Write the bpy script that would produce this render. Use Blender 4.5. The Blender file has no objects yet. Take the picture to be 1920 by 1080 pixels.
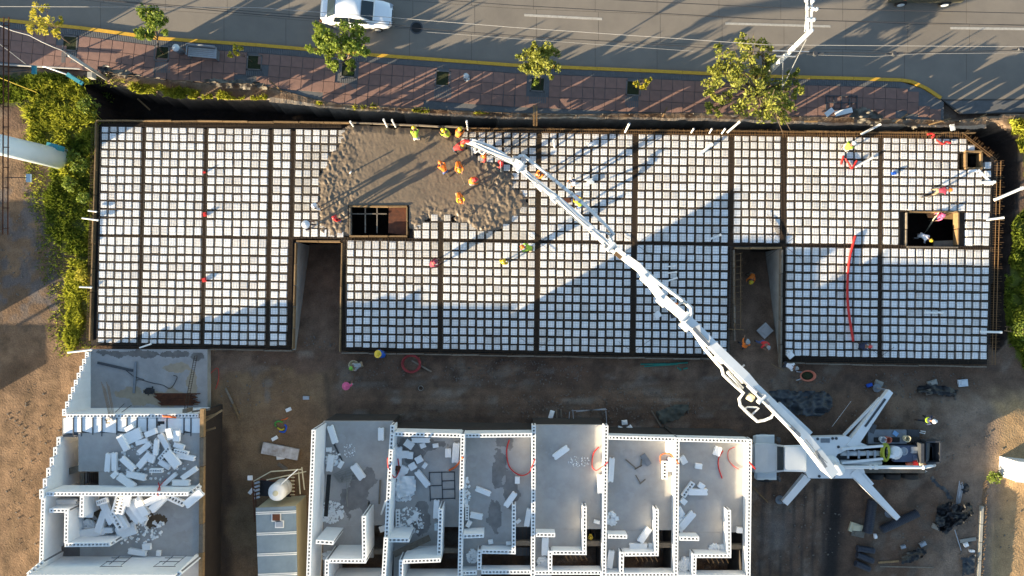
import bpy, bmesh, math, random
import numpy as np
from mathutils import Vector, Matrix
R = math.radians
rnd = random.Random(7)
S = bpy.context.scene
C = S.collection
# ------------------------------------------------------------------ camera, sky, sun, exposure
FPX, HC, NX, NY = 1356.0, 46.8, 960.0, 565.0      # focal length (px of a 1920 frame), height above the deck, nadir pixel
cd = bpy.data.cameras.new('camera'); cam = bpy.data.objects.new('camera', cd); C.objects.link(cam)
cam.location = (0, 0, HC); cam.rotation_euler = (0, 0, 0)
cd.sensor_width = 36.0; cd.lens = 36.0 * FPX / 1920.0
cd.shift_y = (NY - 540.0) / 1920.0
cd.clip_end = 3000.0
S.camera = cam
SUN_EL, SUN_AZ = 10.9, 29.6                        # the light travels towards +x,+y at this angle from +x
w = bpy.data.worlds.new('World'); S.world = w; w.use_nodes = True
nt = w.node_tree; nt.nodes.clear()
sky = nt.nodes.new('ShaderNodeTexSky'); sky.sky_type = 'NISHITA'; sky.sun_disc = False
sky.sun_elevation = R(SUN_EL); sky.sun_rotation = R(270 - SUN_AZ)
sky.air_density = 1.0; sky.dust_density = 0.7; sky.ozone_density = 1.4
bg = nt.nodes.new('ShaderNodeBackground'); bg.inputs[1].default_value = 0.094
wo = nt.nodes.new('ShaderNodeOutputWorld')
nt.links.new(sky.outputs[0], bg.inputs[0]); nt.links.new(bg.outputs[0], wo.inputs[0])
ld = bpy.data.lights.new('sun', 'SUN'); ld.energy = 5.0; ld.angle = R(0.5); ld.color = (1.0, 0.82, 0.56)
sun = bpy.data.objects.new('sun', ld); C.objects.link(sun)
dirv = Vector((math.cos(R(SUN_EL)) * math.cos(R(SUN_AZ)), math.cos(R(SUN_EL)) * math.sin(R(SUN_AZ)), -math.sin(R(SUN_EL))))
sun.rotation_euler = dirv.to_track_quat('-Z', 'Y').to_euler()
S.view_settings.view_transform = 'Standard'; S.view_settings.look = 'None'
S.view_settings.exposure = 2.05; S.view_settings.gamma = 1.0
try: S.view_settings.use_curve_mapping = False
except Exception: pass

# ------------------------------------------------------------------ helpers
def W(px, py, z=0.0):
    k = (HC - z) / FPX
    return Vector(((px - NX) * k, (NY - py) * k, z))
def inv(x, y, z=0.0):
    k = FPX / (HC - z)
    return NX + x * k, NY - y * k
def tag(o, label=None, cat=None, group=None, kind=None):
    if label: o['label'] = label
    if cat: o['category'] = cat
    if group: o['group'] = group
    if kind: o['kind'] = kind
    return o
def empty(name, loc=(0, 0, 0), rz=0.0, **kw):
    o = bpy.data.objects.new(name, None); C.objects.link(o)
    o.location = loc; o.rotation_euler = (0, 0, rz); o.empty_display_size = 0.3
    return tag(o, **kw)
def mesh_obj(name, me, parent=None, **kw):
    o = bpy.data.objects.new(name, me); C.objects.link(o)
    if parent is not None: o.parent = parent
    return tag(o, **kw)
def kids(o): return list(o.children)
def copy_tree(o, parent=None):
    c = o.copy(); C.objects.link(c)
    if parent is not None: c.parent = parent
    for ch in kids(o): copy_tree(ch, c)
    return c
class MB:
    def __init__(s): s.v = []; s.f = []; s.m = []; s.off = Vector((0, 0, 0))
    def add(s, vs, fs, mi=0):
        b = len(s.v); s.v += [tuple(v) for v in vs]
        s.f += [tuple(b + i for i in f) for f in fs]; s.m += [mi] * len(fs)
    def box(s, c, d, rz=0.0, mi=0, M=None):
        hx, hy, hz = d[0] / 2, d[1] / 2, d[2] / 2
        vs = [Vector((x, y, z)) for z in (-hz, hz) for x, y in ((-hx, -hy), (hx, -hy), (hx, hy), (-hx, hy))]
        if M is None: M = Matrix.Rotation(rz, 3, 'Z')
        c = Vector(c)
        s.add([c + M @ v for v in vs], [(3, 2, 1, 0), (4, 5, 6, 7), (0, 1, 5, 4), (1, 2, 6, 5), (2, 3, 7, 6), (3, 0, 4, 7)], mi)
    def bar(s, a, b, w, h, mi=0, up=None):
        a, b = Vector(a), Vector(b); d = b - a; L = d.length
        if L < 1e-6: return
        x = d / L; u = Vector(up) if up else Vector((0, 0, 1))
        if abs(x.dot(u)) > .99: u = Vector((0, 1, 0))
        y = u.cross(x).normalized(); z = x.cross(y)
        s.box((a + b) / 2, (L, w, h), M=Matrix((x, y, z)).transposed(), mi=mi)
    def prism(s, pts, z0, z1, mi=0, mit=None):
        # pts: xy list; z0/z1 numbers
        n = len(pts)
        A = sum(pts[i][0] * pts[(i + 1) % n][1] - pts[(i + 1) % n][0] * pts[i][1] for i in range(n))
        if A < 0: pts = pts[::-1]
        vs = [(p[0], p[1], z0) for p in pts] + [(p[0], p[1], z1) for p in pts]
        s.add(vs, [tuple(range(n - 1, -1, -1))] + [(i, (i + 1) % n, n + (i + 1) % n, n + i) for i in range(n)], mi)
        s.add([(p[0], p[1], z1) for p in pts], [tuple(range(n))], mi if mit is None else mit)
    def pprism(s, ppts, z0, z1, mi=0, mit=None):
        s.prism([tuple(W(a, b, z1).xy) for a, b in ppts], z0, z1, mi, mit)
    def cyl(s, a, b, r, r2=None, n=8, mi=0, caps=True):
        a, b = Vector(a), Vector(b); r2 = r if r2 is None else r2
        d = b - a
        if d.length < 1e-6: return
        q = d.to_track_quat('Z', 'Y').to_matrix()
        vs = []
        for c, rr in ((a, r), (b, r2)):
            for i in range(n):
                t = 2 * math.pi * i / n
                vs.append(c + q @ Vector((rr * math.cos(t), rr * math.sin(t), 0)))
        fs = [(i, (i + 1) % n, n + (i + 1) % n, n + i) for i in range(n)]
        if caps: fs += [tuple(range(n - 1, -1, -1)), tuple(range(n, 2 * n))]
        s.add(vs, fs, mi)
    def tube(s, pts, r, n=6, mi=0, closed=False):
        pts = [Vector(p) for p in pts]; N = len(pts); vs = []
        for i, p in enumerate(pts):
            d = (pts[(i + 1) % N] - pts[i - 1]) if (closed or 0 < i < N - 1) else (pts[1] - pts[0] if i == 0 else pts[-1] - pts[-2])
            if d.length < 1e-6: d = Vector((1, 0, 0))
            q = d.to_track_quat('Z', 'Y').to_matrix()
            rr = r[i] if isinstance(r, (list, tuple)) else r
            for k in range(n):
                t = 2 * math.pi * k / n
                vs.append(p + q @ Vector((rr * math.cos(t), rr * math.sin(t), 0)))
        fs = []
        for i in range(N if closed else N - 1):
            j = (i + 1) % N
            fs += [(i * n + k, i * n + (k + 1) % n, j * n + (k + 1) % n, j * n + k) for k in range(n)]
        if not closed: fs += [tuple(range(n - 1, -1, -1)), tuple((N - 1) * n + k for k in range(n))]
        s.add(vs, fs, mi)
    def lathe(s, c, prof, n=14, mi=0, M=None):
        c = Vector(c); vs = []
        for r, z in prof:
            for k in range(n):
                t = 2 * math.pi * k / n
                v = Vector((r * math.cos(t), r * math.sin(t), z))
                vs.append(c + (M @ v if M is not None else v))
        fs = [(i * n + k, i * n + (k + 1) % n, (i + 1) * n + (k + 1) % n, (i + 1) * n + k) for i in range(len(prof) - 1) for k in range(n)]
        fs += [tuple(range(n - 1, -1, -1)), tuple((len(prof) - 1) * n + k for k in range(n))]
        s.add(vs, fs, mi)
    def mesh(s, name, mats, loc=(0, 0, 0), smooth=False):
        L = Vector(loc)
        me = bpy.data.meshes.new(name)
        me.from_pydata([(v[0] - L[0], v[1] - L[1], v[2] - L[2]) for v in s.v], [], s.f)
        mats = mats if isinstance(mats, (list, tuple)) else [mats]
        for m in mats: me.materials.append(m)
        if len(mats) > 1: me.polygons.foreach_set('material_index', s.m)
        if smooth: me.polygons.foreach_set('use_smooth', [True] * len(s.f))
        me.update(); return me
    def build(s, name, mats, parent=None, smooth=False, loc=None, **kw):
        if parent is not None:
            root = parent
            while root.parent is not None: root = root.parent
            L = root.location
            o = mesh_obj(name, s.mesh(name, mats, L, smooth), parent, **kw)
        else:
            L = Vector(loc) if loc is not None else Vector((0, 0, 0))
            o = mesh_obj(name, s.mesh(name, mats, L, smooth), None, **kw); o.location = L
        return o
def rgb(c): return (c[0], c[1], c[2], 1.0)
MATS = {}
def mat(name, col, rough=.8, col2=None, scale=3.0, amt=.5, bump=0.0, bscale=None, metal=0.0, rvar=0.0, spec=.3, detail=6.0, coat=0.0, vcol=None):
    m = bpy.data.materials.new(name); m.use_nodes = True; t = m.node_tree; b = t.nodes['Principled BSDF']
    b.inputs['Roughness'].default_value = rough; b.inputs['Metallic'].default_value = metal
    b.inputs['Specular IOR Level'].default_value = spec
    if coat: b.inputs['Coat Weight'].default_value = coat
    tc = t.nodes.new('ShaderNodeTexCoord'); out = None
    co = tc.outputs['Object']
    if vcol:
        a = t.nodes.new('ShaderNodeAttribute'); a.attribute_name = vcol; out = a.outputs['Color']
    if col2 is None: col2 = tuple(c * .7 for c in col)
    nz = t.nodes.new('ShaderNodeTexNoise'); nz.inputs['Scale'].default_value = scale; nz.inputs['Detail'].default_value = detail
    nz.inputs['Roughness'].default_value = .65
    t.links.new(co, nz.inputs['Vector'])
    rp = t.nodes.new('ShaderNodeMapRange'); rp.inputs[1].default_value = .5 - .25 / max(amt, .01) * .5; rp.inputs[2].default_value = .5 + .25 / max(amt, .01) * .5
    t.links.new(nz.outputs['Fac'], rp.inputs[0])
    mx = t.nodes.new('ShaderNodeMix'); mx.data_type = 'RGBA'
    t.links.new(rp.outputs[0], mx.inputs[0])
    if vcol:
        n3_ = t.nodes.new('ShaderNodeTexNoise'); n3_.inputs['Scale'].default_value = 14; n3_.inputs['Detail'].default_value = 4; t.links.new(co, n3_.inputs['Vector'])
        r3_ = t.nodes.new('ShaderNodeMapRange'); r3_.inputs[1].default_value = .3; r3_.inputs[2].default_value = .7; r3_.inputs[3].default_value = .78; r3_.inputs[4].default_value = 1.2; t.links.new(n3_.outputs['Fac'], r3_.inputs[0])
        m4_ = t.nodes.new('ShaderNodeMix'); m4_.data_type = 'RGBA'; m4_.blend_type = 'MULTIPLY'; m4_.inputs[0].default_value = 1; t.links.new(out, m4_.inputs[6]); t.links.new(r3_.outputs[0], m4_.inputs[7]); out = m4_.outputs[2]
        mx.blend_type = 'MULTIPLY'; mx.inputs[0].default_value = 1
        m2 = t.nodes.new('ShaderNodeMix'); m2.data_type = 'RGBA'
        t.links.new(rp.outputs[0], m2.inputs[0]); m2.inputs[6].default_value = rgb(col2); m2.inputs[7].default_value = rgb(col)
        for l in list(t.links):
            if l.to_node == mx: t.links.remove(l)
        t.links.new(out, mx.inputs[6]); t.links.new(m2.outputs[2], mx.inputs[7])
    else:
        mx.inputs[6].default_value = rgb(col2); mx.inputs[7].default_value = rgb(col)
    res = mx.outputs[2]
    if rvar:
        oi = t.nodes.new('ShaderNodeObjectInfo'); mr = t.nodes.new('ShaderNodeMapRange')
        mr.inputs[3].default_value = 1 - rvar; mr.inputs[4].default_value = 1.0
        t.links.new(oi.outputs['Random'], mr.inputs[0])
        m3 = t.nodes.new('ShaderNodeMix'); m3.data_type = 'RGBA'; m3.blend_type = 'MULTIPLY'; m3.inputs[0].default_value = 1
        t.links.new(res, m3.inputs[6]); t.links.new(mr.outputs[0], m3.inputs[7]); res = m3.outputs[2]
    t.links.new(res, b.inputs['Base Color'])
    if bump:
        n2 = t.nodes.new('ShaderNodeTexNoise'); n2.inputs['Scale'].default_value = bscale or scale * 4; n2.inputs['Detail'].default_value = 5
        t.links.new(co, n2.inputs['Vector'])
        bp = t.nodes.new('ShaderNodeBump'); bp.inputs['Strength'].default_value = bump; bp.inputs['Distance'].default_value = .05
        t.links.new(n2.outputs['Fac'], bp.inputs['Height']); t.links.new(bp.outputs[0], b.inputs['Normal'])
    MATS[name] = m
    return m
foam = mat('foam', (.88, .88, .865), .9, (.80, .80, .785), 6, .5, .25, 40, rvar=.06)
foam_d = [mat('dusty_foam', (.85, .84, .81), .9, (.74, .72, .68), 5, .6, .25, 40, rvar=.1), mat('stained_foam', (.82, .80, .77), .9, (.62, .59, .54), 7, .5, .3, 40, rvar=.12), mat('splashed_foam', (.80, .78, .73), .9, (.36, .31, .24), 6, .35, .3, 40, rvar=.12)]
foam2 = mat('foam_wall', (.84, .84, .83), .9, (.74, .74, .72), 2.5, .4, .1, 30, rvar=.05)
foam_core = mat('shaded_core', (.22, .22, .22), .9, (.12, .12, .12), 8)  # shadow inside the hollow cores put into a dark grey
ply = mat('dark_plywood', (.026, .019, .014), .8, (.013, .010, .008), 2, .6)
timber = mat('raw_timber', (.33, .21, .10), .8, (.19, .12, .055), 5, .6, rvar=.45)
timber_grey = mat('weathered_timber', (.24, .2, .15), .85, (.14, .115, .09), 4, .6, rvar=.3)
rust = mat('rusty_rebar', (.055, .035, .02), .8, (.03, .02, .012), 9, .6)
rust_lit = mat('sunlit_rust', (.21, .125, .055), .75, (.11, .06, .025), 9, .6)  # lit copy of the rebar rust, sunlight put into the colour
wire = mat('mesh_wire', (.22, .20, .17), .6, (.15, .12, .1), 6, .5)
wetcon = mat('wet_concrete', (.195, .148, .1), .45, (.13, .099, .068), .6, .6, .25, 8, spec=.4, detail=10)
con = mat('grey_concrete', (.43, .412, .39), .85, (.30, .283, .262), .9, .5, .12, 12, detail=9)
con_dk = mat('dark_concrete', (.17, .16, .15), .9, (.10, .09, .085), 1.5, .6, .2, 8)
con_wall = mat('pale_concrete', (.34, .33, .29), .9, (.24, .23, .2), 1.5, .6, .1, 8)
stain = mat('wet_stain', (.24, .225, .21), .6, (.15, .14, .13), 2, .6)
white_p = mat('white_paint', (.72, .73, .73), .4, (.62, .63, .62), 1.5, .4, spec=.5)
white_g = mat('greyed_white_paint', (.58, .62, .64), .4, (.50, .54, .56), 2, .5, spec=.4)
steel_dk = mat('dark_steel', (.05, .055, .06), .5, (.03, .03, .035), 3, .5, spec=.5)
steel_gr = mat('grey_steel', (.22, .24, .26), .45, (.14, .155, .17), 3, .5, metal=.3)
galv = mat('galvanised_steel', (.45, .47, .49), .4, (.33, .35, .37), 4, .5, metal=.5)
rubber = mat('black_rubber', (.02, .02, .02), .8)
glass = mat('dark_glass', (.012, .02, .022), .06, (.008, .014, .016), 1, .3, spec=.6)
black_pl = mat('black_plastic_sheet', (.014, .014, .016), .38, (.008, .008, .009), 3, .5, 1.0, 6, spec=.35)
red_h = mat('red_hose', (.55, .035, .03), .5, (.42, .02, .02), 4)
orange_h = mat('orange_hose', (.75, .16, .03), .5, (.6, .1, .02), 4)
pvc = mat('white_pvc', (.80, .80, .77), .4, (.70, .70, .67), 3, .4)
green_p = mat('green_pipe', (.03, .22, .17), .5)
blue_pl = mat('blue_plastic', (.02, .1, .5), .5)
yellow_p = mat('yellow_paint', (.62, .36, .035), .7, (.45, .25, .03), 6, .6)
lane_w = mat('white_road_paint', (.42, .40, .36), .8, (.28, .26, .225), 6, .6)
road_m = mat('road_concrete', (.212, .184, .15), .85, (.162, .142, .118), .45, .6, .1, 20, rvar=.07, detail=10)
joint_m = mat('joint_tar', (.085, .075, .065), .9)
paver = mat('red_paver', (.26, .15, .118), .9, (.19, .115, .092), 2, .6, .2, 25, rvar=.1)
paver_g = mat('grey_paver', (.15, .15, .15), .9, (.11, .11, .11), 3, .6, rvar=.2)
soil = mat('pit_soil', (.03, .035, .012), .95, (.016, .02, .007), 8, .7, 1, 20)
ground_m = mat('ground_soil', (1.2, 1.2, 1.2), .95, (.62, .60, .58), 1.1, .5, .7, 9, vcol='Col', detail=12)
bark = mat('bark', (.15, .11, .08), .9, (.09, .065, .045), 8)
teal = mat('teal_lamp', (.06, .28, .33), .5, (.04, .2, .24), 4)
paleblue = mat('pale_blue_paint', (.62, .70, .73), .4, (.55, .63, .67), 1.2, .4, spec=.4)
rusty_sh = mat('rusty_plate', (.13, .045, .02), .8, (.06, .024, .014), 4, .7)
tarp_g = mat('grey_netting', (.19, .17, .14), .9, (.11, .10, .08), 3, .6, .6, 8)
hoard_m = mat('torn_hoarding_cloth', (.10, .065, .045), .95, (.05, .035, .025), 4, .6, .4, 9)
car_w = mat('car_white', (.80, .81, .82), .22, (.78, .79, .80), 1, .3, spec=.5, coat=.6)
cream = mat('cream_paint', (.58, .53, .36), .6, (.48, .43, .29), 1.5, .5)
roof_blue = mat('pale_roof_sheet', (.21, .27, .31), .5, (.15, .20, .235), 1, .6, spec=.4)
salmon = mat('salmon_plastic', (.55, .17, .10), .55, (.42, .12, .07), 4)
def leafmat(name, a, b):
    m = mat(name, a, .6, b, 2.2, .7, rvar=0.0, spec=.25)
    bs = m.node_tree.nodes['Principled BSDF']
    bs.inputs['Transmission Weight'].default_value = 0.0
    t = m.node_tree; tr = t.nodes.new('ShaderNodeBsdfTranslucent'); mxs = t.nodes.new('ShaderNodeMixShader'); mxs.inputs[0].default_value = .35
    src = bs.inputs['Base Color'].links[0].from_socket
    t.links.new(src, tr.inputs[0]); o = [n for n in t.nodes if n.type == 'OUTPUT_MATERIAL'][0]
    t.links.new(bs.outputs[0], mxs.inputs[1]); t.links.new(tr.outputs[0], mxs.inputs[2]); t.links.new(mxs.outputs[0], o.inputs[0])
    return m
leaf_y = leafmat('yellow_green_leaf', (.55, .47, .06), (.32, .30, .035))
leaf_g = leafmat('fresh_green_leaf', (.27, .33, .05), (.13, .18, .03))
leaf_m = leafmat('mid_green_leaf', (.33, .33, .06), (.15, .175, .032))
grass_y = leafmat('yellow_grass', (.52, .52, .065), (.24, .265, .03))
grass_d = leafmat('dark_grass', (.22, .27, .03), (.09, .125, .016))

# ------------------------------------------------------------------ numpy noise, polygons
def vnoise(x, y, seed=0):
    xi = np.floor(x).astype(np.int64); yi = np.floor(y).astype(np.int64); xf = x - xi; yf = y - yi
    def h(a, b):
        n = (a * 374761393 + b * 668265263 + seed * 1442695041) & 0xffffffff
        n = ((n ^ (n >> 13)) * 1274126177) & 0xffffffff
        return ((n ^ (n >> 16)) & 0xffff) / 65535.0
    u = xf * xf * (3 - 2 * xf); v = yf * yf * (3 - 2 * yf)
    return (h(xi, yi) * (1 - u) + h(xi + 1, yi) * u) * (1 - v) + (h(xi, yi + 1) * (1 - u) + h(xi + 1, yi + 1) * u) * v
def fbm(x, y, seed=0, o=4):
    s = 0; a = .5
    for i in range(o): s = s + a * vnoise(x * 2 ** i, y * 2 ** i, seed + i * 17); a *= .5
    return s
def inpoly(X, Y, poly):
    r = np.zeros(np.shape(X), bool); n = len(poly); j = n - 1
    for i in range(n):
        xi, yi = poly[i]; xj, yj = poly[j]
        if yi != yj:
            c = ((yi > Y) != (yj > Y)) & (X < (xj - xi) * (Y - yi) / (yj - yi) + xi)
            r ^= c
        j = i
    return r
def pin(px, py, poly): return bool(inpoly(np.array([px]), np.array([py]), poly)[0])
def smooth(a, b, x):
    t = np.clip((x - a) / (b - a), 0, 1); return t * t * (3 - 2 * t)
def pline(pts, x):
    return np.interp(x, [p[0] for p in pts], [p[1] for p in pts])
ZST = -0.30
KERB = [(-200, 18), (-100, 28), (0, 37), (150, 52), (300, 72), (480, 84), (700, 103), (960, 122), (1200, 132), (1440, 143), (1600, 147), (1690, 150)]
WALKS = [(-200, 110), (0, 120), (190, 130), (250, 138), (300, 146), (400, 152), (480, 154), (520, 165), (600, 188), (640, 194), (800, 203), (960, 210), (1080, 212), (1300, 210), (1480, 216), (1700, 222), (1800, 224), (1900, 210), (2100, 205)]
BANK = [(150, 150), (230, 165), (330, 182), (500, 190), (560, 194), (640, 204), (960, 222), (1100, 221), (1380, 226), (1500, 232), (1700, 236), (1830, 240)]
DECK = [(180, 226), (650, 230), (1000, 243), (1400, 248), (1800, 246), (1872, 300), (1858, 684), (1470, 676), (1366, 672), (640, 660), (548, 657), (380, 652), (168, 650)]
TRENCH = BANK + [(1870, 232), (1900, 262), (1908, 330), (1896, 420), (1884, 560), (1880, 640), (1866, 660), (1862, 600), (1876, 300), (1800, 243), (1000, 240), (650, 227), (183, 223), (185, 200), (170, 180)]
P1 = [(552, 450), (640, 452), (636, 660), (548, 657)]
P2 = [(1378, 462), (1468, 466), (1466, 680), (1370, 674)]

def ground_h(px, py, x, y):
    z = np.full(px.shape, -0.5)
    z += .92 * smooth(575, 680, px) * smooth(700, 780, py)
    z += .10 * (fbm(x * .35, y * .35, 3) - .5) + .06 * (fbm(x * 1.7, y * 1.7, 9) - .5)
    # lower bank outside the yard wall on the right
    z -= .35 * smooth(1842, 1856, px) * smooth(885, 930, py)
    kx = py < pline(WALKS, px) + 2
    z = np.where(kx, -0.72, z)
    bankline = pline(BANK, px)
    z = np.where((py > pline(WALKS, px) + 2) & (py < bankline) & (px > 200), -0.25 + .12 * (fbm(x * 2.5, y * 2.5, 4) - .5), z)
    deep = -3.4 + .5 * fbm(x, y, 5)
    td = inpoly(px, py, TRENCH) | (inpoly(px, py, DECK) & (px > 190) & (py < 640) & (px < 1850))
    z = np.where(td, deep, z)
    for P, x0, x1 in ((P1, 552, 640), (P2, 1374, 1468)):
        ip = inpoly(px, py, P)
        t = np.clip((py - 458) / 205, 0, 1)
        z = np.where(ip, -3.2 + 2.65 * t + .12 * (fbm(x * 2, y * 2, 8) - .5), z)
    return z
fx = np.concatenate([[-900, -400, -180, -90, -60, -48, -42], np.arange(-37, 37.01, .17), [42, 48, 60, 90, 180, 400, 900]])
fy = np.concatenate([[-900, -400, -180, -90, -50, -36, -28], np.arange(-22, 24.01, .17), [30, 40, 60, 90, 180, 400, 900]])
GX, GY = np.meshgrid(fx, fy)
GPX, GPY = inv(GX, GY, -.4)
GZ = ground_h(GPX, GPY, GX, GY)
def ground_z(px, py):
    x, y = W(px, py, -.4).xy
    i = int(np.argmin(abs(fx - x))); j = int(np.argmin(abs(fy - y))); return float(GZ[j, i])
def lay(base, colr, mask): return base * (1 - mask[..., None]) + np.array(colr) * mask[..., None]
n1 = fbm(GX * .4, GY * .4, 21); n2 = fbm(GX * 1.6, GY * 1.6, 22); n3 = fbm(GX * 5, GY * 5, 23)
jx = GPX + 26 * (n1 - .5) * 2; jy = GPY + 26 * (n2 - .5) * 2
col = np.zeros(GX.shape + (3,)) + np.array((.128, .08, .053))
col = lay(col, (.175, .118, .08), smooth(.4, .65, n1))
col = lay(col, (.075, .05, .036), smooth(.5, .68, n2) * .75)
col = lay(col, (.19, .15, .115), smooth(.56, .72, fbm(GX * .9 + 40, GY * .9, 61)) * .7)
# pale tan gravel west of the site
west = 1 - smooth(165, 185, jx - (GPY > 770) * 40 + 0 * GPY); west = np.where(GPY > 240, west, 0)
col = lay(col, (.205, .128, .072), west * (.75 + .25 * n3))
col = lay(col, (.145, .09, .052), west * smooth(.44, .60, n1))
col = lay(col, (.12, .075, .042), west * smooth(.5, .66, n2) * .8)
for x_, sg_ in ((20, 6), (62, 5)):
    tr = np.exp(-((GPX - x_ - (1000 - GPY) * .13 - 14 * (n1 - .5)) / sg_) ** 2) * smooth(700, 730, GPY)
    col = lay(col, (.14, .09, .05), tr * .7)
gr = west * smooth(150, 95, jx) * smooth(330, 380, jy) * smooth(640, 560, jy) * smooth(.42, .6, n2)
col = lay(col, (.12, .10, .09), np.clip(gr, 0, 1))
# brown yard between the two houses, dark track in the middle, pale dirt on the right, its edge painted sunlit tan
yard = smooth(385, 395, GPX) * smooth(640, 600, jx) * smooth(690, 705, jy)
col = lay(col, (.185, .12, .066), yard * (.6 + .4 * n2))
col = lay(col, (.21, .14, .078), yard * smooth(.5, .62, n1) * .8)
col = lay(col, (.07, .048, .033), yard * smooth(440, 420, jx) * smooth(790, 810, jy))
east = smooth(1700, 1780, jx) * smooth(720, 760, jy)
col = lay(col, (.26, .195, .145), east * (.55 + .45 * n1))
col = lay(col, (.36, .235, .12), smooth(1835, 1870, jx) * smooth(720, 760, jy))
pale = smooth(640, 660, jx) * smooth(1420, 1400, jx) * smooth(690, 710, jy) * smooth(.52, .68, fbm(GX * .8, GY * 2.2, 31))
col = lay(col, (.19, .165, .14), pale * .75)
# tyre tracks and wet mud strips
for y0, s in ((712, 4), (725, 9), (741, 4), (758, 5), (768, 9), (784, 4)):
    b = np.exp(-((GPY - y0 - 8 * (n1 - .5)) / s) ** 2) * smooth(640, 700, GPX) * smooth(1420, 1380, GPX)
    col = lay(col, (.075, .049, .034), b * .55)
tr = np.exp(-((GPX - 1558 + (GPY - 900) * .07) / 17) ** 2) * smooth(880, 900, GPY)
col = lay(col, (.024, .02, .018), np.clip(tr * 1.2, 0, 1))
for k in range(7):
    tr = np.exp(-((GPX - (1425 + k * 19) + (GPY - 900) * .05) / 3.0) ** 2) * smooth(890, 910, GPY)
    col = lay(col, (.05, .038, .033), tr * .85)
col = lay(col, (.14, .11, .085), smooth(1590, 1640, jx) * smooth(1830, 1800, jx) * smooth(930, 980, jy) * smooth(.42, .6, n2) * .8)
col = lay(col, (.15, .14, .13), np.exp(-(((GPX - 1445) / 30) ** 2 + ((GPY - 985) / 40) ** 2)) * .7)
rut = np.exp(-((GPX - 612 - (GPY - 720) * .16) / 6) ** 2) * smooth(690, 705, GPY) * smooth(800, 780, GPY)
col = lay(col, (.045, .033, .026), rut * .6)
mx, my = GPX - 501, GPY - 718
col = lay(col, (.17, .14, .11), np.clip(np.exp(-((mx / 11) ** 2 + (my / 9) ** 2) ** 2) + np.exp(-(((GPX - 500) / 5) ** 2 + ((GPY - 742) / 14) ** 2) ** 2), 0, 1))
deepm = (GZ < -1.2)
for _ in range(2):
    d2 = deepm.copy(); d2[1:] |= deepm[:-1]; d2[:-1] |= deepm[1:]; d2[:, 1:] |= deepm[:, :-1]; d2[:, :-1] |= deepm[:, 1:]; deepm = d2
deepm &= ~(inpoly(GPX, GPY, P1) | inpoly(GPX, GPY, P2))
col = np.where(deepm[..., None], np.array((.026, .018, .014)) * (.6 + .8 * n3[..., None]), col)  # trench shade put into near-black soil, spread past its rim
bank = (GPY > pline(WALKS, GPX) + 1) & (GPY < pline(BANK, GPX) + 3) & (GPX > 200)
bank &= ~(GZ < -1.2)
col = np.where(bank[..., None], np.array((.21, .145, .095)) * (.55 + .9 * n3[..., None]), col)
strip = bank & (GPY > pline(BANK, GPX) - 7 + 5 * (n2 - .5)) & (GPX > 500) & (GPX < 1700)
col = np.where(strip[..., None], np.array((.40, .34, .26)) * (.8 + .4 * n3[..., None]), col)
# green soil below the vegetation
def soft(poly, j=1.0): return inpoly(GPX + 30 * j * (n2 - .5), GPY + 30 * j * (n1 - .5), poly)
VEG_Y = [(60, 150), (130, 150), (215, 165), (215, 205), (190, 222), (178, 260), (170, 330), (120, 330), (60, 280), (45, 210)]
VEG_D = [(120, 265), (178, 250), (176, 420), (174, 480), (150, 480), (110, 460), (85, 440), (80, 380), (95, 320)]
VEG_D0 = [(-40, 140), (125, 142), (130, 170), (70, 190), (-40, 200)]
VEG_S = [(128, 500), (172, 470), (170, 560), (160, 600), (135, 660), (122, 660), (120, 580)]
VEG_B = [(215, 150), (300, 165), (350, 172), (350, 186), (300, 186), (230, 178)]
VEG_B2 = [(350, 168), (430, 174), (510, 178), (508, 188), (350, 186)]
VEG_E = [(1888, 228), (1960, 225), (1960, 330), (1925, 330), (1918, 280)]
VEG_E2 = [(1906, 400), (1960, 360), (1960, 690), (1925, 690), (1900, 660), (1884, 610), (1886, 520)]
for poly, c_ in ((VEG_Y, (.24, .22, .045)), (VEG_D, (.09, .095, .025)), (VEG_D0, (.07, .075, .025)), (VEG_S, (.22, .19, .04)), (VEG_B, (.22, .2, .03)), (VEG_B2, (.22, .2, .03)), (VEG_E, (.22, .2, .03)), (VEG_E2, (.12, .14, .02))):
    m_ = soft(poly) & ~deepm
    col = np.where(m_[..., None], np.array(c_) * (.6 + .8 * n3[..., None]), col)
rampm = inpoly(GPX, GPY, P1) | inpoly(GPX, GPY, P2)
col = np.where(rampm[..., None], np.array((.17, .108, .07)) * (.5 + 1.0 * n2[..., None]), col)
ny_, nx_ = GX.shape
vv = np.stack([GX, GY, GZ], -1).reshape(-1, 3)
ii = np.arange(ny_ * nx_).reshape(ny_, nx_)
q = np.stack([ii[:-1, :-1], ii[:-1, 1:], ii[1:, 1:], ii[1:, :-1]], -1).reshape(-1, 4)
me = bpy.data.meshes.new('ground')
me.vertices.add(len(vv)); me.vertices.foreach_set('co', vv.ravel())
me.loops.add(q.size); me.loops.foreach_set('vertex_index', q.ravel().astype(np.int32))
me.polygons.add(len(q)); me.polygons.foreach_set('loop_start', np.arange(0, q.size, 4, dtype=np.int32)); me.polygons.foreach_set('loop_total', np.full(len(q), 4, np.int32))
me.update(calc_edges=True); me.validate()
ca = me.color_attributes.new('Col', 'FLOAT_COLOR', 'POINT')
ca.data.foreach_set('color', np.concatenate([col.reshape(-1, 3), np.ones((len(vv), 1))], 1).ravel().astype(np.float32))
me.materials.append(ground_m)
mesh_obj('ground', me, kind='structure')

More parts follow.
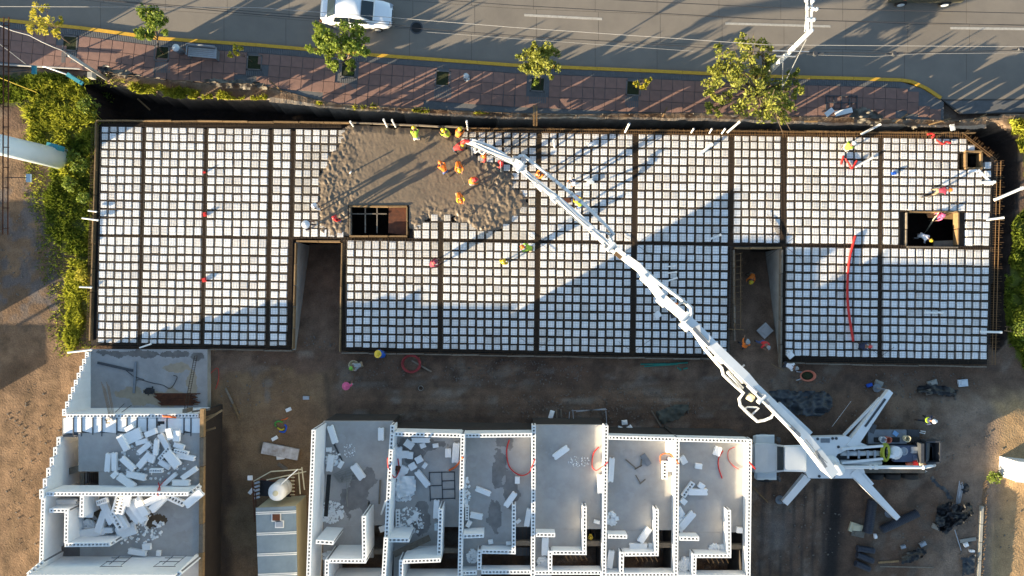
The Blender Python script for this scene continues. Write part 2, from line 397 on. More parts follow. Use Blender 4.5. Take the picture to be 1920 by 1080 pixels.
# ------------------------------------------------------------------ road, kerb, pavement
ZR = -0.45
road = empty('road', (0, 0, ZR), kind='structure')
rb = MB()
ks = KERB + [(1720, 157), (1765, 184), (1800, 212), (2100, 206)]
lowpts = [tuple(W(a, b + 2, ZR).xy) for a, b in ks]
x0, x1 = lowpts[0][0], lowpts[-1][0]
rb.prism(lowpts + [(x1, 34), (x0, 34)], ZR - .14, ZR - .006)
rb.build('road_base', joint_m, road)
def kerb_y(px): return float(pline(ks, px))
# slabs: bounded by lengthwise joints (offsets up from the kerb) and cross joints
lanes = [(2, 53.2), (53.8, 106.2), (106.8, 160.2), (160.8, 230)]
cross = list(range(-160, 2090, 116))
for li, (a, b) in enumerate(lanes):
    for ci in range(len(cross) - 1):
        xa, xb = cross[ci] + (li % 2) * 6 + .35, cross[ci + 1] + (li % 2) * 6 - .3
        kk = [xa, (xa + xb) / 2, xb]
        pts = [(x, min(kerb_y(x), 152 + .0 * x) - a) for x in kk] + [(x, min(kerb_y(x), 152) - b) for x in kk[::-1]]
        if max(p[1] for p in pts) < -12: continue
        s = MB(); s.prism([tuple(W(p[0], p[1], ZR).xy) for p in pts], ZR - .05, ZR + .001 * ((ci * 7 + li * 3) % 3))
        s.build('road_slab', road_m, road)
s = MB(); s.prism([tuple(W(p[0], p[1], ZR).xy) for p in [(1700, 148.5), (1740, 150.0), (2090, 150.0), (2090, 184), (1790, 186), (1765, 186), (1730, 162)]], ZR - .05, ZR + .002); s.build('road_slab', road_m, road)
s = MB(); s.prism([tuple(W(p[0], p[1], ZR).xy) for p in [(1772, 190), (1800, 189), (2090, 187), (2090, 204), (1805, 213)]], ZR - .05, ZR + .004); s.build('road_slab', paver_g, road)
for (a, b), (c, d), wd in (((983, 26), (1129, 33.5), 4.5), ((1360, 42), (1557, 47.5), 4.2), ((1782, 50.5), (1990, 53), 4.5)):
    s = MB(); s.prism([tuple(W(x, y, ZR).xy) for x, y in ((a, b), (c, d), (c, d + wd), (a, b + wd))], ZR + .003, ZR + .009); s.build('lane_marking', lane_w, road)
s = MB(); c = W(781, 52, ZR); s.lathe((c.x, c.y, ZR), [(.42, -.02), (.42, .012), (.36, .012), (.34, .004)], 24); mh = s.build('manhole_cover', [steel_dk], None, loc=(c.x, c.y, ZR)); tag(mh, 'dark round manhole cover in the road to the right of the white sedan', 'manhole cover')
s = MB(); s.lathe((c.x, c.y, ZR), [(.33, -.01), (.33, .008)], 20); s.build('cover_plate', rubber, mh)
kerb = empty('kerb', (0, 0, ZR), kind='structure')
kpts = []
kk = KERB + [(1710, 153), (1738, 166), (1765, 184)]
for i in range(len(kk) - 1):
    (a, b), (c, d) = kk[i], kk[i + 1]; n = max(1, int(math.hypot(c - a, d - b) / 62))
    for t in range(n): kpts.append((a + (c - a) * t / n, b + (d - b) * t / n))
kpts.append(kk[-1])
for i in range(len(kpts) - 1):
    s = MB(); a = W(*kpts[i], ZST); b = W(*kpts[i + 1], ZST); d = (b - a).normalized() * .008
    s.bar((a + d) - Vector((0, 0, .065)), (b - d) - Vector((0, 0, .065)), .21, .165); s.build('kerb_stone', yellow_p, kerb)
walk = empty('sidewalk', (0, 0, ZST), kind='structure')
s = MB()
wx = list(range(-150, 1860, 40))
up = [(x, (kerb_y(x) + 3 if x < 1690 else max(kerb_y(x), 0) + 3)) for x in wx if x < 1790]
dn = [(x, float(pline(WALKS, x)) + 1) for x in wx if x < 1790]
s.prism([tuple(W(*p, ZST).xy) for p in up + dn[::-1]], ZST - .35, ZST - .035); s.build('pavement_bed', paver_g, walk)
pits = [(131, 81, 12), (303, 100, 12), (477, 117, 12), (653, 131, 12), (830, 147, 12.5), (1008, 158, 11.5), (1188, 165, 12)]
tiles = 0; TS = 21.0
tile_me = MB(); tile_me.box((0, 0, -.03), (TS * .0347 - .03, TS * .0347 - .03, .06)); tile_me = tile_me.mesh('paving_tile', paver)
tile_g = MB(); tile_g.box((0, 0, -.03), (.085, .36, .06)); tile_g = tile_g.mesh('grey_paver', paver_g)
rest = MB(); gstrip = MB(); nt_ = 0
x = -30.0
cand = []
while x < 1760:
    dydx = (kerb_y(min(x + 10, 1688)) - kerb_y(min(x - 10, 1668))) / 20
    ang = -math.atan(dydx)
    base = kerb_y(min(x, 1688)) if x < 1690 else 150 + (x - 1690) * .28
    for r_ in range(6):
        px, py = x + (r_ + .5) * TS * math.sin(math.atan(dydx)) * -1, base + 15 + (r_ + .5) * TS
        lim = float(pline(WALKS, px))
        if py > lim - 4: continue
        if x > 1700 and (px - 1690) * .70 + 155 > py - 8: continue
        if any(abs(px - a) < h + 5 and abs(py - b) < h + 5 for a, b, h in pits): continue
        cand.append((px, py, ang))
    x += TS
cand.sort(key=lambda c: -c[0])
for k, (px, py, ang) in enumerate(cand):
    p = W(px, py, ZST); dz = rnd.uniform(-.006, .004)
    if k < 296:
        o = mesh_obj('paving_tile', tile_me, walk); o.location = (p.x, p.y, dz); o.rotation_euler = (rnd.uniform(-.006, .006), rnd.uniform(-.006, .006), ang)
    else: rest.box((p.x, p.y, ZST - .03 + dz), (TS * .0347 - .03, TS * .0347 - .03, .06), ang)
rest.build('paving_tiles', paver, walk, kind='stuff')
x = -40.0
while x < 1690:
    a = -math.atan((kerb_y(x + 5) - kerb_y(x - 5)) / 10); p = W(x, kerb_y(x) + 9, ZST)
    gstrip.box((p.x, p.y, ZST - .03 + rnd.uniform(-.004, .004)), (.085, .36, .06), a); x += 3.4
for a, b, h in pits:
    for r_ in range(2):
        for i_ in range(-4, 5):
            p = W(a + i_ * 3.6, b + h + 9 + r_ * 10.5, ZST)
            if b + h + 9 + r_ * 10.5 < pline(WALKS, a) - 8: gstrip.box((p.x, p.y, ZST - .027), (.085, .34, .06), -.06)
gstrip.build('kerbside_pavers', paver_g, walk, kind='stuff')
for a, b, h in pits:
    s = MB(); p = W(a, b, ZST); k = .0348 * h
    for i_ in range(4):
        t = i_ * math.pi / 2 - .06; c_ = Vector((math.cos(t), math.sin(t), 0)) * (k + .04); d_ = Vector((-math.sin(t), math.cos(t), 0)) * (k + .08)
        s.bar(p + c_ - d_ + Vector((0, 0, -.02)), p + c_ + d_ + Vector((0, 0, -.02)), .075, .07)
    s.build('pit_edging', con_dk, walk)
    s = MB(); s.box((p.x, p.y, ZST - .035), (2 * k, 2 * k, .05), -.06); s.build('pit_soil', soil, walk)

# ------------------------------------------------------------------ vegetation
def leaf_cloud(mb_v, mb_f, cx, cy, cz, r, n, size, rng, flat=.75):
    for _ in range(n):
        while True:
            a = rng.uniform(-1, 1, 3)
            l = math.sqrt(a @ a)
            if .25 < l < 1: break
        p = np.array((cx, cy, cz)) + a * r * np.array((1, 1, flat))
        s = size * rng.uniform(.6, 1.3)
        d = rng.normal(size=3); d /= np.linalg.norm(d); e = np.cross(d, rng.normal(size=3)); e /= np.linalg.norm(e) + 1e-9
        b = len(mb_v)
        mb_v += [p - d * s, p + e * s * .45, p + d * s, p - e * s * .45]; mb_f.append((b, b + 1, b + 2, b + 3))
def tree(base_px, crowns, h, leaf, label, trunk_r=.06, density=1.0, lsize=.12, cat='tree', name='street_tree', seed=1, z0=ZST):
    """crowns: (px, py, z, radius m) clumps; trunk rises from base_px and limbs run to every clump"""
    rng = np.random.default_rng(seed)
    b = W(*base_px, z0); t = empty(name, b, label=label, cat=cat)
    cs = [(W(a, c, z), r) for a, c, z, r in crowns]
    mean = sum((c for c, r in cs), Vector()) / len(cs)
    fork = b.lerp(Vector((mean.x, mean.y, mean.z)), .45)
    s = MB()
    mid = b.lerp(fork, .5) + Vector((rng.uniform(-.08, .08), rng.uniform(-.08, .08), .1))
    s.tube([b - Vector((0, 0, .1)), mid, fork], [trunk_r, trunk_r * .85, trunk_r * .7], 7)
    s.build('trunk', bark, t, smooth=True)
    l = MB()
    for c, r in cs:
        k = fork.lerp(c, .5) + Vector((rng.uniform(-.15, .15), rng.uniform(-.15, .15), rng.uniform(0, .15)))
        l.tube([fork, k, c], [trunk_r * .55, trunk_r * .4, trunk_r * .15], 5)
        for _ in range(4):
            e = c + Vector(rng.normal(size=3)) * r * .55; l.tube([k.lerp(c, .6), e], [trunk_r * .2, trunk_r * .06], 4)
    l.build('limbs', bark, t, smooth=True)
    V, F = [], []
    for c, r in cs:
        nsub = max(4, int(11 * r * r * density + 4))
        for _ in range(nsub):
            a = rng.normal(size=3); a /= np.linalg.norm(a); a *= r * rng.uniform(.35, 1.0)
            leaf_cloud(V, F, c.x + a[0], c.y + a[1], c.z + a[2] * .7, r * rng.uniform(.25, .42), int(46 * density), lsize, rng)
    m = MB(); m.v = [tuple(p) for p in V]; m.f = F; m.m = [0] * len(F)
    m.build('crown', leaf, t)
    return t
tree((131, 81), [(66, 22, 3.4, .55), (78, 38, 3.6, .7), (62, 50, 3.2, .5), (95, 55, 3.0, .5), (105, 66, 2.4, .35), (84, 14, 3.6, .35), (112, 40, 2.9, .3)], 4, leaf_y, 'sparse yellow leafed street tree at the far top left over the kerb', .045, .55, .10, seed=2)
tree((305, 100), [(278, 30, 3.2, .75), (290, 48, 3.3, .8), (268, 55, 3.0, .7), (298, 35, 2.9, .5), (278, 68, 2.5, .5), (285, 18, 3.0, .35)], 4, leaf_g, 'dense bright green street tree left of the grey bench', .06, 1.0, .12, seed=3)
tree((658, 132), [(600, 62, 3.6, .7), (590, 88, 3.4, .65), (625, 72, 4.0, .9), (650, 62, 4.0, .9), (640, 95, 3.4, .8), (672, 75, 3.8, .8), (685, 95, 3.3, .55), (612, 105, 3.0, .6), (630, 122, 2.6, .5), (655, 120, 1.9, .4)], 5, leaf_g, 'spreading green street tree with feathery crown beside the white sedan', .08, .9, .13, seed=4)
tree((1012, 158), [(1010, 92, 3.2, .6), (992, 108, 3.2, .75), (1018, 108, 3.5, .85), (1035, 112, 3.1, .75), (1005, 126, 2.9, .75), (1030, 130, 2.8, .6), (985, 125, 2.7, .5), (1000, 88, 3.4, .3)], 4, leaf_m, 'round yellow green street tree above the middle of the slab', .055, 1.0, .11, seed=5)
tree((1002, 155), [(1003, 157, .5, .3), (1006, 152, .7, .25)], 1, leaf_g, 'small green shrub at the foot of the round street tree', .02, 1.0, .09, cat='shrub', name='pit_shrub', seed=6)
tree((1186, 163), [(1194, 157, .8, .28), (1210, 155, .9, .3), (1203, 163, .7, .25), (1217, 150, 1.0, .2)], 1, leaf_y, 'tiny yellow green sapling in the square pit right of the round tree', .02, 1.0, .09, cat='sapling', name='sapling', seed=8)
tree((473, 116), [(444, 97, 1.6, .35), (452, 90, 1.9, .25), (432, 104, 1.5, .25), (440, 90, 1.8, .2)], 2, leaf_y, 'thin yellowish sapling beside the right end of the grey bench', .02, .7, .09, cat='sapling', name='sapling', seed=9)
tree((655, 128), [(662, 122, .6, .28), (655, 132, .5, .22)], 1, leaf_g, 'low leafy shoots in the pit under the feathery street tree', .02, 1.0, .08, cat='shrub', name='pit_shrub', seed=10)
big = [(1352, 105, 5.2, .8), (1345, 125, 4.8, .7), (1330, 160, 4.2, .6), (1358, 140, 5.0, .9), (1398, 85, 5.8, .75), (1405, 100, 5.8, .8), (1430, 92, 5.6, .7), (1385, 120, 5.4, .9), (1438, 115, 5.4, .7), (1420, 135, 5.2, .9), (1380, 150, 4.8, .8), (1345, 180, 3.6, .6), (1340, 200, 3.2, .6), (1362, 182, 3.6, .5), (1410, 160, 5.0, 1.0), (1440, 160, 5.0, .9), (1465, 160, 4.8, .7), (1490, 145, 4.4, .5), (1490, 165, 4.0, .6), (1425, 185, 4.6, 1.0), (1450, 190, 4.4, .9), (1465, 205, 4.0, .8), (1430, 208, 4.0, .8), (1465, 225, 3.4, .6), (1390, 195, 3.8, .7), (1482, 178, 3.8, .5)]
big = [(a, c, z * (.36 if a > 1395 and c < 172 else 1), r_) for a, c, z, r_ in big]
tree((1432, 190), big, 6, leaf_m, 'large spreading olive green tree under the white utility pole', .16, .62, .13, seed=11)
def grass(name, poly, n, hmin, hmax, mat_, seed, label=None, width=.035, z0=None, lean=.5):
    rng = np.random.default_rng(seed)
    xs = [p[0] for p in poly]; ys = [p[1] for p in poly]
    P = np.stack([rng.uniform(min(xs), max(xs), n * 3), rng.uniform(min(ys), max(ys), n * 3)], 1)
    a, b = W(P[:, 0].mean(), 0), None
    k = (HC + .4) / FPX
    X = (P[:, 0] - NX) * k; Y = (NY - P[:, 1]) * k
    jn = fbm(X * .9, Y * .9, seed); jm = fbm(X * .9, Y * .9, seed + 50)
    ok = inpoly(P[:, 0] + 34 * (jn - .5), P[:, 1] + 34 * (jm - .5), poly) & (fbm(X * 1.4, Y * 1.4, seed + 9) > .36)
    X, Y = X[ok][:n], Y[ok][:n]
    ix = np.clip(np.searchsorted(fx, X), 0, len(fx) - 1); iy = np.clip(np.searchsorted(fy, Y), 0, len(fy) - 1)
    Z = GZ[iy, ix] - .02 if z0 is None else np.full(X.shape, z0)
    g = Z > -1.2; X, Y, Z = X[g], Y[g], Z[g]; N = len(X)
    cl = .4 + 1.2 * fbm(X * 1.1, Y * 1.1, seed + 3)
    h = rng.uniform(hmin, hmax, N) * cl; th = rng.uniform(0, 6.283, N); ln = rng.uniform(.1, lean, N) * h
    ax = rng.uniform(0, 6.283, N)
    dx, dy = np.cos(ax) * width, np.sin(ax) * width
    V = np.empty((N, 4, 3))
    V[:, 0] = np.stack([X - dx, Y - dy, Z], 1); V[:, 1] = np.stack([X + dx, Y + dy, Z], 1)
    mx_, my_ = X + np.cos(th) * ln * .4, Y + np.sin(th) * ln * .4
    V[:, 2] = np.stack([mx_ + dx * .9, my_ + dy * .9, Z + h * .6], 1)
    V[:, 3] = np.stack([X + np.cos(th) * ln * 1.4, Y + np.sin(th) * ln * 1.4, Z + h], 1)
    me = bpy.data.meshes.new(name); V = V.reshape(-1, 3)
    F = np.arange(N * 4, dtype=np.int32).reshape(N, 4)
    me.vertices.add(len(V)); me.vertices.foreach_set('co', V.ravel()); me.loops.add(N * 4); me.loops.foreach_set('vertex_index', F.ravel())
    me.polygons.add(N); me.polygons.foreach_set('loop_start', np.arange(0, N * 4, 4, dtype=np.int32)); me.polygons.foreach_set('loop_total', np.full(N, 4, np.int32))
    me.update(calc_edges=True); me.materials.append(mat_)
    return mesh_obj(name, me, label=label, cat='grass', kind='stuff')
grass('tall_grass', VEG_Y, 12000, .2, .6, grass_y, 1, 'tall yellow green grass on the bank at the slab corner')
grass('weeds', VEG_D, 9000, .1, .36, grass_d, 2, 'dark green weeds along the west edge of the slab')
grass('sparse_weeds', [(30, 138), (215, 138), (222, 225), (182, 345), (180, 640), (100, 680), (62, 420), (30, 300)], 6500, .06, .2, grass_d, 33, 'thin weeds spreading over the dirt west of the slab'); grass('sparse_weeds', [(40, 140), (215, 140), (215, 225), (170, 340), (172, 640), (115, 670), (90, 470), (50, 330)], 4500, .06, .25, grass_y, 34, 'thin yellow grass spreading over the dirt west of the slab')
grass('weeds', VEG_D0, 7000, .15, .4, grass_d, 3, 'dark weeds behind the pavement below the billboard')
grass('weeds', VEG_S, 6000, .15, .45, grass_y, 4, 'yellow green weeds beside the lower west edge of the slab')
grass('bank_grass', VEG_B, 3500, .15, .45, grass_y, 5, 'bright grass on the trench edge below the netting')
grass('bank_grass', VEG_B2, 2600, .12, .35, grass_y, 6, 'thin strip of bright grass along the trench edge')
grass('bank_grass', VEG_E, 3500, .2, .5, grass_y, 7, 'bright yellow grass past the top right slab corner')
grass('bank_grass', VEG_E2, 11000, .2, .55, grass_d, 8, 'green grass bank along the east side of the slab')
for k, (poly, n) in enumerate((([(585, 182), (610, 186), (612, 196), (588, 192)], 350), ([(660, 196), (708, 200), (708, 208), (664, 206)], 900), ([(776, 198), (806, 200), (804, 212), (780, 210)], 700), ([(885, 206), (925, 208), (922, 214), (886, 212)], 400))):
    grass('grass_tuft', [(a, b) for a, b in poly], n, .15, .35, grass_y, 20 + k, ['few grass blades on the trench edge left of the plank', 'yellow grass clump on the trench edge above the three pipes', 'leafy green clump hanging over the trench edge', 'small grass clump on the concrete trench edge'][k])
def bush(px, py, r, n, leaf, label, z=None, seed=0, h=.5, name='bush'):
    rng = np.random.default_rng(seed); z = ground_z(px, py) if z is None else z
    b = W(px, py, z); t = empty(name, b, label=label, cat='bush')
    s = MB()
    for _ in range(6): s.tube([b, b + Vector((rng.uniform(-1, 1) * r * .6, rng.uniform(-1, 1) * r * .6, h))], [.02, .006], 4)
    s.build('stems', bark, t)
    V, F = [], []
    for _ in range(n):
        a = rng.normal(size=3); a /= np.linalg.norm(a)
        leaf_cloud(V, F, b.x + a[0] * r * .7, b.y + a[1] * r * .7, b.z + h * .6 + abs(a[2]) * h * .6, r * .4, 30, .09, rng)
    m = MB(); m.v = [tuple(p) for p in V]; m.f = F; m.m = [0] * len(F); m.build('foliage', leaf, t); return t
for k, (px, py, r, n, lf, lb) in enumerate((
    (150, 305, .8, 16, leaf_g, 'bright leafy bush beside the rounded foot of the billboard post'),
    (195, 178, 1.0, 20, leaf_g, 'green bush at the trench corner under the left concrete pole'),
    (172, 205, .8, 14, leaf_g, 'green bush between the tall grass and the trench'),
    (140, 345, .6, 10, leaf_g, 'small green bush just below the billboard post foot'),
    (1858, 893, .45, 10, leaf_g, 'small bright bush at the yard corner beside the white kiosk'),
    (1905, 620, .7, 14, leaf_g, 'green bush below the small ladder at the east edge'),
    (165, 375, .5, 8, leaf_g, 'low bush against the slab edge beside the two pale stakes'),
    (163, 520, .6, 10, leaf_y, 'yellow bush against the lower west slab edge'))):
    bush(px, py, r, n, lf, lb, seed=40 + k)

# ------------------------------------------------------------------ waffle slab deck
BX = [(183, 175, 12), (269.5, 260, 6), (386, 378, 6.5), (508, 500.5, 7), (550, 541, 7), (646, 642, 11), (827.5, 825.5, 7), (1011, 1006, 7), (1192.5, 1186.5, 8), (1372.5, 1369, 8.5), (1471, 1467.5, 10), (1652.5, 1651, 7), (1866, 1856, 8)]
def bx(i, t): return BX[i][0] + (BX[i][1] - BX[i][0]) * t
NB_UP = [5, 7, 7, 2, None, 17, 11, 11, 11, 6, 11, 13]
NB_LO = [5, 7, 7, 2, 0, 11, 11, 11, 11, 0, 11, 13]
rowsU = [(237 + (0 if j == 0 else 11 + 15.95 * (j - 1)), 261 + (0 if j == 0 else 9.5 + 15.9 * (j - 1))) for j in range(14)]
rowsL = [(443.5 + min(j, 12) * 15.9 + (8 if j == 13 else 0), 468 + min(j, 12) * 16.1 + (13.5 if j == 13 else 0)) for j in range(14)]
def ry(r, px): return r[0] + (r[1] - r[0]) * (px - 190) / 1670.0
HOLE_A = [(655, 386), (765, 386), (765, 444), (655, 444)]
HOLE_B = [(1698, 396), (1798, 396), (1798, 464), (1698, 464)]
SHAFT = [(1808, 282), (1841, 282), (1841, 318), (1808, 318)]
CONC = [(652, 233), (740, 236), (868, 246), (872, 262), (882, 284), (930, 296), (952, 322), (962, 345), (982, 352), (984, 384), (975, 396), (962, 400), (955, 418), (938, 426), (925, 438), (905, 436), (890, 424), (868, 416), (850, 412), (832, 402), (802, 403), (796, 418), (772, 421), (766, 443), (655, 444), (640, 440), (625, 428), (605, 412), (596, 398), (606, 385), (604, 360), (598, 340), (606, 318), (618, 300), (628, 276), (640, 262), (634, 246)]
CONC = [(p[0] if p[1] < 262 else 800 + (p[0] - 800) * 1.055, p[1] if (p[1] < 262 or p[1] > 436) else 262 + (p[1] - 262) * 1.06) for p in CONC]
CHAMF = lambda px, py: (py - 247) < (px - 1800) * .74 + 14 and px > 1790 and py < 300 - (1870 - px) * .74 + 12
def hole(px, py):
    return pin(px, py, HOLE_A) or pin(px, py, HOLE_B) or pin(px, py, SHAFT)
deck = empty('waffle_slab', (0, 0, 0), label='long building slab under construction with white foam blocks in a rebar grid', cat='slab')
blk_me = {}
def foam_mesh(wx, wy):
    k = (round(wx, 2), round(wy, 2))
    if k not in blk_me:
        m = MB(); b = .012; hx, hy = k[0] / 2, k[1] / 2
        vs = [(-hx, -hy, -.25), (hx, -hy, -.25), (hx, hy, -.25), (-hx, hy, -.25), (-hx, -hy, -b), (hx, -hy, -b), (hx, hy, -b), (-hx, hy, -b), (-hx + b, -hy + b, 0), (hx - b, -hy + b, 0), (hx - b, hy - b, 0), (-hx + b, hy - b, 0)]
        m.add(vs, [(8, 9, 10, 11)] + [(i, (i + 1) % 4, 4 + (i + 1) % 4, 4 + i) for i in range(4)] + [(4 + i, 4 + (i + 1) % 4, 8 + (i + 1) % 4, 8 + i) for i in range(4)])
        blk_me[k] = m.mesh('foam_block', foam)
    return blk_me[k]
cells = []; ribs = MB(); bars = MB(); wires = MB(); blocks = []
KP = HC / FPX
def vbar(mb, p, q, r=.008, z=-.02):
    a, b = W(p[0], p[1], 0), W(q[0], q[1], 0); a.z = b.z = z
    d = (b - a); L = d.length
    if L < .01: return
    n = Vector((-d.y, d.x, 0)) / L * r
    mb.add([a - n, a + n, a + Vector((0, 0, r)), b - n, b + n, b + Vector((0, 0, r))], [(0, 3, 5, 2), (1, 2, 5, 4), (0, 1, 4, 3)])
for half, rows, NB in ((0, rowsU, NB_UP), (1, rowsL, NB_LO)):
    bays = []
    i = 0
    while i < 12:
        j = i + 1; n = NB[i]
        if half == 0 and i == 4: j = 6; n = 17
        if n: bays.append((i, j, n))
        i = j
    for (i, j, n) in bays:
        for r_ in range(13):
            ra, rb_ = rows[r_], rows[r_ + 1]
            for c_ in range(n):
                ym = (ra[0] + rb_[0]) / 2 + 8; t = (ym - 240) / 410
                xa = bx(i, t) + BX[i][2] / 2; xb = bx(j, t) - BX[j][2] / 2
                xl, xr = xa + (xb - xa) * c_ / n, xa + (xb - xa) * (c_ + 1) / n
                xm = (xl + xr) / 2; yt, yb = ry(ra, xm), ry(rb_, xm); ym = (yt + yb) / 2
                if hole(xm, ym) or hole(xl + 2, ym) or hole(xr - 2, ym) or CHAMF(xm, ym): continue
                inc = all(pin(xm + o1, ym + o2, CONC) for o1, o2 in ((11, 0), (-11, 0), (0, 10 if ym > 262 else 0), (0, -10 if ym > 262 else 0)))
                yt2, yb2 = ry(ra, xl), ry(rb_, xl); yt3, yb3 = ry(ra, xr), ry(rb_, xr)
                # ribs: two bars below and right of the block, stirrup ticks, mesh wires
                if not inc:
                    for o_ in (-1.1, 1.1):
                        vbar(bars, (xl, yb2 + o_), (xr, yb3 + o_), .011, -.03)
                        vbar(bars, (xr + o_, yt3), (xr + o_, yb3), .011, -.05)
                    for f_ in (.2, .5, .8):
                        vbar(bars, (xl + (xr - xl) * f_, yb2 - 1.6), (xl + (xr - xl) * f_, yb2 + 1.8), .006, -.012)
                        vbar(bars, (xr - 1.7, yt3 + (yb3 - yt3) * f_), (xr + 1.7, yt3 + (yb3 - yt3) * f_), .006, -.012)
                    for f_ in (.05, .36, .68):
                        vbar(wires, (xl, yt2 + (yb2 - yt2) * f_), (xr, yt3 + (yb3 - yt3) * f_), .0045, .012)
                        vbar(wires, (xl + (xr - xl) * f_, yt2), (xl + (xr - xl) * f_, yb2), .0045, .018)
                    wpx, hpx = (xr - xl) - 4.4, (yb - yt) - 4.4
                    if r_ in (0,) or r_ == 12: hpx = (yb - yt) - 1.5
                    p = W(xm, ym, 0)
                    if n == 7 and c_ == 0 and i == 2: pass
                    blocks.append((p.x, p.y, wpx * KP, hpx * KP, xm, ym))
blocks.sort(key=lambda b: -(b[2] * b[3]) * (1 if abs(b[4] - 960) < 900 else 1) + .00001 * math.hypot(b[4] - 1000, b[5] - 440))
def foam_kind(px, py):
    nr = math.hypot((px - 800) / 200, (py - 350) / 100)
    q = rnd.random()
    if nr < 1.3 and q < .62: return 3 if q < .34 else 2
    return 0 if q < .66 else (1 if q < .88 else 2)
rest = MB(); rot = -math.radians(.85)
for k, (x, y, wx_, wy_, px, py) in enumerate(blocks):
    rz = rot + rnd.uniform(-.03, .03); dz = rnd.uniform(-.02, .004); ox, oy = rnd.uniform(-.018, .018), rnd.uniform(-.018, .018); fk = foam_kind(px, py)
    if k < 299:
        o = mesh_obj('foam_block', foam_mesh(wx_, wy_), deck); o.location = (x + ox, y + oy, dz); o.rotation_euler = (rnd.uniform(-.02, .02), rnd.uniform(-.02, .02), rz)
        if fk: o.material_slots[0].link = 'OBJECT'; o.material_slots[0].material = foam_d[fk - 1]
    else:
        M = Matrix.Rotation(rz, 3, 'Z') @ Matrix.Rotation(rnd.uniform(-.02, .02), 3, 'X') @ Matrix.Rotation(rnd.uniform(-.02, .02), 3, 'Y')
        me_ = foam_mesh(wx_, wy_)
        rest.add([Vector((x + ox, y + oy, dz)) + M @ v.co for v in me_.vertices], [tuple(p.vertices) for p in me_.polygons], fk)
rest.build('foam_blocks', [foam] + foam_d, deck, kind='stuff')
wires.build('wire_mesh', wire, deck, kind='stuff')
# plywood soffit below blocks, around the openings
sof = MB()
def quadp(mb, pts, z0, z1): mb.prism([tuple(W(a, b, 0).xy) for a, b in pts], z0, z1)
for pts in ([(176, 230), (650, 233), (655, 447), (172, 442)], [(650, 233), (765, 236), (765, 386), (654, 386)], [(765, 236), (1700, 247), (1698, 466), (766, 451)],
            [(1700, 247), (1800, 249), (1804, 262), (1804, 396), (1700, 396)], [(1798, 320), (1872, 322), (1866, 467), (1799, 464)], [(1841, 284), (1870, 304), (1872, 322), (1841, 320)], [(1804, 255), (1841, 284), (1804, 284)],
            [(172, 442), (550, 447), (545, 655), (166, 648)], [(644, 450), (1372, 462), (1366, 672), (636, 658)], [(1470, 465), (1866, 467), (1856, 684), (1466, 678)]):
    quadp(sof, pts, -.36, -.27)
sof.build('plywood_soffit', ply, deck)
# beams: long bars and stirrups
def beam(p, q, wpx, mb, step=.17, z=-.02, zs=-.005, nb=4, skip=None):
    a = Vector((p[0], p[1])); b = Vector((q[0], q[1])); d = b - a; L = d.length; d /= L; n = Vector((-d.y, d.x))
    pieces = 40
    for k in range(nb):
        o_ = (k / (nb - 1) - .5) * wpx * .8
        for s_ in range(pieces):
            u, v = a + d * L * s_ / pieces + n * o_, a + d * L * (s_ + 1) / pieces + n * o_
            m_ = (u + v) / 2
            if hole(m_.x, m_.y) or pin(m_.x, m_.y, CONC) or pin(m_.x, m_.y, P1) or pin(m_.x, m_.y, P2): continue
            vbar(mb, u, v, .012, z)
    st = step / KP; k = 0
    while k * st < L:
        c_ = a + d * k * st + d * rnd.uniform(-1, 1)
        if not (hole(c_.x, c_.y) or pin(c_.x, c_.y, CONC) or pin(c_.x, c_.y, P1) or pin(c_.x, c_.y, P2)):
            vbar(mb, c_ - n * wpx * .42, c_ + n * wpx * .42 , .009, zs)
        k += 1
for i in range(1, 12):
    yt = 240 + 20 * (i / 12); yb = 650 + 25 * i / 12; ym = 443 + (BX[i][0] - 190) * .0145
    if i == 5: beam((BX[i][0], ym), (BX[i][1], yb), BX[i][2], bars, .3)
    elif i == 4: beam((BX[i][0], yt), (BX[i][1], yb), BX[i][2], bars, .3)
    else: beam((BX[i][0], yt), (BX[i][1], yb), BX[i][2], bars, .3)
beam((185, 441), (660, 447), 5, bars, .2); beam((640, 449), (1190, 457), 9, bars, .22); beam((1190, 457), (1660, 463), 9, bars, .2); beam((1652, 463), (1866, 468), 10, bars, .16, zs=.03)
beam((182, 232), (640, 235), 10, bars, .16, zs=.02)
beam((176, 235), (167, 648), 12, bars, .16, zs=.02)
beam((175, 647), (548, 653), 13, bars, .3); beam((640, 656), (1368, 669), 13, bars, .3); beam((1468, 676), (1855, 683), 13, bars, .3)
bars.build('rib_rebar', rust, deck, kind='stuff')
# rusty edge cages with sunlight painted into the rust, on the north and east edges
edge = MB()
def comb(p, q, L_in, L_out, step, z, zj):
    a, b = Vector(p), Vector(q); d = b - a; L = d.length; d /= L; n = Vector((d.y, -d.x)); k = 0
    st = step / KP
    while k * st < L:
        c_ = a + d * (k * st + rnd.uniform(-.8, .8)); zz = z + rnd.uniform(0, zj)
        u, v = c_ - n * L_in, c_ + n * L_out * rnd.uniform(.6, 1.2)
        A = W(u.x, u.y, 0); B = W(v.x, v.y, 0); A.z = z; B.z = zz
        edge.bar(A, B, .014, .014)
        k += 1
for o_ in (0, 6): 
    for p, q in (((880, 240 + o_), (1370, 246 + o_)), ((1370, 246 + o_), (1800, 249 + o_))):
        edge.bar(W(*p, .04), W(*q, .03), .022, .022)
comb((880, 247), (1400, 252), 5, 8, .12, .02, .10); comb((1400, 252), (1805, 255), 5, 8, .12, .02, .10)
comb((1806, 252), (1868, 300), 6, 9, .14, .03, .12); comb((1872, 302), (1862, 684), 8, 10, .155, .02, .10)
edge.bar(W(1806, 250, .08), W(1868, 298, .08), .025, .025); edge.bar(W(1810, 257, .08), W(1864, 300, .08), .025, .025)
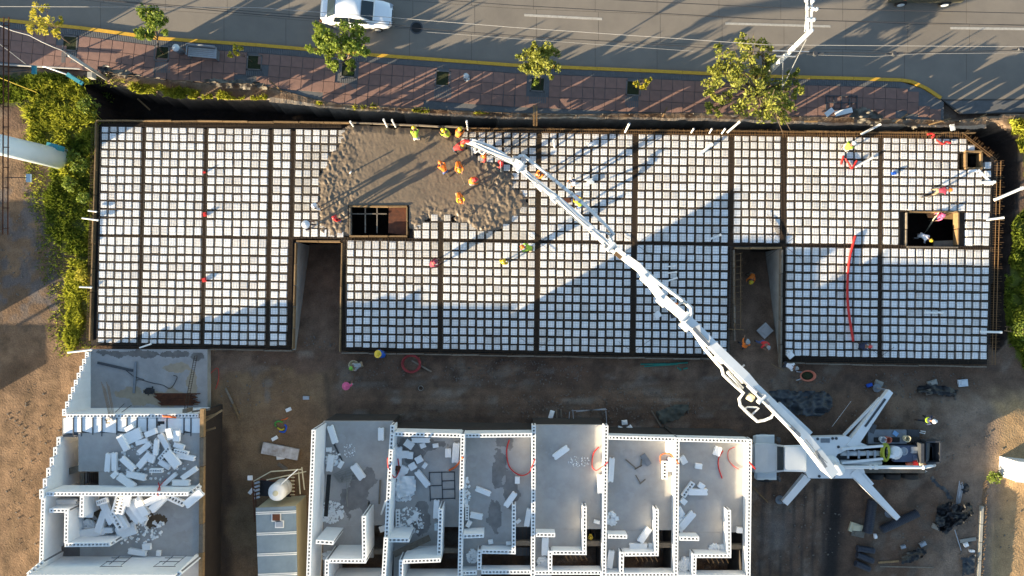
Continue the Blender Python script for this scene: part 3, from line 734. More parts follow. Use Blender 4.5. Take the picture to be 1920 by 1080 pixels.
edge.bar(W(1877, 302, .08), W(1866, 684, .06), .03, .03); edge.bar(W(1870, 302, .06), W(1860, 684, .04), .025, .025)
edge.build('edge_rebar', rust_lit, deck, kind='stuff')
# formwork boards as single planks
def planks(p, q, n, wpx, z0, z1, m_, jit=.8, gap=.6, par=deck, nm='formwork_board'):
    a, b = Vector(p), Vector(q)
    for k in range(n):
        u, v = a.lerp(b, k / n), a.lerp(b, (k + 1) / n); d = (v - u).normalized(); u = u + d * gap; v = v - d * gap
        zt = z1 + rnd.uniform(-.04, .04)
        A, B = W(u.x, u.y + rnd.uniform(-jit, jit), 0), W(v.x, v.y + rnd.uniform(-jit, jit), 0)
        zc = (z0 + zt) / 2; A.z = B.z = zc
        s = MB(); s.bar(A, B, wpx * KP, zt - z0); s.build(nm, m_, par)
planks((180, 226), (655, 230), 10, 2.2, -.3, .06, timber, .7)
planks((655, 230), (870, 239), 5, 2, -.3, .08, timber_grey, .7)
planks((870, 240), (1375, 245), 10, 1.5, -.3, .01, timber, .7)
planks((1375, 245), (1830, 249), 10, 1.6, -.3, .01, timber, .7)
planks((181, 228), (169, 640), 9, 2, -.3, .10, timber, .6)
planks((390, 655), (548, 658), 3, 1.8, -.3, .05, timber_grey, .6); planks((640, 662), (1365, 674), 14, 2.2, -.35, .05, timber_grey, .8); planks((1468, 681), (1850, 688), 9, 2, -.3, .06, timber_grey, .8)
planks((555, 452), (638, 453), 2, 3, -.35, .06, timber, .3); planks((554, 455), (549, 655), 5, 2.2, -.35, .04, timber, .3); planks((641, 455), (637, 660), 5, 2.2, -.35, .06, timber, .3)
planks((1377, 465), (1466, 465), 3, 3.5, -.35, .06, timber, .4); planks((1376, 468), (1378, 640), 5, 1.8, -.35, .05, timber_grey, .3); planks((1466, 468), (1464, 690), 5, 3, -.35, .05, timber_grey, .3)
planks((655, 387), (764, 387), 3, 2.4, -.4, .10, timber, .2); planks((655, 443), (764, 443), 3, 2.8, -.4, .10, timber, .2); planks((656.5, 389), (656.5, 441), 2, 2.2, -.4, .10, timber_grey, .1); planks((763, 389), (763, 441), 2, 2.2, -.4, .10, timber, .1)
planks((1808, 284.5), (1841, 284.5), 1, 3.4, -.4, .08, timber, .1); planks((1808, 316), (1841, 316), 1, 3.4, -.4, .08, timber, .1); planks((1810, 287), (1810, 314), 1, 3.4, -.4, .08, timber, .1); planks((1839, 287), (1839, 314), 1, 3.4, -.4, .08, timber, .1)
planks((1700, 463), (1797, 464), 2, 2.5, -.4, .02, timber_grey, .2); planks((1797, 398), (1797, 460), 2, 2.5, -.5, .02, timber, .2); planks((1700, 398), (1700, 462), 2, 2, -.4, .02, timber_grey, .2); planks((1705, 397), (1795, 397), 2, 2.5, -.5, .02, timber, .2)
for pts, nm, m_, z0, z1 in (([(729, 389), (762, 390), (762, 441), (728, 437)], 'opening_board', rusty_sh, -.30, -.24), ([(1738, 398), (1795, 399), (1792, 411), (1740, 408)], 'opening_board', timber, -.6, -.52), ([(1752, 452), (1795, 450), (1795, 462), (1750, 463)], 'opening_board', timber_grey, -.6, -.5)):
    s = MB(); s.pprism(pts, z0, z1); s.build(nm, m_, deck)
for a, b in (((685, 390), (685, 437)), ((707, 390), (707, 437)), ((660, 401), (725, 401))):
    s = MB(); s.bar(W(*a, -.2), W(*b, -.2), .07, .07); s.build('opening_joist', timber_grey, deck)
s = MB(); s.pprism([(1820, 293), (1832, 293), (1832, 310), (1820, 310)], -1.2, -1.1); s.build('shaft_bottom', ply, deck)
# fresh concrete: displaced sheet
gx = np.arange(575, 1005, 1.6); gy = np.arange(228, 452, 1.6)
CX, CY = np.meshgrid(gx, gy)
kx = KP; wxx, wyy = (CX - NX) * kx, (NY - CY) * kx
jn = (fbm(wxx * 1.3, wyy * 1.3, 71) - .47) * 48; jm = (fbm(wxx * 1.3, wyy * 1.3, 72) - .47) * 48
top_ok = CY > 232 + (CX - 650) * .055
jn = np.where(CY < 262, 0, jn)
jn2 = np.where(CY < 262, 0, (fbm(wxx * 4, wyy * 4, 76) - .47) * 34); jm2 = (fbm(wxx * 4, wyy * 4, 77) - .47) * 34
ins = inpoly(CX + jn * .6 + jn2 * .6, CY + jm * .6 + np.where(CY < 262, 0, jm2) * .6, CONC) & top_ok
holeA = inpoly(CX, CY, [(654, 385), (766, 385), (766, 446), (654, 446)])
rough = np.clip((fbm(wxx * .35, wyy * .35, 73) - .35) * 2.2, .1, 1)
edge_d = np.zeros(CX.shape)
er = ins.copy()
for k in range(12):
    edge_d += er
    e2 = er.copy(); e2[1:] &= er[:-1]; e2[:-1] &= er[1:]; e2[:, 1:] &= er[:, :-1]; e2[:, :-1] &= er[:, 1:]; er = e2
prof = np.clip(edge_d / 9, 0, 1)
centre = smooth(640, 700, CX) * smooth(960, 860, CX) * smooth(410, 360, CY - 20 * smooth(800, 780, CX))
lump = (.135 * np.clip(rough + .35, 0, 1) * (1 - .96 * centre) + .008)
zz = -.13 + .16 * prof ** .7 + lump * (abs(fbm(wxx * 3.4 + wyy * 1.2, wyy * 2.6 - wxx * .9, 74, 4) - .47) * 3.6 - .35) * 1.1 + lump * .45 * (fbm(wxx * 9, wyy * 9, 75, 2) - .5)
idx = -np.ones(CX.shape, int); ok = ins & ~holeA
idx[ok] = np.arange(ok.sum())
V = np.stack([wxx[ok], wyy[ok], zz[ok]], 1)
a, b, c_, d_ = idx[:-1, :-1], idx[:-1, 1:], idx[1:, 1:], idx[1:, :-1]
g = (a >= 0) & (b >= 0) & (c_ >= 0) & (d_ >= 0)
F = np.stack([d_[g], c_[g], b[g], a[g]], 1)
me = bpy.data.meshes.new('fresh_concrete'); me.from_pydata(V.tolist(), [], F.tolist()); me.materials.append(wetcon); me.polygons.foreach_set('use_smooth', [True] * len(F)); me.update()
mesh_obj('fresh_concrete', me, deck)
# basement: retaining walls of the ramps, walls and props below the deck
bas = MB()
def wallp(mb, p, q, wpx, z0, z1, zr=0): 
    A, B = W(p[0], p[1], zr), W(q[0], q[1], zr); A.z = B.z = (z0 + z1) / 2
    mb.bar(A, B, wpx * KP, z1 - z0)
wallp(bas, (552, 453), (547, 657), 5, -3.6, -.4); bas.build('ramp_wall', con_wall, deck)
bas = MB(); wallp(bas, (1469, 466), (1467, 680), 5, -3.6, -.4); bas.build('ramp_wall', con_wall, deck)
bas = MB(); wallp(bas, (644, 453), (640, 660), 5, -3.6, -.4); bas.build('ramp_wall', con_dk, deck)
bas = MB(); wallp(bas, (1373, 466), (1368, 674), 5, -3.6, -.4); bas.build('ramp_wall', con_dk, deck)
bas = MB(); wallp(bas, (1368, 458), (1476, 460), 4, -3.6, -.4); bas.build('ramp_wall', con_dk, deck)
bas = MB(); wallp(bas, (545, 447), (650, 448), 4, -3.6, -.4); bas.build('ramp_wall', ply, deck)
for px in range(200, 1860, 60):
    s = MB(); p = W(px, 244 + (px - 190) * .012, -.4); s.cyl((p.x, p.y, -3.6), (p.x, p.y, -.36), .05, n=6); s.build('deck_prop', steel_dk, deck)

# ------------------------------------------------------------------ foam-form walls (hollow cores open at the top)
def icf(a, b, zf, zt, par, th=.235, mesh=None, core=True, name='wall'):
    """wall whose TOP centre line runs from pixel a to pixel b at height zt, standing on zf"""
    s = MB() if mesh is None else mesh
    A, B = W(*a, zt), W(*b, zt); d = (B - A); L = d.length; d /= L; n = Vector((-d.y, d.x, 0))
    sk = .062
    for sd in (-1, 1):
        p, q = A + n * sd * (th / 2 - sk / 2), B + n * sd * (th / 2 - sk / 2)
        p.z = q.z = (zf + zt) / 2; s.bar(p, q, sk, zt - zf, 0)
    p, q = A.copy(), B.copy(); zc = zt - .16; p.z = q.z = (zf + zc) / 2
    s.bar(p + d * .01, q - d * .01, th - 2 * sk - .004, zc - zf, 1)
    st = .205; k = max(1, int(L / st)); w_ = .085
    for i in range(k + 1):
        c = A.lerp(B, min(max(i / k, w_ / 2 / L), 1 - w_ / 2 / L)); c.z = zt - .084
        s.bar(c - d * w_ / 2, c + d * w_ / 2, th - 2 * sk - .004, .16 , 0)
    if mesh is None: return s.build(name, [foam2, foam_core], par)
ZF = 3.3
hb = W(1000, 940, -.4)
house = empty('terraced_house_row', (hb.x, hb.y, -.4), label='row of six roofless white foam wall house units with concrete floors', cat='building')
H0 = ZF + 2.4; Hl = ZF + .8
seg = [((588, 806), (576.5, 1120), H0), ((735.5, 797.5), (735, 813), ZF + 1.15), ((735, 813), (733, 843), ZF + 1.4), ((733, 843), (729.5, 903), ZF + 1.7), ((729.5, 903), (724.5, 1008), ZF + 2.0), ((723.5, 1008), (717, 1120), H0),
       ((739, 814), (863.5, 817), ZF + 1.3), ((867.5, 814), (864.5, 948), ZF + 1.3), ((864.5, 948), (861, 1120), ZF + 1.25), ((871.5, 817), (997.5, 816), ZF + 1.1),
       ((1001, 798), (999, 1120), Hl), ((1137, 798), (1132, 1120), Hl), ((1141, 820.5), (1266.5, 824), Hl), ((1274.5, 824.3), (1402.5, 827.3), Hl), ((1270.5, 820.5), (1267, 1120), Hl), ((1406.5, 824), (1403, 1120), Hl),
       ((592, 1016), (625, 1018), H0), ((682, 968), (683, 1049), H0), ((617, 1052), (686, 1052.5), H0), ((613, 1050), (612, 1120), H0), ((617, 1098), (714, 1098), H0),
       ((727, 1013), (767, 1013), ZF + 2.1), ((826, 955), (823, 1046), ZF + 1.7), ((756, 1053), (826, 1050.5), ZF + 2.2), ((752, 1051), (751, 1120), ZF + 2.2), ((756, 1097), (858, 1097), ZF + 2.2),
       ((868, 1006), (907, 1004.5), ZF + 1.2), ((963.5, 947), (963, 1031.5), Hl), ((903, 1034.5), (967, 1035.5), Hl), ((899, 1032), (898.5, 1069), Hl), ((866, 1075), (894, 1074), Hl), ((902.5, 1073), (995, 1073), Hl),
       ((1005, 1003), (1041, 1003.5), Hl), ((1096.5, 950), (1096, 1033.5), Hl), ((1036, 1036.5), (1100, 1037), Hl), ((1032, 1034), (1031.5, 1070.5), Hl), ((1003, 1074), (1128, 1074), Hl),
       ((1140, 1006), (1176, 1006.5), Hl), ((1231.5, 955), (1231.5, 1035.5), Hl), ((1171, 1039.5), (1235, 1039), Hl), ((1166.5, 1036), (1165.5, 1075), Hl), ((1136, 1078), (1264, 1078), Hl),
       ((1274, 1010), (1311, 1010.5), Hl), ((1367, 957), (1367.5, 1039), Hl), ((1306, 1042.5), (1371, 1042.5), Hl), ((1302.5, 1039), (1301.5, 1079), Hl), ((1271, 1082.5), (1399, 1082.5), Hl)]
for a, b, zt in seg: icf(a, b, ZF - .02, zt, house)
for a, b, zt in (((576.3, 1124), (566, 1420), H0), ((1402.9, 1124), (1399, 1420), Hl), ((1131.8, 1124), (1128, 1420), Hl), ((716.8, 1124), (706, 1420), H0), ((860.8, 1124), (856, 1420), ZF + 1.25), ((570, 1424), (1402, 1424), Hl)): icf(a, b, ZF - .02, zt, house)
# floors (base pixels on the floor plane) split round the stair openings
def fl(pts, nm='floor_slab', m_=con, z0=ZF - .25, z1=ZF, par=house):
    s = MB(); s.pprism(pts, z0, z1); return s.build(nm, m_, par)
units = [(606, 736, 790, 704, 722), (738, 866, 806, 826, 857), (868, 999.5, 810, 963, 996), (1001, 1133.5, 797, 1095, 1131), (1135, 1268, 816, 1228, 1262), (1270, 1399, 820, 1362, 1392)]
hol = [(700, 985, 640, 1046), (828, 988, 768, 1044), (965, 988, 902, 1030), (1095, 992, 1034, 1031), (1229, 994, 1170, 1034), (1363, 998, 1305, 1037)]
for k, ((xa, xb, yt, _, xr), (hx, hy, hx2, hy2)) in enumerate(zip(units, hol)):
    fl([(xa, yt), (xb, yt), (xb, hy), (xa, hy)])
    fl([(xa, hy + .3), (hx, hy + .3), (hx, hy2), (xa, hy2)])
    fl([(xa, hy2 + .3), (hx2, hy2 + .3), (hx2, 1110), (xa, 1110)])
    fl([(hx, hy2 - 16), (xb, hy2 - 16), (xb, hy2 - 7), (hx, hy2 - 7)], 'stair_beam', timber_grey, ZF - .35, ZF - .06)
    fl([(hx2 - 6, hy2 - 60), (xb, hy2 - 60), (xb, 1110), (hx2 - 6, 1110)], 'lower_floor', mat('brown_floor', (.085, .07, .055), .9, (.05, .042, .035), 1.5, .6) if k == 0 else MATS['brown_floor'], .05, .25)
for a, b in (((601, 790), (1408, 790)),): pass
dark_wall_m = mat('dark_render', (.05, .043, .038), .95, (.03, .026, .023), 1.5, .6)  # one even dark tone for all lower walls
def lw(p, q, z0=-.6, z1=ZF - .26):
    s = MB(); wallp(s, p, q, 6, z0, z1, ZF); s.build('lower_wall', dark_wall_m, house)
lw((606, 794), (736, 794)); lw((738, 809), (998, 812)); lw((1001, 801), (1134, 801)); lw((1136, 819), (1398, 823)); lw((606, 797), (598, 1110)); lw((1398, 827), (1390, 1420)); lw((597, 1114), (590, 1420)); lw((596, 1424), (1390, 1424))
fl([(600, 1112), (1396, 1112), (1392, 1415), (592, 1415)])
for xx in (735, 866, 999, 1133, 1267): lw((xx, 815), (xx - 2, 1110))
for k in range(4):
    s = MB(); s.box(W(970 + k * 6.8, 1000, 2.6), (.2, 1.1, .05)); s.build('deck_plank', steel_dk, house)
    s = MB(); s.box(W(970 + k * 6.8, 1034, 2.6), (.2, .5, .05)); s.build('deck_plank', steel_dk, house)
# stains on the floors
def blob(mb, cx, cy, rx, ry_, z, seed, n=26, rot_=0):
    q = random.Random(seed); pts = []
    ph = [q.uniform(0, 6.28) for _ in range(4)]
    for i in range(n):
        t = 2 * math.pi * i / n
        r_ = 1 + .22 * math.sin(2 * t + ph[0]) + .16 * math.sin(3 * t + ph[1]) + .12 * math.sin(5 * t + ph[2]) + q.uniform(-.06, .06)
        x, y = rx * r_ * math.cos(t), ry_ * r_ * math.sin(t)
        pts.append((cx + x * math.cos(rot_) - y * math.sin(rot_), cy + x * math.sin(rot_) + y * math.cos(rot_)))
    mb.add([tuple(W(a, b, z)) for a, b in pts][::-1], [tuple(range(n))])
def ragged(nm, spots, z, m_, seed, par, jit=16, step=1.6):
    xs = [p[0] for p in spots]; ys = [p[1] for p in spots]; mxr = max(max(p[2:4]) for p in spots)
    X, Y = np.meshgrid(np.arange(min(xs) - mxr * 1.3, max(xs) + mxr * 1.3, step), np.arange(min(ys) - mxr * 1.3, max(ys) + mxr * 1.3, step))
    d = np.full(X.shape, 9.0)
    for a, b, rx, ry_ in spots: d = np.minimum(d, np.hypot((X - a) / rx, (Y - b) / ry_))
    ok = d + (fbm(X / jit, Y / jit, seed, 5) - .47) * 1.5 < .95
    P = []; F = []
    for a, b in zip(X[ok], Y[ok]):
        k = len(P); h = step / 2; P += [W(a - h, b - h, z), W(a + h, b - h, z), W(a + h, b + h, z), W(a - h, b + h, z)]; F.append((k + 3, k + 2, k + 1, k))
    s = MB(); s.add(P, F); return s.build(nm, m_, par, kind='stuff')
ragged('wet_patch', [(937, 875, 15, 42), (930, 965, 15, 36), (957, 915, 14, 40), (945, 830, 16, 14)], ZF + .004, stain, 1, house)
ragged('wet_patch', [(668, 925, 24, 42), (690, 892, 15, 18), (650, 945, 14, 26)], ZF + .004, stain, 2, house)
ragged('wet_patch', [(770, 845, 24, 24), (805, 832, 28, 12), (790, 975, 14, 30)], ZF + .004, stain, 3, house)
faint = mat('faint_damp', (.40, .385, .37), .8, (.32, .305, .29), 2, .6)
ragged('damp_patch', [(1045, 850, 22, 14), (1035, 925, 14, 12), (1110, 955, 10, 20), (1015, 880, 8, 40)], ZF + .004, faint, 4, house)
ragged('damp_patch', [(1175, 930, 18, 12), (1210, 880, 18, 10), (1160, 1000, 12, 9), (1180, 850, 20, 8)], ZF + .004, faint, 5, house)
ragged('damp_patch', [(1320, 950, 16, 16), (1345, 870, 16, 10), (1300, 985, 18, 12)], ZF + .004, faint, 6, house)
ragged('damp_patch', [(640, 830, 12, 16), (700, 960, 10, 30), (885, 865, 10, 16), (890, 960, 10, 18)], ZF + .004, faint, 7, house)
#L8 ragged('damp_patch', [(230, 905, 26, 10), (330, 985, 26, 14), (305, 960, 24, 12), (340, 1030, 18, 16), (215, 840, 18, 14)], ZL + .004, faint, 8, house)
grey_st = mat('faint_stain', (.36, .34, .32), .9, (.46, .45, .44), 3, .9, detail=9)
# starter bars sticking out of walls
s = MB()
for k in range(20):
    a = W(1410, 890 + k * 9.5, ZF + .4); b = W(1419 + rnd.uniform(-2, 2), 901 + k * 9.5, ZF + .25); s.bar(a, b, .02, .02)
for x0_, y0_ in ((1060, 1042), (1192, 1044), (1325, 1047)):
    for k in range(5): s.bar(W(x0_ + k * 9, y0_, ZF + .7), W(x0_ + 5 + k * 9, y0_ + 9, ZF + .6), .02, .02)
s.build('starter_bars', rust_lit, house, kind='stuff')

# ------------------------------------------------------------------ the house block on the left
ZL = 2.7
lb = W(250, 860, -.4)
lh = empty('corner_house', (lb.x, lb.y, -.4), label='unfinished corner house with white stepped foam walls and littered upper floor', cat='building')
fl([(166, 655), (388, 655), (388, 770), (163, 770)], 'terrace_slab', mat('terrace_concrete', (.36, .345, .335), .9, (.25, .24, .23), 1.0, .6, .2, 9, detail=10), -.25, .02, lh)
for k in range(9):
    t = k / 8.0; h = .25 + 2.35 * t
    y0_ = 660 + 108 * (k / 9); y1_ = 660 + 108 * ((k + 1) / 9)
    kk_ = HC / (HC - h)
    f = lambda y: NY + (y - NY) * kk_
    x_ = NX - (NX - 167) * kk_
    icf((x_, f(y0_)), (x_, f(y1_)), -.2, h, lh)
icf((124, 780.5), (372, 779.5), 0, ZL - .02, lh)
# upper floor with foam infill strip, stair opening and slab
fl([(118, 816), (147, 816), (147, 819), (118, 819)], 'edge_beam', con_dk, ZL - .3, ZL - .004, lh)
fl([(147, 812), (377, 812), (377, 884), (147, 884)], 'upper_floor', con, ZL - .25, ZL, lh); fl([(185, 884.3), (377, 884.3), (377, 922), (185, 922)], 'upper_floor', con, ZL - .25, ZL, lh)
fl([(150, 922.3), (375, 922.3), (374, 1085), (150, 1085)], 'upper_floor', con, ZL - .25, ZL, lh); fl([(106, 1025), (149.7, 1025), (149.7, 1046), (106, 1046)], 'upper_floor', con_dk, ZL - .25, ZL - .01, lh)
fl([(112, 820), (190, 820), (190, 1090), (106, 1090)], 'lower_floor', con_dk, -.1, .1, lh)
for k in range(7): fl([(160 + k * 3.6, 886), (163 + k * 3.6, 886), (163 + k * 3.6, 906), (160 + k * 3.6, 906)], 'stair_tread', con_dk, ZL - .6 - .2 * k, ZL - .5 - .2 * k, lh)
fl([(120, 880), (150, 872), (150, 884), (120, 893)], 'stair_board', timber_grey, 1.9, 2.0, lh); fl([(150, 886), (158, 886), (158, 910), (150, 910)], 'stair_board', timber_grey, 1.9, 2.0, lh)
xs_ = [118, 137.5, 153, 174, 191, 219, 238, 257, 276, 294, 313, 345, 358, 377]
for k in range(13):
    s = MB(); s.pprism([(xs_[k] + 1.3, 784.5), (xs_[k + 1] - 1.3, 784.5), (xs_[k + 1] - 1.3, 812 - 2 * (k % 2)), (xs_[k] + 1.3, 812 - 2 * (k % 3))], ZL - .2, ZL - .02); s.build('infill_panel', foam, lh)
    s = MB(); s.bar(W(xs_[k + 1], 783, ZL), W(xs_[k + 1], 815 + 3 * (k % 2), ZL), .05, .05); s.build('joist_bar', steel_dk, lh)
s = MB(); s.pprism([(117, 783), (378, 783), (378, 816), (117, 816)], ZL - .32, ZL - .21); s.build('infill_base', steel_gr, lh)
# timber edge and outer walls
for k in range(6):
    s = MB(); s.bar(W(380.5 - k * .4, 766 + k * 54, ZL), W(380 - k * .4, 819 + k * 54, ZL), .24, .3 + .02 * (k % 2)); s.build('edge_timber', [timber, timber_grey][k % 3 == 1], lh)
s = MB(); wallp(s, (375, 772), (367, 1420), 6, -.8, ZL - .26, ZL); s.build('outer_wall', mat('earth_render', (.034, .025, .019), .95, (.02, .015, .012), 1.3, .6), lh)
s = MB(); wallp(s, (388.5, 655), (388.5, 770), 2.5, -.6, .0, 0); s.build('terrace_edge', con_wall, lh)
# stepped west parapet of the upper floor
for k in range(6):
    h = .15 + 1.6 * k / 5; y0_ = 819 + k * 17; y1_ = 819 + (k + 1) * 17; kk_ = (HC - ZL) / (HC - ZL - h); f = lambda y: NY + (y - NY) * kk_
    x_ = NX - (NX - 112.5) * kk_; icf((x_, f(y0_)), (x_, f(y1_)), .1, ZL + h, lh)
def lwall(a, b, h, z0=None): icf(a, b, ZL - .02 if z0 is None else z0, ZL + h, lh)
lwall((81, 930), (77, 1058), 1.7, .1)
lwall((86, 926.5), (352, 926.5), 1.6); lwall((153.5, 931), (153, 970), 1.6)
for k in range(3): lwall((355 + 6 * k, 926 - 5 * k), (361 + 6 * k, 921 - 5 * k), 1.2 - .4 * k)
lwall((92, 957.5), (128, 957.5), 1.6); lwall((124.5, 961.5), (123.5, 1018), 1.6); lwall((121, 1022), (206, 1021), 1.6); 
for k in range(3): lwall((209 + 5 * k, 1019 - 4 * k), (214 + 5 * k, 1015 - 4 * k), 1.2 - .4 * k)
lwall((50, 1082), (328, 1082), 3.0); icf((48, 1088), (30, 1420), .1, ZL + 2.6, lh); fl([(60, 1092), (370, 1092), (366, 1420), (40, 1420)], 'upper_floor', con, ZL - .25, ZL, lh); icf((40, 1424), (360, 1424), .1, ZL + 2.6, lh)
for k in range(5): lwall((331 + 7 * k, 1080 - 7 * k), (338 + 7 * k, 1073 - 7 * k), 2.7 - .55 * k)
for k in range(4): icf((52 + 7 * k, 1078 - 6 * k), (58 + 7 * k, 1072 - 6 * k), .1, ZL + 2.8 - .3 * k, lh)
ragged('damp_patch', [(230, 905, 26, 10), (330, 985, 26, 14), (305, 960, 24, 12), (340, 1030, 18, 16), (215, 840, 18, 14)], ZL + .004, faint, 8, lh)
ragged('rubble_strip', [(215, 663, 34, 7), (275, 664, 34, 8), (330, 664, 26, 7), (370, 668, 14, 8)], .025, con_dk, 9, lh, 9)
ragged('brown_stain', [(300, 745, 60, 18), (250, 735, 30, 12), (330, 690, 30, 10), (360, 720, 10, 30)], .024, mat('brown_stain', (.36, .30, .22), .9, (.27, .22, .16), 3, .6), 10, lh, 14)
ragged('earth_patch', [(170, 982, 18, 12), (185, 965, 10, 10), (290, 975, 22, 14)], ZL + .007, mat('earth_stain', (.13, .09, .055), .95, (.08, .055, .035), 3, .6), 12, lh, 10)
# frames of rebar leaning on the bottom wall
for fx_ in (205, 305):
    s = MB()
    for a, b in (((fx_, 1058), (fx_ + 20, 1042)), ((fx_ + 22, 1060), (fx_ + 44, 1042)), ((fx_ - 18, 1063), (fx_ - 2, 1052)), ((fx_ - 16, 1062), (fx_ + 24, 1062)), ((fx_ - 6, 1053), (fx_ + 32, 1053)), ((fx_ + 4, 1046), (fx_ + 40, 1046))):
        za = ZL + 2.2 if a[1] > 1050 else ZL + 1.5; zb = ZL + 2.2 if b[1] > 1050 else ZL + 1.0
        s.bar(W(*a, za), W(*b, zb), .03, .03)
    o = s.build('wire_grid', steel_dk, None, loc=W(fx_, 1055, ZL))
    tag(o, ('rusty wire grid leaning on the bottom white wall, further left' if fx_ == 205 else 'rusty wire grid leaning on the bottom white wall, nearer its stepped end'), 'rebar grid')

# ------------------------------------------------------------------ loose foam wall blocks
bl_me = {}
def block_mesh(kind):
    if kind in bl_me: return bl_me[kind]
    m = MB(); sx = 1.0
    if kind == 'plain':       # long form lying on its side, end webs notched
        m.box((0, 0, .11), (1.0, 1.0, .22), mi=0)
        for sgn in (-1, 1):
            for o_ in (-.32, .32): m.box((sgn * .515, o_, .11), (.05, .22, .16), mi=0)
    elif kind == 'holes':     # open top: two skins and webs, dark cores
        for sgn in (-1, 1): m.box((0, sgn * .37, .12), (1.0, .26, .24), mi=0)
        for i in range(6): m.box((-.46 + i * .184, 0, .12), (.07, .475, .236), mi=0)
        m.box((0, 0, .05), (.9, .48, .06), mi=1)
    else:
        m.box((0, 0, .08), (1.0, 1.0, .16), mi=0); m.box((.12, .05, .17), (.5, .6, .03), mi=0)
    bl_me[kind] = m.mesh('foam_wall_block', [foam, foam_core]); return bl_me[kind]
used_lab = {}
def where(px, py, marks):
    b = min(marks, key=lambda m: math.hypot(m[0] - px, m[1] - py)); return b[2]
def block(px, py, ang, L, wd, z, place, marks, kind='plain', tilt=0, grp=None):
    k = (HC - z) / FPX
    o = mesh_obj('foam_wall_block', block_mesh(kind))
    o.location = W(px, py, z); o.rotation_euler = (R(tilt), R(rnd.uniform(-2, 2)), R(ang)); o.scale = (L * k, wd * k, 1.0)
    size = 'long' if L > 26 else ('short' if L < 16 else 'mid-length')
    a = ang % 180
    dr = 'level' if a < 18 or a > 162 else ('upright' if 72 < a < 108 else ('rising rightward' if a < 90 else 'falling rightward'))
    lab = f"{size} {'cored ' if kind == 'holes' else ('broken ' if kind == 'bit' else '')}foam block {dr} {where(px, py, marks)}"
    tag(o, lab, 'foam block'); used_lab.setdefault(lab, []).append(o)
Z6 = lambda zx, zy, x0_, y0_, sc: (x0_ + zx / sc, y0_ + zy / sc)
mk1 = [(215, 805, 'under the corner house infill panels'), (200, 860, 'near the corner house stair opening'), (215, 900, 'at the corner house lower left'), (260, 825, 'in the upper heap of the corner house'), (300, 850, 'in the middle of the corner house heap'), (345, 850, 'right in the corner house heap'), (320, 895, 'along the corner house timber edge'), (265, 895, 'before the corner house cross wall'), (340, 815, 'below the corner house orange tubing')]
for zx, zy, an, L, wd, kd in ((305, 215, 30, 110, 60, 'p'), (330, 290, 25, 230, 75, 'p'), (360, 355, 25, 220, 70, 'p'), (225, 405, -60, 200, 75, 'p'), (455, 390, 15, 150, 60, 'b'), (575, 275, 22, 150, 70, 'p'), (495, 465, 40, 190, 65, 'p'), (640, 460, 85, 190, 55, 'p'), (590, 600, 70, 100, 70, 'p'), (740, 380, -60, 200, 70, 'p'), (810, 290, -75, 140, 70, 'p'), (900, 315, 88, 130, 80, 'p'), (930, 440, -20, 130, 60, 'p'), (960, 515, -12, 180, 45, 'h'), (1010, 580, -10, 230, 60, 'p'), (750, 535, 50, 200, 55, 'h'), (845, 610, -50, 220, 110, 'p'), (745, 675, -30, 160, 70, 'b'), (490, 620, 50, 220, 75, 'p'), (285, 665, -42, 210, 70, 'p'), (35, 650, 85, 220, 65, 'p'), (115, 640, 90, 220, 60, 'p'), (115, 805, 45, 80, 60, 'p'), (265, 890, -35, 240, 90, 'p'), (390, 815, -12, 240, 80, 'p'), (645, 750, 0, 160, 50, 'h'), (810, 865, 42, 220, 50, 'p'), (1060, 785, 35, 220, 65, 'p'), (955, 905, 0, 210, 70, 'p')):
    px, py = Z6(zx, zy, 200, 770, 6.75); block(px, py, an, L / 6.75, wd / 6.75, ZL + rnd.uniform(.01, .25), '', mk1, {'p': 'plain', 'h': 'holes', 'b': 'bit'}[kd])
mk2 = [(130, 938, 'in the west nook of the corner house'), (195, 945, 'left of the corner house second heap'), (185, 990, 'by the corner house earth patch'), (235, 950, 'atop the corner house second heap'), (260, 965, 'right of the corner house second heap'), (235, 995, 'below the corner house second heap'), (300, 935, 'under the corner house cross wall'), (365, 940, 'on the timber edge of the corner house'), (265, 1030, 'on the corner house bare floor')]
for zx, zy, an, L, wd, kd, dz in ((1460, 495, 40, 150, 60, 'p', 1.2), (1160, 505, 25, 130, 50, 'p', .9), (1200, 530, 45, 150, 55, 'p', .9), (1330, 510, -25, 130, 45, 'h', .8), (1070, 555, -60, 150, 60, 'p', .8), (1040, 590, -55, 180, 60, 'p', .7), (1000, 600, -50, 170, 60, 'p', .5), (890, 540, 75, 130, 50, 'h', .8), (925, 545, 75, 130, 45, 'h', .9), (820, 600, -65, 170, 60, 'p', .5), (780, 520, 20, 80, 40, 'h', .9), (960, 500, 80, 100, 50, 'p', 1.1), (770, 670, 72, 160, 50, 'p', .35), (690, 748, 8, 200, 60, 'p', .2), (820, 730, 0, 70, 40, 'p', .2), (955, 735, 18, 140, 90, 'p', .15), (925, 650, -60, 150, 50, 'p', .4), (880, 660, -60, 150, 45, 'h', .5), (1050, 650, -25, 120, 40, 'h', .3), (1040, 895, -8, 130, 40, 'p', .02), (1110, 855, 5, 60, 45, 'p', .02), (1195, 905, 85, 40, 30, 'b', .02), (510, 520, 0, 150, 45, 'p', .4), (655, 560, 85, 150, 100, 'b', .5)):
    px, py = Z6(zx, zy, 0, 810, 4); block(px, py, an, L / 4, wd / 4, ZL + dz, '', mk2, {'p': 'plain', 'h': 'holes', 'b': 'bit'}[kd], tilt=rnd.uniform(-12, 12) if dz > .3 else 0)
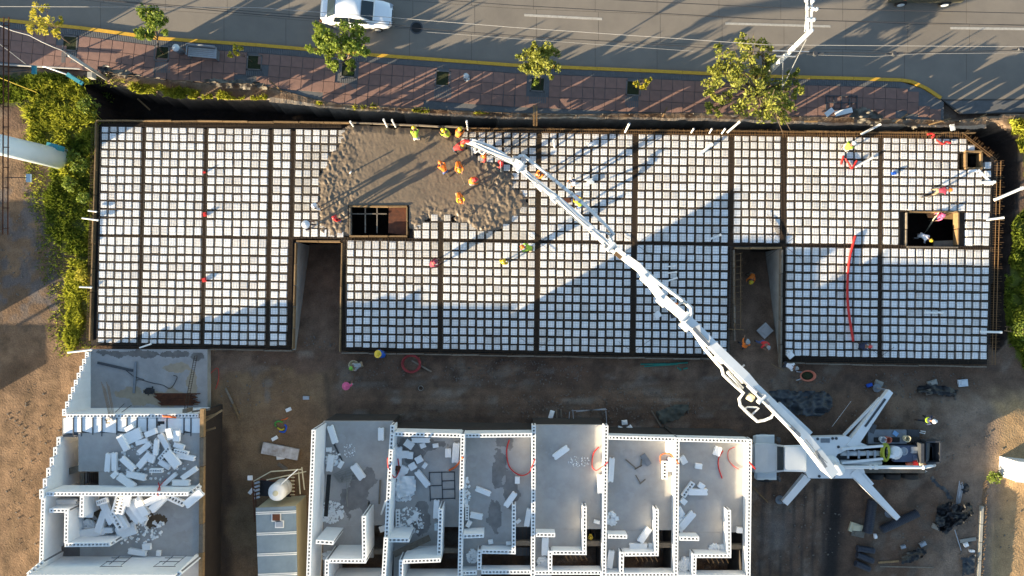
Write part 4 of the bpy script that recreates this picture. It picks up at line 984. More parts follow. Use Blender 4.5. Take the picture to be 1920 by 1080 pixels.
def unitmarks(nm, xa, xb):
    xm = (xa + xb) / 2
    return [(xa + 15, 830, f'at the top left of the {nm} unit'), (xb - 15, 830, f'at the top right of the {nm} unit'), (xa + 15, 900, f'along the left wall of the {nm} unit'), (xm + 8, 890, f'in the middle of the {nm} unit'), (xb - 15, 900, f'along the right wall of the {nm} unit'), (xa + 15, 985, f'by the left stub wall of the {nm} unit'), (xb - 20, 985, f'near the stair opening of the {nm} unit'), (xm, 1030, f'at the bottom of the {nm} unit')]
UM = [unitmarks(n, a, b) for n, a, b in (('stained leftmost', 590, 735), ('littered second', 738, 866), ('wet patched', 868, 1000), ('open fronted', 1002, 1134), ('fifth', 1138, 1268), ('rightmost', 1272, 1400))]
def ub(u, lst, x0_, y0_, sc):
    for zx, zy, an, L, wd, kd in lst:
        px, py = Z6(zx, zy, x0_, y0_, sc); block(px, py, an, L / sc, wd / sc, ZF + .01 + rnd.uniform(0, .05), '', UM[u], {'p': 'plain', 'h': 'holes', 'b': 'bit'}[kd])
ub(0, ((370, 230, -72, 220, 75, 'p'), (980, 225, 90, 150, 70, 'p'), (690, 700, -55, 200, 95, 'p'), (340, 590, 82, 200, 75, 'p'), (320, 420, 5, 70, 50, 'b'), (470, 610, 60, 90, 50, 'b'), (1000, 1420, 20, 80, 70, 'b')), 570, 780, 6.75)
ub(1, ((470, 300, 0, 220, 60, 'p'), (320, 355, -35, 120, 90, 'b'), (185, 505, 88, 230, 90, 'p'), (265, 480, 0, 100, 90, 'p'), (335, 492, -5, 70, 85, 'p'), (445, 545, 28, 85, 80, 'p'), (365, 630, 30, 85, 85, 'p'), (265, 670, -25, 100, 75, 'p'), (520, 620, 55, 70, 50, 'p'), (815, 460, 90, 105, 75, 'p'), (910, 460, 86, 240, 85, 'p'), (490, 785, -52, 230, 75, 'p'), (215, 745, 50, 120, 80, 'p'), (250, 900, -38, 230, 75, 'p'), (655, 370, 8, 70, 50, 'b'), (495, 370, 20, 70, 60, 'b'), (665, 1170, 87, 220, 70, 'p'), (180, 1285, 90, 220, 50, 'h'), (330, 1325, 35, 70, 60, 'b'), (400, 1260, 60, 110, 60, 'b')), 720, 780, 6.75)
ub(2, ((310, -0, -22, 190, 60, 'p'), (655, 105, 55, 200, 70, 'p'), (225, 310, -12, 150, 70, 'p'), (130, 410, 60, 80, 55, 'p'), (875, 330, 80, 215, 60, 'p'), (405, 640, 10, 60, 50, 'b'), (110, 270, 90, 180, 45, 'h'), (755, 380, 40, 60, 40, 'b'), (630, 660, 5, 60, 40, 'b')), 860, 920, 6.75)
ub(3, ((365, 150, 36, 125, 45, 'p'), (660, 385, 90, 135, 45, 'p'), (247, 850, 88, 130, 50, 'p'), (635, 670, -15, 45, 25, 'b'), (40, 358, 88, 50, 36, 'b'), (120, 635, 80, 120, 40, 'p')), 960, 810, 4)
ub(4, ((742, 280, 86, 170, 40, 'p'), (1140, 280, 90, 135, 40, 'h'), (1180, 240, 85, 100, 36, 'p'), (1175, 110, 88, 80, 45, 'p'), (990, 768, 55, 120, 48, 'p'), (945, 852, 0, 128, 45, 'p'), (735, 950, 82, 130, 45, 'p'), (1035, 850, 85, 40, 30, 'b')), 960, 810, 4)
ub(5, ((1535, 140, 70, 65, 50, 'p'), (1280, 205, -60, 60, 45, 'p'), (1395, 252, -8, 50, 38, 'p'), (1315, 425, 55, 130, 36, 'h'), (1390, 445, 0, 135, 46, 'p'), (1415, 400, -35, 45, 40, 'p'), (1282, 515, -40, 45, 40, 'p'), (1310, 655, 50, 140, 52, 'p'), (1700, 730, -5, 45, 40, 'p'), (1260, 590, -60, 70, 40, 'b')), 960, 810, 4)
for lab, obs in used_lab.items():
    if len(obs) > 1:
        obs.sort(key=lambda o: o.location.x)
        wd = {2: ['left', 'right'], 3: ['left', 'middle', 'right'], 4: ['leftmost', 'second', 'third', 'rightmost']}.get(len(obs))
        for k, o in enumerate(obs):
            if wd: o['label'] = lab + ', ' + wd[k]
            else: o['group'] = 'foam blocks ' + lab[:30]
# crumbled foam bits
crumb = [0]
def crumbs(cx, cy, rx, ry_, n, z, label, smin=.04, smax=.16):
    s = MB(); crumb[0] += 1; q = random.Random(200 + crumb[0])
    for _ in range(n):
        t = q.uniform(0, 6.28); r_ = math.sqrt(q.random()); p = W(cx + rx * r_ * math.cos(t), cy + ry_ * r_ * math.sin(t), z)
        a = q.uniform(smin, smax)
        s.box((p.x, p.y, p.z + a * .3), (a, a * q.uniform(.5, 1), a * .6), M=Matrix.Rotation(q.uniform(0, 6), 3, 'Z') @ Matrix.Rotation(q.uniform(-.5, .5), 3, 'X'))
    o = s.build('foam_crumbs', foam, None, loc=W(cx, cy, z), label=label, cat='foam scraps', kind='stuff')
crumbs(625, 860, 14, 16, 60, ZF, 'white foam scraps along the left wall of the stained unit'); crumbs(622, 960, 24, 20, 220, ZF, 'wide spread of foam scraps behind the stub wall of the stained unit')
crumbs(618, 1043, 14, 10, 60, ZF, 'foam scraps at the bottom of the stained unit', .05, .2); crumbs(755, 925, 22, 16, 170, ZF, 'white foam scraps beside the long wall of the littered unit'); crumbs(770, 975, 26, 26, 130, ZF, 'scattered foam scraps in the lower half of the littered unit')
crumbs(886, 1043, 11, 13, 130, ZF, 'heap of foam crumbs in the corner of the wet patched unit'); crumbs(1018, 1055, 11, 11, 170, ZF, 'heap of foam crumbs in the corner of the open fronted unit'); crumbs(1147, 972, 10, 12, 60, ZF, 'foam scraps by the stub wall of the fifth unit', .06, .25)
crumbs(1283, 1058, 10, 12, 60, ZF, 'foam scraps in the bottom corner of the rightmost unit', .08, .3); crumbs(1343, 1026, 13, 6, 40, ZF, 'foam scraps inside the L wall of the rightmost unit', .06, .25); crumbs(1275, 975, 7, 22, 40, ZF, 'foam scraps along the left wall of the rightmost unit', .06, .25)
crumbs(250, 990, 60, 30, 120, ZL, 'small foam shards strewn round the second heap of the corner house', .04, .2); crumbs(280, 860, 80, 40, 130, ZL, 'small foam shards strewn over the corner house upper room', .03, .18); crumbs(168, 985, 14, 10, 80, ZL, 'pale rubble on the earth patch in the corner house', .05, .22); crumbs(655, 845, 12, 14, 50, ZF, 'fine foam dust in the upper part of the stained unit', .02, .07); crumbs(1085, 865, 22, 10, 60, ZF, 'trail of tiny foam bits in the open fronted unit', .02, .08); crumbs(875, 925, 6, 30, 50, ZF, 'foam scraps along the left wall of the wet patched unit', .05, .2)
for k, (a, b, rx, ry_, n) in enumerate(((700, 700, 70, 30, 160), (960, 700, 150, 26, 420), (1130, 760, 200, 36, 520), (1700, 800, 160, 90, 300), (1500, 990, 90, 80, 160), (1500, 715, 60, 14, 90), (1720, 720, 120, 24, 150), (1760, 1000, 80, 60, 90), (600, 640, 30, 18, 60), (470, 720, 70, 60, 90), (60, 880, 60, 160, 140), (1880, 930, 40, 120, 60), (45, 480, 60, 80, 160))):
    s = MB(); q = random.Random(900 + k)
    for _ in range(n):
        t = q.uniform(0, 6.28); r_ = math.sqrt(q.random()); px, py = a + rx * r_ * math.cos(t), b + ry_ * r_ * math.sin(t)
        p = W(px, py, ground_z(px, py)); c_ = q.choice([.03, .04, .05, .07, .11]); s.box(p + Vector((0, 0, c_ * .2)), (c_, c_ * .7, c_ * .5), q.uniform(0, 3))
    s.build('loose_stones', mat('pale_stone', (.17, .145, .12), .9, (.10, .085, .07), 5) if k == 0 else MATS['pale_stone'], None, kind='stuff')

# ------------------------------------------------------------------ broken concrete and earth strip on the trench edge
s = MB(); P = []; F = []; stp = 2.2; xs_s = np.arange(505, 1850, stp); q = random.Random(77)
for i, x_ in enumerate(xs_s):
    n_ = float(pline(WALKS, x_)) + 1.5; b_ = float(pline(BANK, x_)) + 1.5 + 5.5 * (float(fbm(np.array([x_ * .05]), np.array([0.0]), 5)[0]) - .5) + q.uniform(-.5, .5)
    for k in range(4):
        t = k / 3; P.append(W(x_, n_ + (b_ - n_) * t, -.27 + .12 * t + .05 * (float(fbm(np.array([x_ * .12]), np.array([t * 3]), 6)[0]) - .5)))
    P.append(W(x_, b_ + .3, -.9))
for i in range(len(xs_s) - 1):
    for k in range(4): a = i * 5 + k; F.append((a + 1, a + 6, a + 5, a))
s.add(P, F, 0)
s.m = [1 if (k % 4) >= 2 else 0 for k in range(len(F))]
s.build('trench_bank', [mat('bank_earth', (.24, .165, .105), .95, (.12, .08, .052), 4, .6, .8, 14), mat('bank_concrete', (.46, .39, .30), .9, (.26, .20, .14), 3, .6, .4, 14)], None, kind='structure')
# ------------------------------------------------------------------ hoarding along the pavement edge
hz = W(900, 205, ZST)
hoard = empty('site_hoarding', (hz.x, hz.y, ZST), label='torn leaning brown cloth hoarding along the pavement edge above the trench', cat='hoarding')
HP = [(196, 134), (230, 140), (270, 144), (310, 149), (360, 153), (410, 156), (470, 157), (500, 163), (545, 175), (590, 188), (640, 196), (690, 200), (740, 203), (790, 205), (840, 207), (890, 209), (940, 212), (990, 214), (1035, 215), (1080, 217), (1130, 214), (1180, 214), (1240, 213), (1300, 213), (1350, 215), (1400, 216), (1450, 218), (1500, 219), (1550, 220), (1600, 221), (1650, 223), (1700, 224), (1750, 226), (1800, 227), (1850, 226), (1900, 222), (1960, 219), (2040, 216)]
def on_z(p, z, py_shift=0): return W(p[0], p[1] + py_shift, z)
for i in range(len(HP) - 1):
    a, b = HP[i], HP[i + 1]
    n = 7; s = MB(); vs = []
    q = random.Random(500 + i); hb_ = q.choice([.02, .1, .25, .3, .45]) ; ht = q.uniform(1.55, 2.15)
    topv = []
    for k in range(n + 1):
        t = k / n; px, py = a[0] + (b[0] - a[0]) * t, a[1] + (b[1] - a[1]) * t
        zb = ZST + max(.0, hb_ + q.uniform(-.2, .2)) if 0 < k < n else ZST + hb_ * .5
        zt = ZST + ht + q.uniform(-.55, .28) * (1 if q.random() < .6 else .2)
        vs.append((W(px, py + q.uniform(-.6, .6), zb), W(px, py + q.uniform(-.5, .5), (zb + zt) / 2), W(px, py + q.uniform(-1.2, 1.2), zt)))
    V = [v for tr in vs for v in tr]; F = []
    for k in range(n):
        for j in range(2):
            if j == 0 and q.random() < .12: continue
            F.append((k * 3 + j, k * 3 + 3 + j, k * 3 + 4 + j, k * 3 + 1 + j))
    off = Vector((0, .012, 0)); nV = len(V)
    s.add(V, F); s.add([v + off for v in V], [f[::-1] for f in F])
    s.build('cloth_panel', hoard_m, hoard)
    s = MB(); s.bar(W(*a, ZST - .3), on_z(a, ZST + ht + q.uniform(.1, .5)), .06, .06); s.build('fence_post', timber_grey, hoard)
# crumpled pale netting fallen over the edge
def crumple(name, poly, z, m_, label, cat, seed, h=.25, n=14, thick=True):
    xs = [p[0] for p in poly]; ys = [p[1] for p in poly]; rng = np.random.default_rng(seed)
    nx_, ny_ = max(6, int((max(xs) - min(xs)) / 2.2)), max(5, int((max(ys) - min(ys)) / 2.2))
    X, Y = np.meshgrid(np.linspace(min(xs), max(xs), nx_), np.linspace(min(ys), max(ys), ny_))
    jx_ = X + 7 * (fbm(X * .12, Y * .12, seed) - .47); jy_ = Y + 7 * (fbm(X * .12, Y * .12, seed + 5) - .47)
    ok = inpoly(jx_, jy_, poly)
    rid = 1 - abs(fbm(X * .045 + seed, Y * .07, seed + 2, 3) - .47) * 5
    zz = h * .8 * np.clip(rid, -.2, 1) + h * .35 * fbm(X * .16, Y * .16, seed + 3)
    idx = -np.ones(X.shape, int); idx[ok] = np.arange(ok.sum())
    base = np.array([z if not callable(z) else z(a, b) for a, b in zip(X[ok], Y[ok])])
    P = [tuple(W(a, b, c)) for a, b, c in zip(X[ok], Y[ok], base + zz[ok] + .02)]
    a, b, c, d = idx[:-1, :-1], idx[:-1, 1:], idx[1:, 1:], idx[1:, :-1]; g = (a >= 0) & (b >= 0) & (c >= 0) & (d >= 0)
    s = MB(); s.add(P, [tuple(f) for f in np.stack([d[g], c[g], b[g], a[g]], 1).tolist()])
    return s.build(name, m_, None, loc=W(sum(xs) / len(xs), sum(ys) / len(ys), base.min()), smooth=True, label=label, cat=cat)
crumple('fallen_netting', [(200, 131), (235, 128), (262, 140), (300, 150), (345, 160), (320, 150), (280, 142), (240, 148), (205, 142)], -.15, tarp_g, 'pale crumpled netting on the trench edge next to the left pole', 'netting', 1)
crumple('fallen_netting', [(372, 146), (420, 147), (470, 150), (510, 158), (500, 168), (440, 168), (395, 162)], -.15, tarp_g, 'wide pale crumpled netting on the trench edge below the bench', 'netting', 2, .3)
crumple('fallen_netting', [(1600, 206), (1618, 199), (1652, 212), (1660, 226), (1640, 236), (1605, 232), (1590, 222)], -.1, tarp_g, 'crumpled netting beside the two white sheets right of the big tree', 'netting', 3, .35)
crumple('fallen_netting', [(1692, 216), (1710, 220), (1728, 236), (1714, 245), (1690, 232)], -.1, tarp_g, 'small piece of netting hanging over the trench between two planks', 'netting', 4, .3)
crumple('black_netting', [(178, 124), (200, 119), (212, 126), (206, 138), (190, 142)], -.2, black_pl, 'dark torn sheeting at the foot of the left concrete pole', 'sheeting', 5, .3)
# planks and stakes on the trench edge
def stick(a, b, za, zb, wd, th, m_, name, label, cat='plank'):
    s = MB(); s.bar(W(*a, za), W(*b, zb), wd, th); return s.build(name, m_, None, loc=W((a[0] + b[0]) / 2, (a[1] + b[1]) / 2, min(za, zb)), label=label, cat=cat)
stick((1001, 197), (1001, 236), -.05, .12, .11, .05, timber, 'plank', 'left plank of the pair bridging the trench above the boom tip')
stick((1006, 198), (1006, 236), -.05, .12, .11, .05, timber, 'plank', 'right plank of the pair bridging the trench above the boom tip')
for a, b, z, lb in (((505, 151), (529, 172), 0, 'thin stake lying across the cracked pavement edge below the third pit'), ((702, 193), (715, 205), 0, 'short stake beside the yellow grass clump'), ((1242, 219), (1251, 201), .1, 'leaning stake on the trench edge right of the sapling'), ((1678, 230), (1702, 214), .1, 'slanted pale plank right of the crumpled netting'), ((1742, 234), (1783, 222), .05, 'long slanted plank on the trench edge near the kerb end'), ((1826, 226), (1850, 214), .05, 'slanted plank on the trench edge at the far right'), ((1508, 228), (1533, 228), 0, 'short plank lying level under the two white sheets'), ((258, 185), (281, 206), -1.5, 'stake down in the trench near the slab corner')):
    stick(a, b, z, z + .15, .09, .05, timber, 'stake', lb, 'stake')
for a, b, z, lb in (((1548, 216), (1562, 205), .1, 'white foam sheet lying left at the pavement edge below the tree grate'), ((1566, 214), (1598, 206), .1, 'long white foam sheet at the pavement edge below the tree grate')):
    stick(a, b, z, z + .05, .32, .05, foam, 'foam_sheet', lb, 'foam sheet')
# tree grate, bench, bin, hydrant on the pavement
s = MB(); p = W(1577, 193, ZST)
for i in range(5): s.box((p.x + (-2 + i) * .5 + .02, p.y, ZST + .03), (.06, .95, .04), -.01)
for j in range(3): s.box((p.x, p.y + (-1 + j) * .45, ZST + .032), (2.06, .06, .04), -.01)
s.build('tree_grate', steel_dk, None, loc=(p.x, p.y, ZST), label='dark rectangular grate frame set in the pavement right of the big tree', cat='grate')
b = W(385, 104, ZST); bench = empty('park_bench', b, 0, label='grey metal bench on the pavement between two tree pits', cat='bench')
def bl(mb, x, y, z, dx, dy, dz, rz=-.09): 
    M = Matrix.Rotation(rz, 3, 'Z'); v = M @ Vector((x, y, 0)); mb.box((b.x + v.x, b.y + v.y, ZST + z), (dx, dy, dz), rz)
for k in range(5): s = MB(); bl(s, 0, -.22 + k * .12, .44, 1.85, .1, .03); s.build('seat_slat', galv, bench)
for k in range(3): s = MB(); bl(s, 0, .40, .55 + k * .13, 1.85, .03, .1); s.build('backrest_slat', galv, bench)
for sx in (-1, 1):
    s = MB(); bl(s, sx * .9, 0, .22, .06, .6, .44); s.build('leg', steel_gr, bench); s = MB(); bl(s, sx * .94, .05, .64, .05, .6, .05); s.build('armrest', galv, bench)
b = W(341, 98, ZST); bn = empty('litter_bin', b, label='small round white topped litter bin left of the bench', cat='litter bin')
s = MB(); s.lathe(b, [(.18, 0), (.2, .1), (.22, .8), (.2, .8), (.19, .7)], 14); s.build('bin_body', steel_gr, bn, smooth=True)
s = MB(); s.lathe(b + Vector((0, 0, .82)), [(.24, 0), (.24, .05), (.14, .14), (.03, .17)], 14); s.build('bin_lid', white_g, bn, smooth=True)
s = MB(); s.cyl(b + Vector((.3, -.1, 0)), b + Vector((.3, -.1, .9)), .04); s.build('bin_post', steel_gr, bn)
b = W(875, 147, ZST); hy = empty('hydrant', b, label='grey fire hydrant on the pavement right of the empty pit', cat='hydrant')
s = MB(); s.lathe(b, [(.2, 0), (.2, .06), (.12, .08), (.12, .45), (.17, .5), (.17, .56), (.12, .62), (.05, .68), (.04, .74)], 14); s.build('barrel', white_g, hy, smooth=True)
for a_ in (0, 2.1, 4.2): s = MB(); d_ = Vector((math.cos(a_), math.sin(a_), 0)); s.cyl(b + d_ * .1 + Vector((0, 0, .38)), b + d_ * .24 + Vector((0, 0, .38)), .07, n=8); s.build('outlet', steel_gr, hy)

# ------------------------------------------------------------------ poles, cables, billboard
b = W(1425, 152, ZST); pole = empty('utility_pole', b, label='tall white concrete utility pole with double crossarm above the road', cat='utility pole')
T = W(1521, 57, 8.0)
s = MB(); s.cyl(b, T, .17, .12, 10); s.build('pole_shaft', white_p, pole, smooth=True)
for dx in (-5, 5):
    s = MB(); s.bar(W(1517 + dx, -14, 8.0), W(1518 + dx * .6, 60, 8.0), .10, .10); s.build('crossarm', white_p, pole)
s = MB(); s.bar(W(1509, 60, 7.6), W(1514, 2, 8.0), .05, .05); s.bar(W(1520, 60, 7.6), W(1520, 2, 8.0), .05, .05); s.build('brace', white_g, pole)
for (x_, y_) in ((1513, 16), (1524, 18), (1516, 38), (1525, 38), (1530, 18), (1521, 58), (1511, 2), (1523, 3)):
    s = MB(); p = W(x_, y_, 8.1); s.lathe(p, [(.05, 0), (.11, .04), (.06, .09), (.10, .13), (.05, .18)], 8); s.build('insulator', pvc, pole, smooth=True)
s = MB(); s.bar(W(1449, 95, 6.0), W(1517, 97, 6.0), .05, .05); s.bar(W(1455, 105, 6.0), W(1492, 106, 6.0), .05, .05); s.build('lower_crossarm', galv, pole)
s = MB(); s.tube([W(1512, 74, 7.5), W(1468, 162, 2.2)], .025, 5); s.tube([W(1468, 117, 5.2), W(1467, 162, 2.2)], .025, 5); s.tube([W(1467, 162, 2.2), W(1448, 186, ZST)], .02, 4); s.build('stay_wire', galv, pole)
for k, (px, py) in enumerate(((1528, 101), (1676, 101), (1912, 92))):
    s = MB(); p = W(px, py, 6.0); s.lathe(p, [(.12, -.1), (.16, 0), (.12, .12)], 8); s.box(p + Vector((.25, .02, .02)), (.5, .08, .1)); s.box(p + Vector((-.25, -.03, .02)), (.4, .06, .06))
    s.build('cable_joint_box', steel_dk, None, loc=p, label=['black cable joint box close to the white utility pole', 'black cable joint box midway along the lower cables', 'black cable joint box at the right end of the lower cables'][k], cat='cable box')
def cable(pts, z, r, m_, label, sag=.35):
    P = []
    for i in range(len(pts) - 1):
        for t in range(8):
            u = t / 8; P.append(W(pts[i][0] + (pts[i + 1][0] - pts[i][0]) * u, pts[i][1] + (pts[i + 1][1] - pts[i][1]) * u, z))
    P.append(W(*pts[-1], z))
    s = MB(); s.tube(P, r, 5); s.build('overhead_cable', m_, None, loc=P[0], label=label, cat='cable')
blk_c = mat('black_cable', (.03, .03, .035), .6); wht_c = mat('pale_cable', (.34, .33, .32), .6)
cable([(-60, 12), (480, 14), (735, 33), (960, 51), (1440, 84), (1980, 88)], 8.0, .014, wht_c, 'pale overhead cable crossing above the white sedan')
cable([(-60, -20), (187, 0), (480, 27), (760, 48)], 7.6, .018, blk_c, 'dark overhead cable above the two left street trees')
cable([(160, -3), (480, 22), (740, 42)], 7.6, .015, blk_c, 'second dark overhead cable above the two left street trees')
cable([(700, -10), (960, 9.5), (1440, 36), (1980, 49)], 8.1, .02, blk_c, 'dark overhead cable along the middle of the road')
cable([(1100, -4), (1160, 0), (1440, 14), (1980, 26)], 8.1, .02, blk_c, 'dark overhead cable near the top of the road')
cable([(740, 50), (960, 66), (1300, 88), (1440, 98), (1680, 100), (1980, 92)], 6.0, .02, blk_c, 'lower black service cable carrying the joint boxes')
cable([(800, 60), (960, 72), (1300, 96)], 6.0, .008, wht_c, 'thin pale service cable under the black one')
cable([(1528, 103), (1640, 106), (1720, 101), (1980, 98)], 6.0, .009, wht_c, 'thin pale service cable right of the white pole')
b = W(200, 148, -.3); lp = empty('service_pole', b, label='grey concrete service pole with white drop cable at the trench corner', cat='service pole')
s = MB(); s.cyl(b, W(130, 104, 4.0), .13, .1, 10); s.build('pole_shaft', con, lp, smooth=True)
s = MB(); s.tube([W(130, 104, 4.0), W(116, 94, 4.6), W(100, 88, 4.7), W(80, 79, 4.8), W(55, 66, 4.9), W(25, 58, 5.0), W(-30, 36, 5.3)], .03, 5); s.tube([W(-20, 68, 4.5), W(20, 98, 3.5), W(48, 120, 2.6)], .02, 5); s.build('drop_cable', wht_c, lp)
s = MB(); s.box(W(172, 142, 1.6), (.3, .35, .45)); s.build('meter_box', con_wall, lp)
s = MB(); s.tube([W(-30, 119, .2), W(60, 124, .2), W(150, 129, .2)], .05, 6); s.build('boundary_pipe', wht_c, None, loc=W(60, 124, .2), label='long grey white pipe along the back edge of the pavement at the left', cat='pipe')
s = MB(); s.tube([W(0, 146, .5), W(30, 158, .5), W(68, 173, .3)], .025, 5); s.build('yellow_rope', mat('yellow_rope', (.5, .36, .03), .7), None, loc=W(30, 158, .3), label='yellow rope slanting over the dark weeds', cat='rope')
b = W(117, 299, -.5); bb = empty('billboard', b, label='billboard structure on a thick pale blue post at the left edge', cat='billboard')
s = MB(); tops = W(-90, 250, 8.6)
s.cyl(b, (tops.x, tops.y, 8.6), .66, .56, 24); s.build('post', paleblue, bb, smooth=True)
s = MB(); s.lathe(b, [(.72, -.05), (.72, .06), (.66, .14)], 24); s.build('post_base', paleblue, bb, smooth=True)
s = MB(); s.box(W(104, 276, .5), (.75, .35, .7), -.25); s.build('access_box', teal, bb)
for x_ in (7, 16.5):
    s = MB(); s.bar(W(x_, 32, 9.0), W(x_ - 2, 440, 9.0), .035, .06); s.build('catwalk_rail', rusty_sh, bb)
for y_ in range(48, 440, 38):
    s = MB(); s.bar(W(5, y_, 9.0), W(17, y_, 9.0), .04, .04); s.build('cross_bar', rusty_sh, bb)
s = MB(); s.bar(W(-80, 20, 11.5), W(-82, 450, 11.5), .25, 5.0); s.build('panel', steel_gr, bb)
for y_, x_, L_ in ((333, 54, 0), (135, 64, 1), (40, 20, 2)):
    s = MB(); s.bar(W(10, y_ + 0, 8.9), W(x_ - 4, y_ - (4 if L_ == 1 else 0), 8.9), .04, .04); s.build('lamp_arm', steel_dk, bb)
    if L_ < 2:
        s = MB(); s.box(W(x_, y_ - (4 if L_ == 1 else -1), 8.85), (.22, .42, .12)); s.build('floodlight', paleblue if L_ == 0 else teal, bb)
b = W(80, 125, .1); sl = empty('street_lamp', b, label='teal headed lamp on a thin white arm over the tall grass', cat='lamp')
s = MB(); s.tube([W(80, 125, .0), W(84, 125, 2.2), W(127, 140, 2.6)], .04, 6); s.build('lamp_arm', pvc, sl, smooth=True)
s = MB(); s.bar(W(126, 139, 2.6), W(155, 157, 2.6), .24, .1); s.bar(W(130, 142, 2.67), W(150, 154, 2.67), .18, .06); s.build('lamp_head', teal, sl)
# unseen off-frame blocks and pole, added to cast shadows into the picture
def blocker(name, x0_, y0_, x1_, y1_, zt, label):
    s = MB(); s.pprism([(x0_, y0_), (x1_, y0_), (x1_, y1_), (x0_, y1_)], -.6, zt); o = s.build(name, con_wall, None, loc=W((x0_ + x1_) / 2, (y0_ + y1_) / 2, -.5), label=label, cat='blocker')
    s = MB(); s.pprism([(x0_ + 1, y0_ + 1), (x1_ - 1, y0_ + 1), (x1_ - 1, y1_ - 1), (x0_ + 1, y1_ - 1)], zt + .002, zt + .06); s.build('roof', roof_blue, o)
blocker('yard_blocker', -420, 758, -212, 836, 1.38, 'unseen low grey shadow-casting shed west of the gravel yard beyond the corner house')
blocker('slab_blocker', -480, 540, -215, 682, 1.70, 'unseen long grey shadow-casting shed west of the gravel yard level with the slab')
blocker('street_blocker', -320, 50, -225, 215, 2.7, 'unseen grey shadow-casting block west of the billboard beside the pavement')
b = W(-420, 867, -.5); s = MB(); s.cyl(b, b + Vector((0, 0, 4.2)), .13, .1, 8); s.build('shadow_pole', bark, None, loc=b, label='unseen plain shadow-casting pole west of the gravel yard', cat='pole')

# ------------------------------------------------------------------ concrete pump truck
ZT = .42      # ground under the truck
b = W(1560, 856, ZT); tk = empty('pump_truck', b, label='white concrete pump truck with outspread legs and long boom over the slab', cat='pump truck')
def tb(x0_, y0_, x1_, y1_, z0, z1, m_, nm, par=None, bev=None):
    s = MB(); pts = [(x0_, y0_), (x1_, y0_), (x1_, y1_), (x0_, y1_)]
    if bev: pts = [(x0_ + bev, y0_), (x1_ - bev, y0_), (x1_, y0_ + bev), (x1_, y1_ - bev), (x1_ - bev, y1_), (x0_ + bev, y1_), (x0_, y1_ - bev), (x0_, y0_ + bev)]
    s.pprism(pts, z0, z1); return s.build(nm, m_, par or tk)
def loft(secs, m_, nm, par=None, smooth=False):
    """sections: list of (px, [(py, z)...]) closed rings, same counts"""
    s = MB(); n = len(secs[0][1]); vs = []
    for px, ring in secs: vs += [W(px, py, z) for py, z in ring]
    fs = [(i * n + k, (i + 1) * n + k, (i + 1) * n + (k + 1) % n, i * n + (k + 1) % n) for i in range(len(secs) - 1) for k in range(n)]
    fs += [tuple(range(n)), tuple((len(secs) - 1) * n + k for k in range(n - 1, -1, -1))]
    s.add(vs, fs); return s.build(nm, m_, par or tk, smooth=smooth)
def ring(y0_, y1_, z0, z1, r_=2.0): return [(y0_, z0), (y0_, z1 - .1), (y0_ + r_, z1), (y1_ - r_, z1), (y1_, z1 - .1), (y1_, z0)]
# bonnet, cab, windscreen, roof
loft([(1410, ring(834, 884, ZT + .6, 1.85)), (1416, ring(831, 887, ZT + .55, 2.05)), (1440, ring(831, 887, ZT + .55, 2.15)), (1456, ring(832, 886, ZT + .55, 2.25))], white_g, 'bonnet')
loft([(1412, ring(817, 832, ZT + .3, 1.4, 3)), (1418, ring(815, 834, ZT + .3, 1.55, 3)), (1452, ring(815, 834, ZT + .3, 1.55, 3))], white_g, 'mudguard'); loft([(1414, ring(883, 897, ZT + .3, 1.4, 3)), (1420, ring(882, 900, ZT + .3, 1.5, 3)), (1456, ring(882, 900, ZT + .3, 1.5, 3))], white_g, 'mudguard')
tb(1408, 832, 1411, 886, ZT + .5, 1.6, steel_gr, 'bumper')
loft([(1455, ring(833, 886, 1.0, 2.3)), (1470, ring(835, 884, 1.0, 3.15, 3)), (1510, ring(834, 885, 1.0, 3.2, 3)), (1512, ring(835, 884, 1.0, 3.1, 3))], white_p, 'cab')
s = MB(); s.add([W(1457, 837, 2.55), W(1457, 882, 2.55), W(1469, 881, 3.20), W(1469, 838, 3.20)], [(0, 1, 2, 3)]); s.build('windscreen', glass, tk)
tb(1472, 838, 1510, 881, 3.21, 3.27, white_p, 'cab_roof', bev=3)
for sgn, y_ in ((-1, 829), (1, 893)):
    s = MB(); s.bar(W(1462, y_ - sgn * 6, 2.2), W(1460, y_ + sgn * 4, 2.3), .05, .05); s.box(W(1460, y_ + sgn * 5, 2.3), (.1, .25, .4)); s.build('mirror', steel_dk, tk)
for x_, y_ in ((1432, 820), (1432, 896), (1640, 822), (1640, 892), (1672, 822), (1672, 892), (1705, 822), (1705, 892)):
    s = MB(); c = W(x_, y_, ZT + .5); sg = 1 if y_ < 850 else -1
    s.lathe((c.x, c.y, ZT + .5), [(.5, -.15), (.52, -.1), (.52, .1), (.5, .15)], 18, M=Matrix.Rotation(R(90), 3, 'X')); wh = s.build('wheel', rubber, tk, smooth=True)
    s = MB(); s.lathe((c.x, c.y + sg * .14, ZT + .5), [(.28, -.03), (.26, .05), (.1, .06)], 14, M=Matrix.Rotation(R(90), 3, 'X')); s.build('rim', galv, wh)
tb(1408, 838, 1750, 878, ZT + .5, ZT + .85, steel_dk, 'chassis')
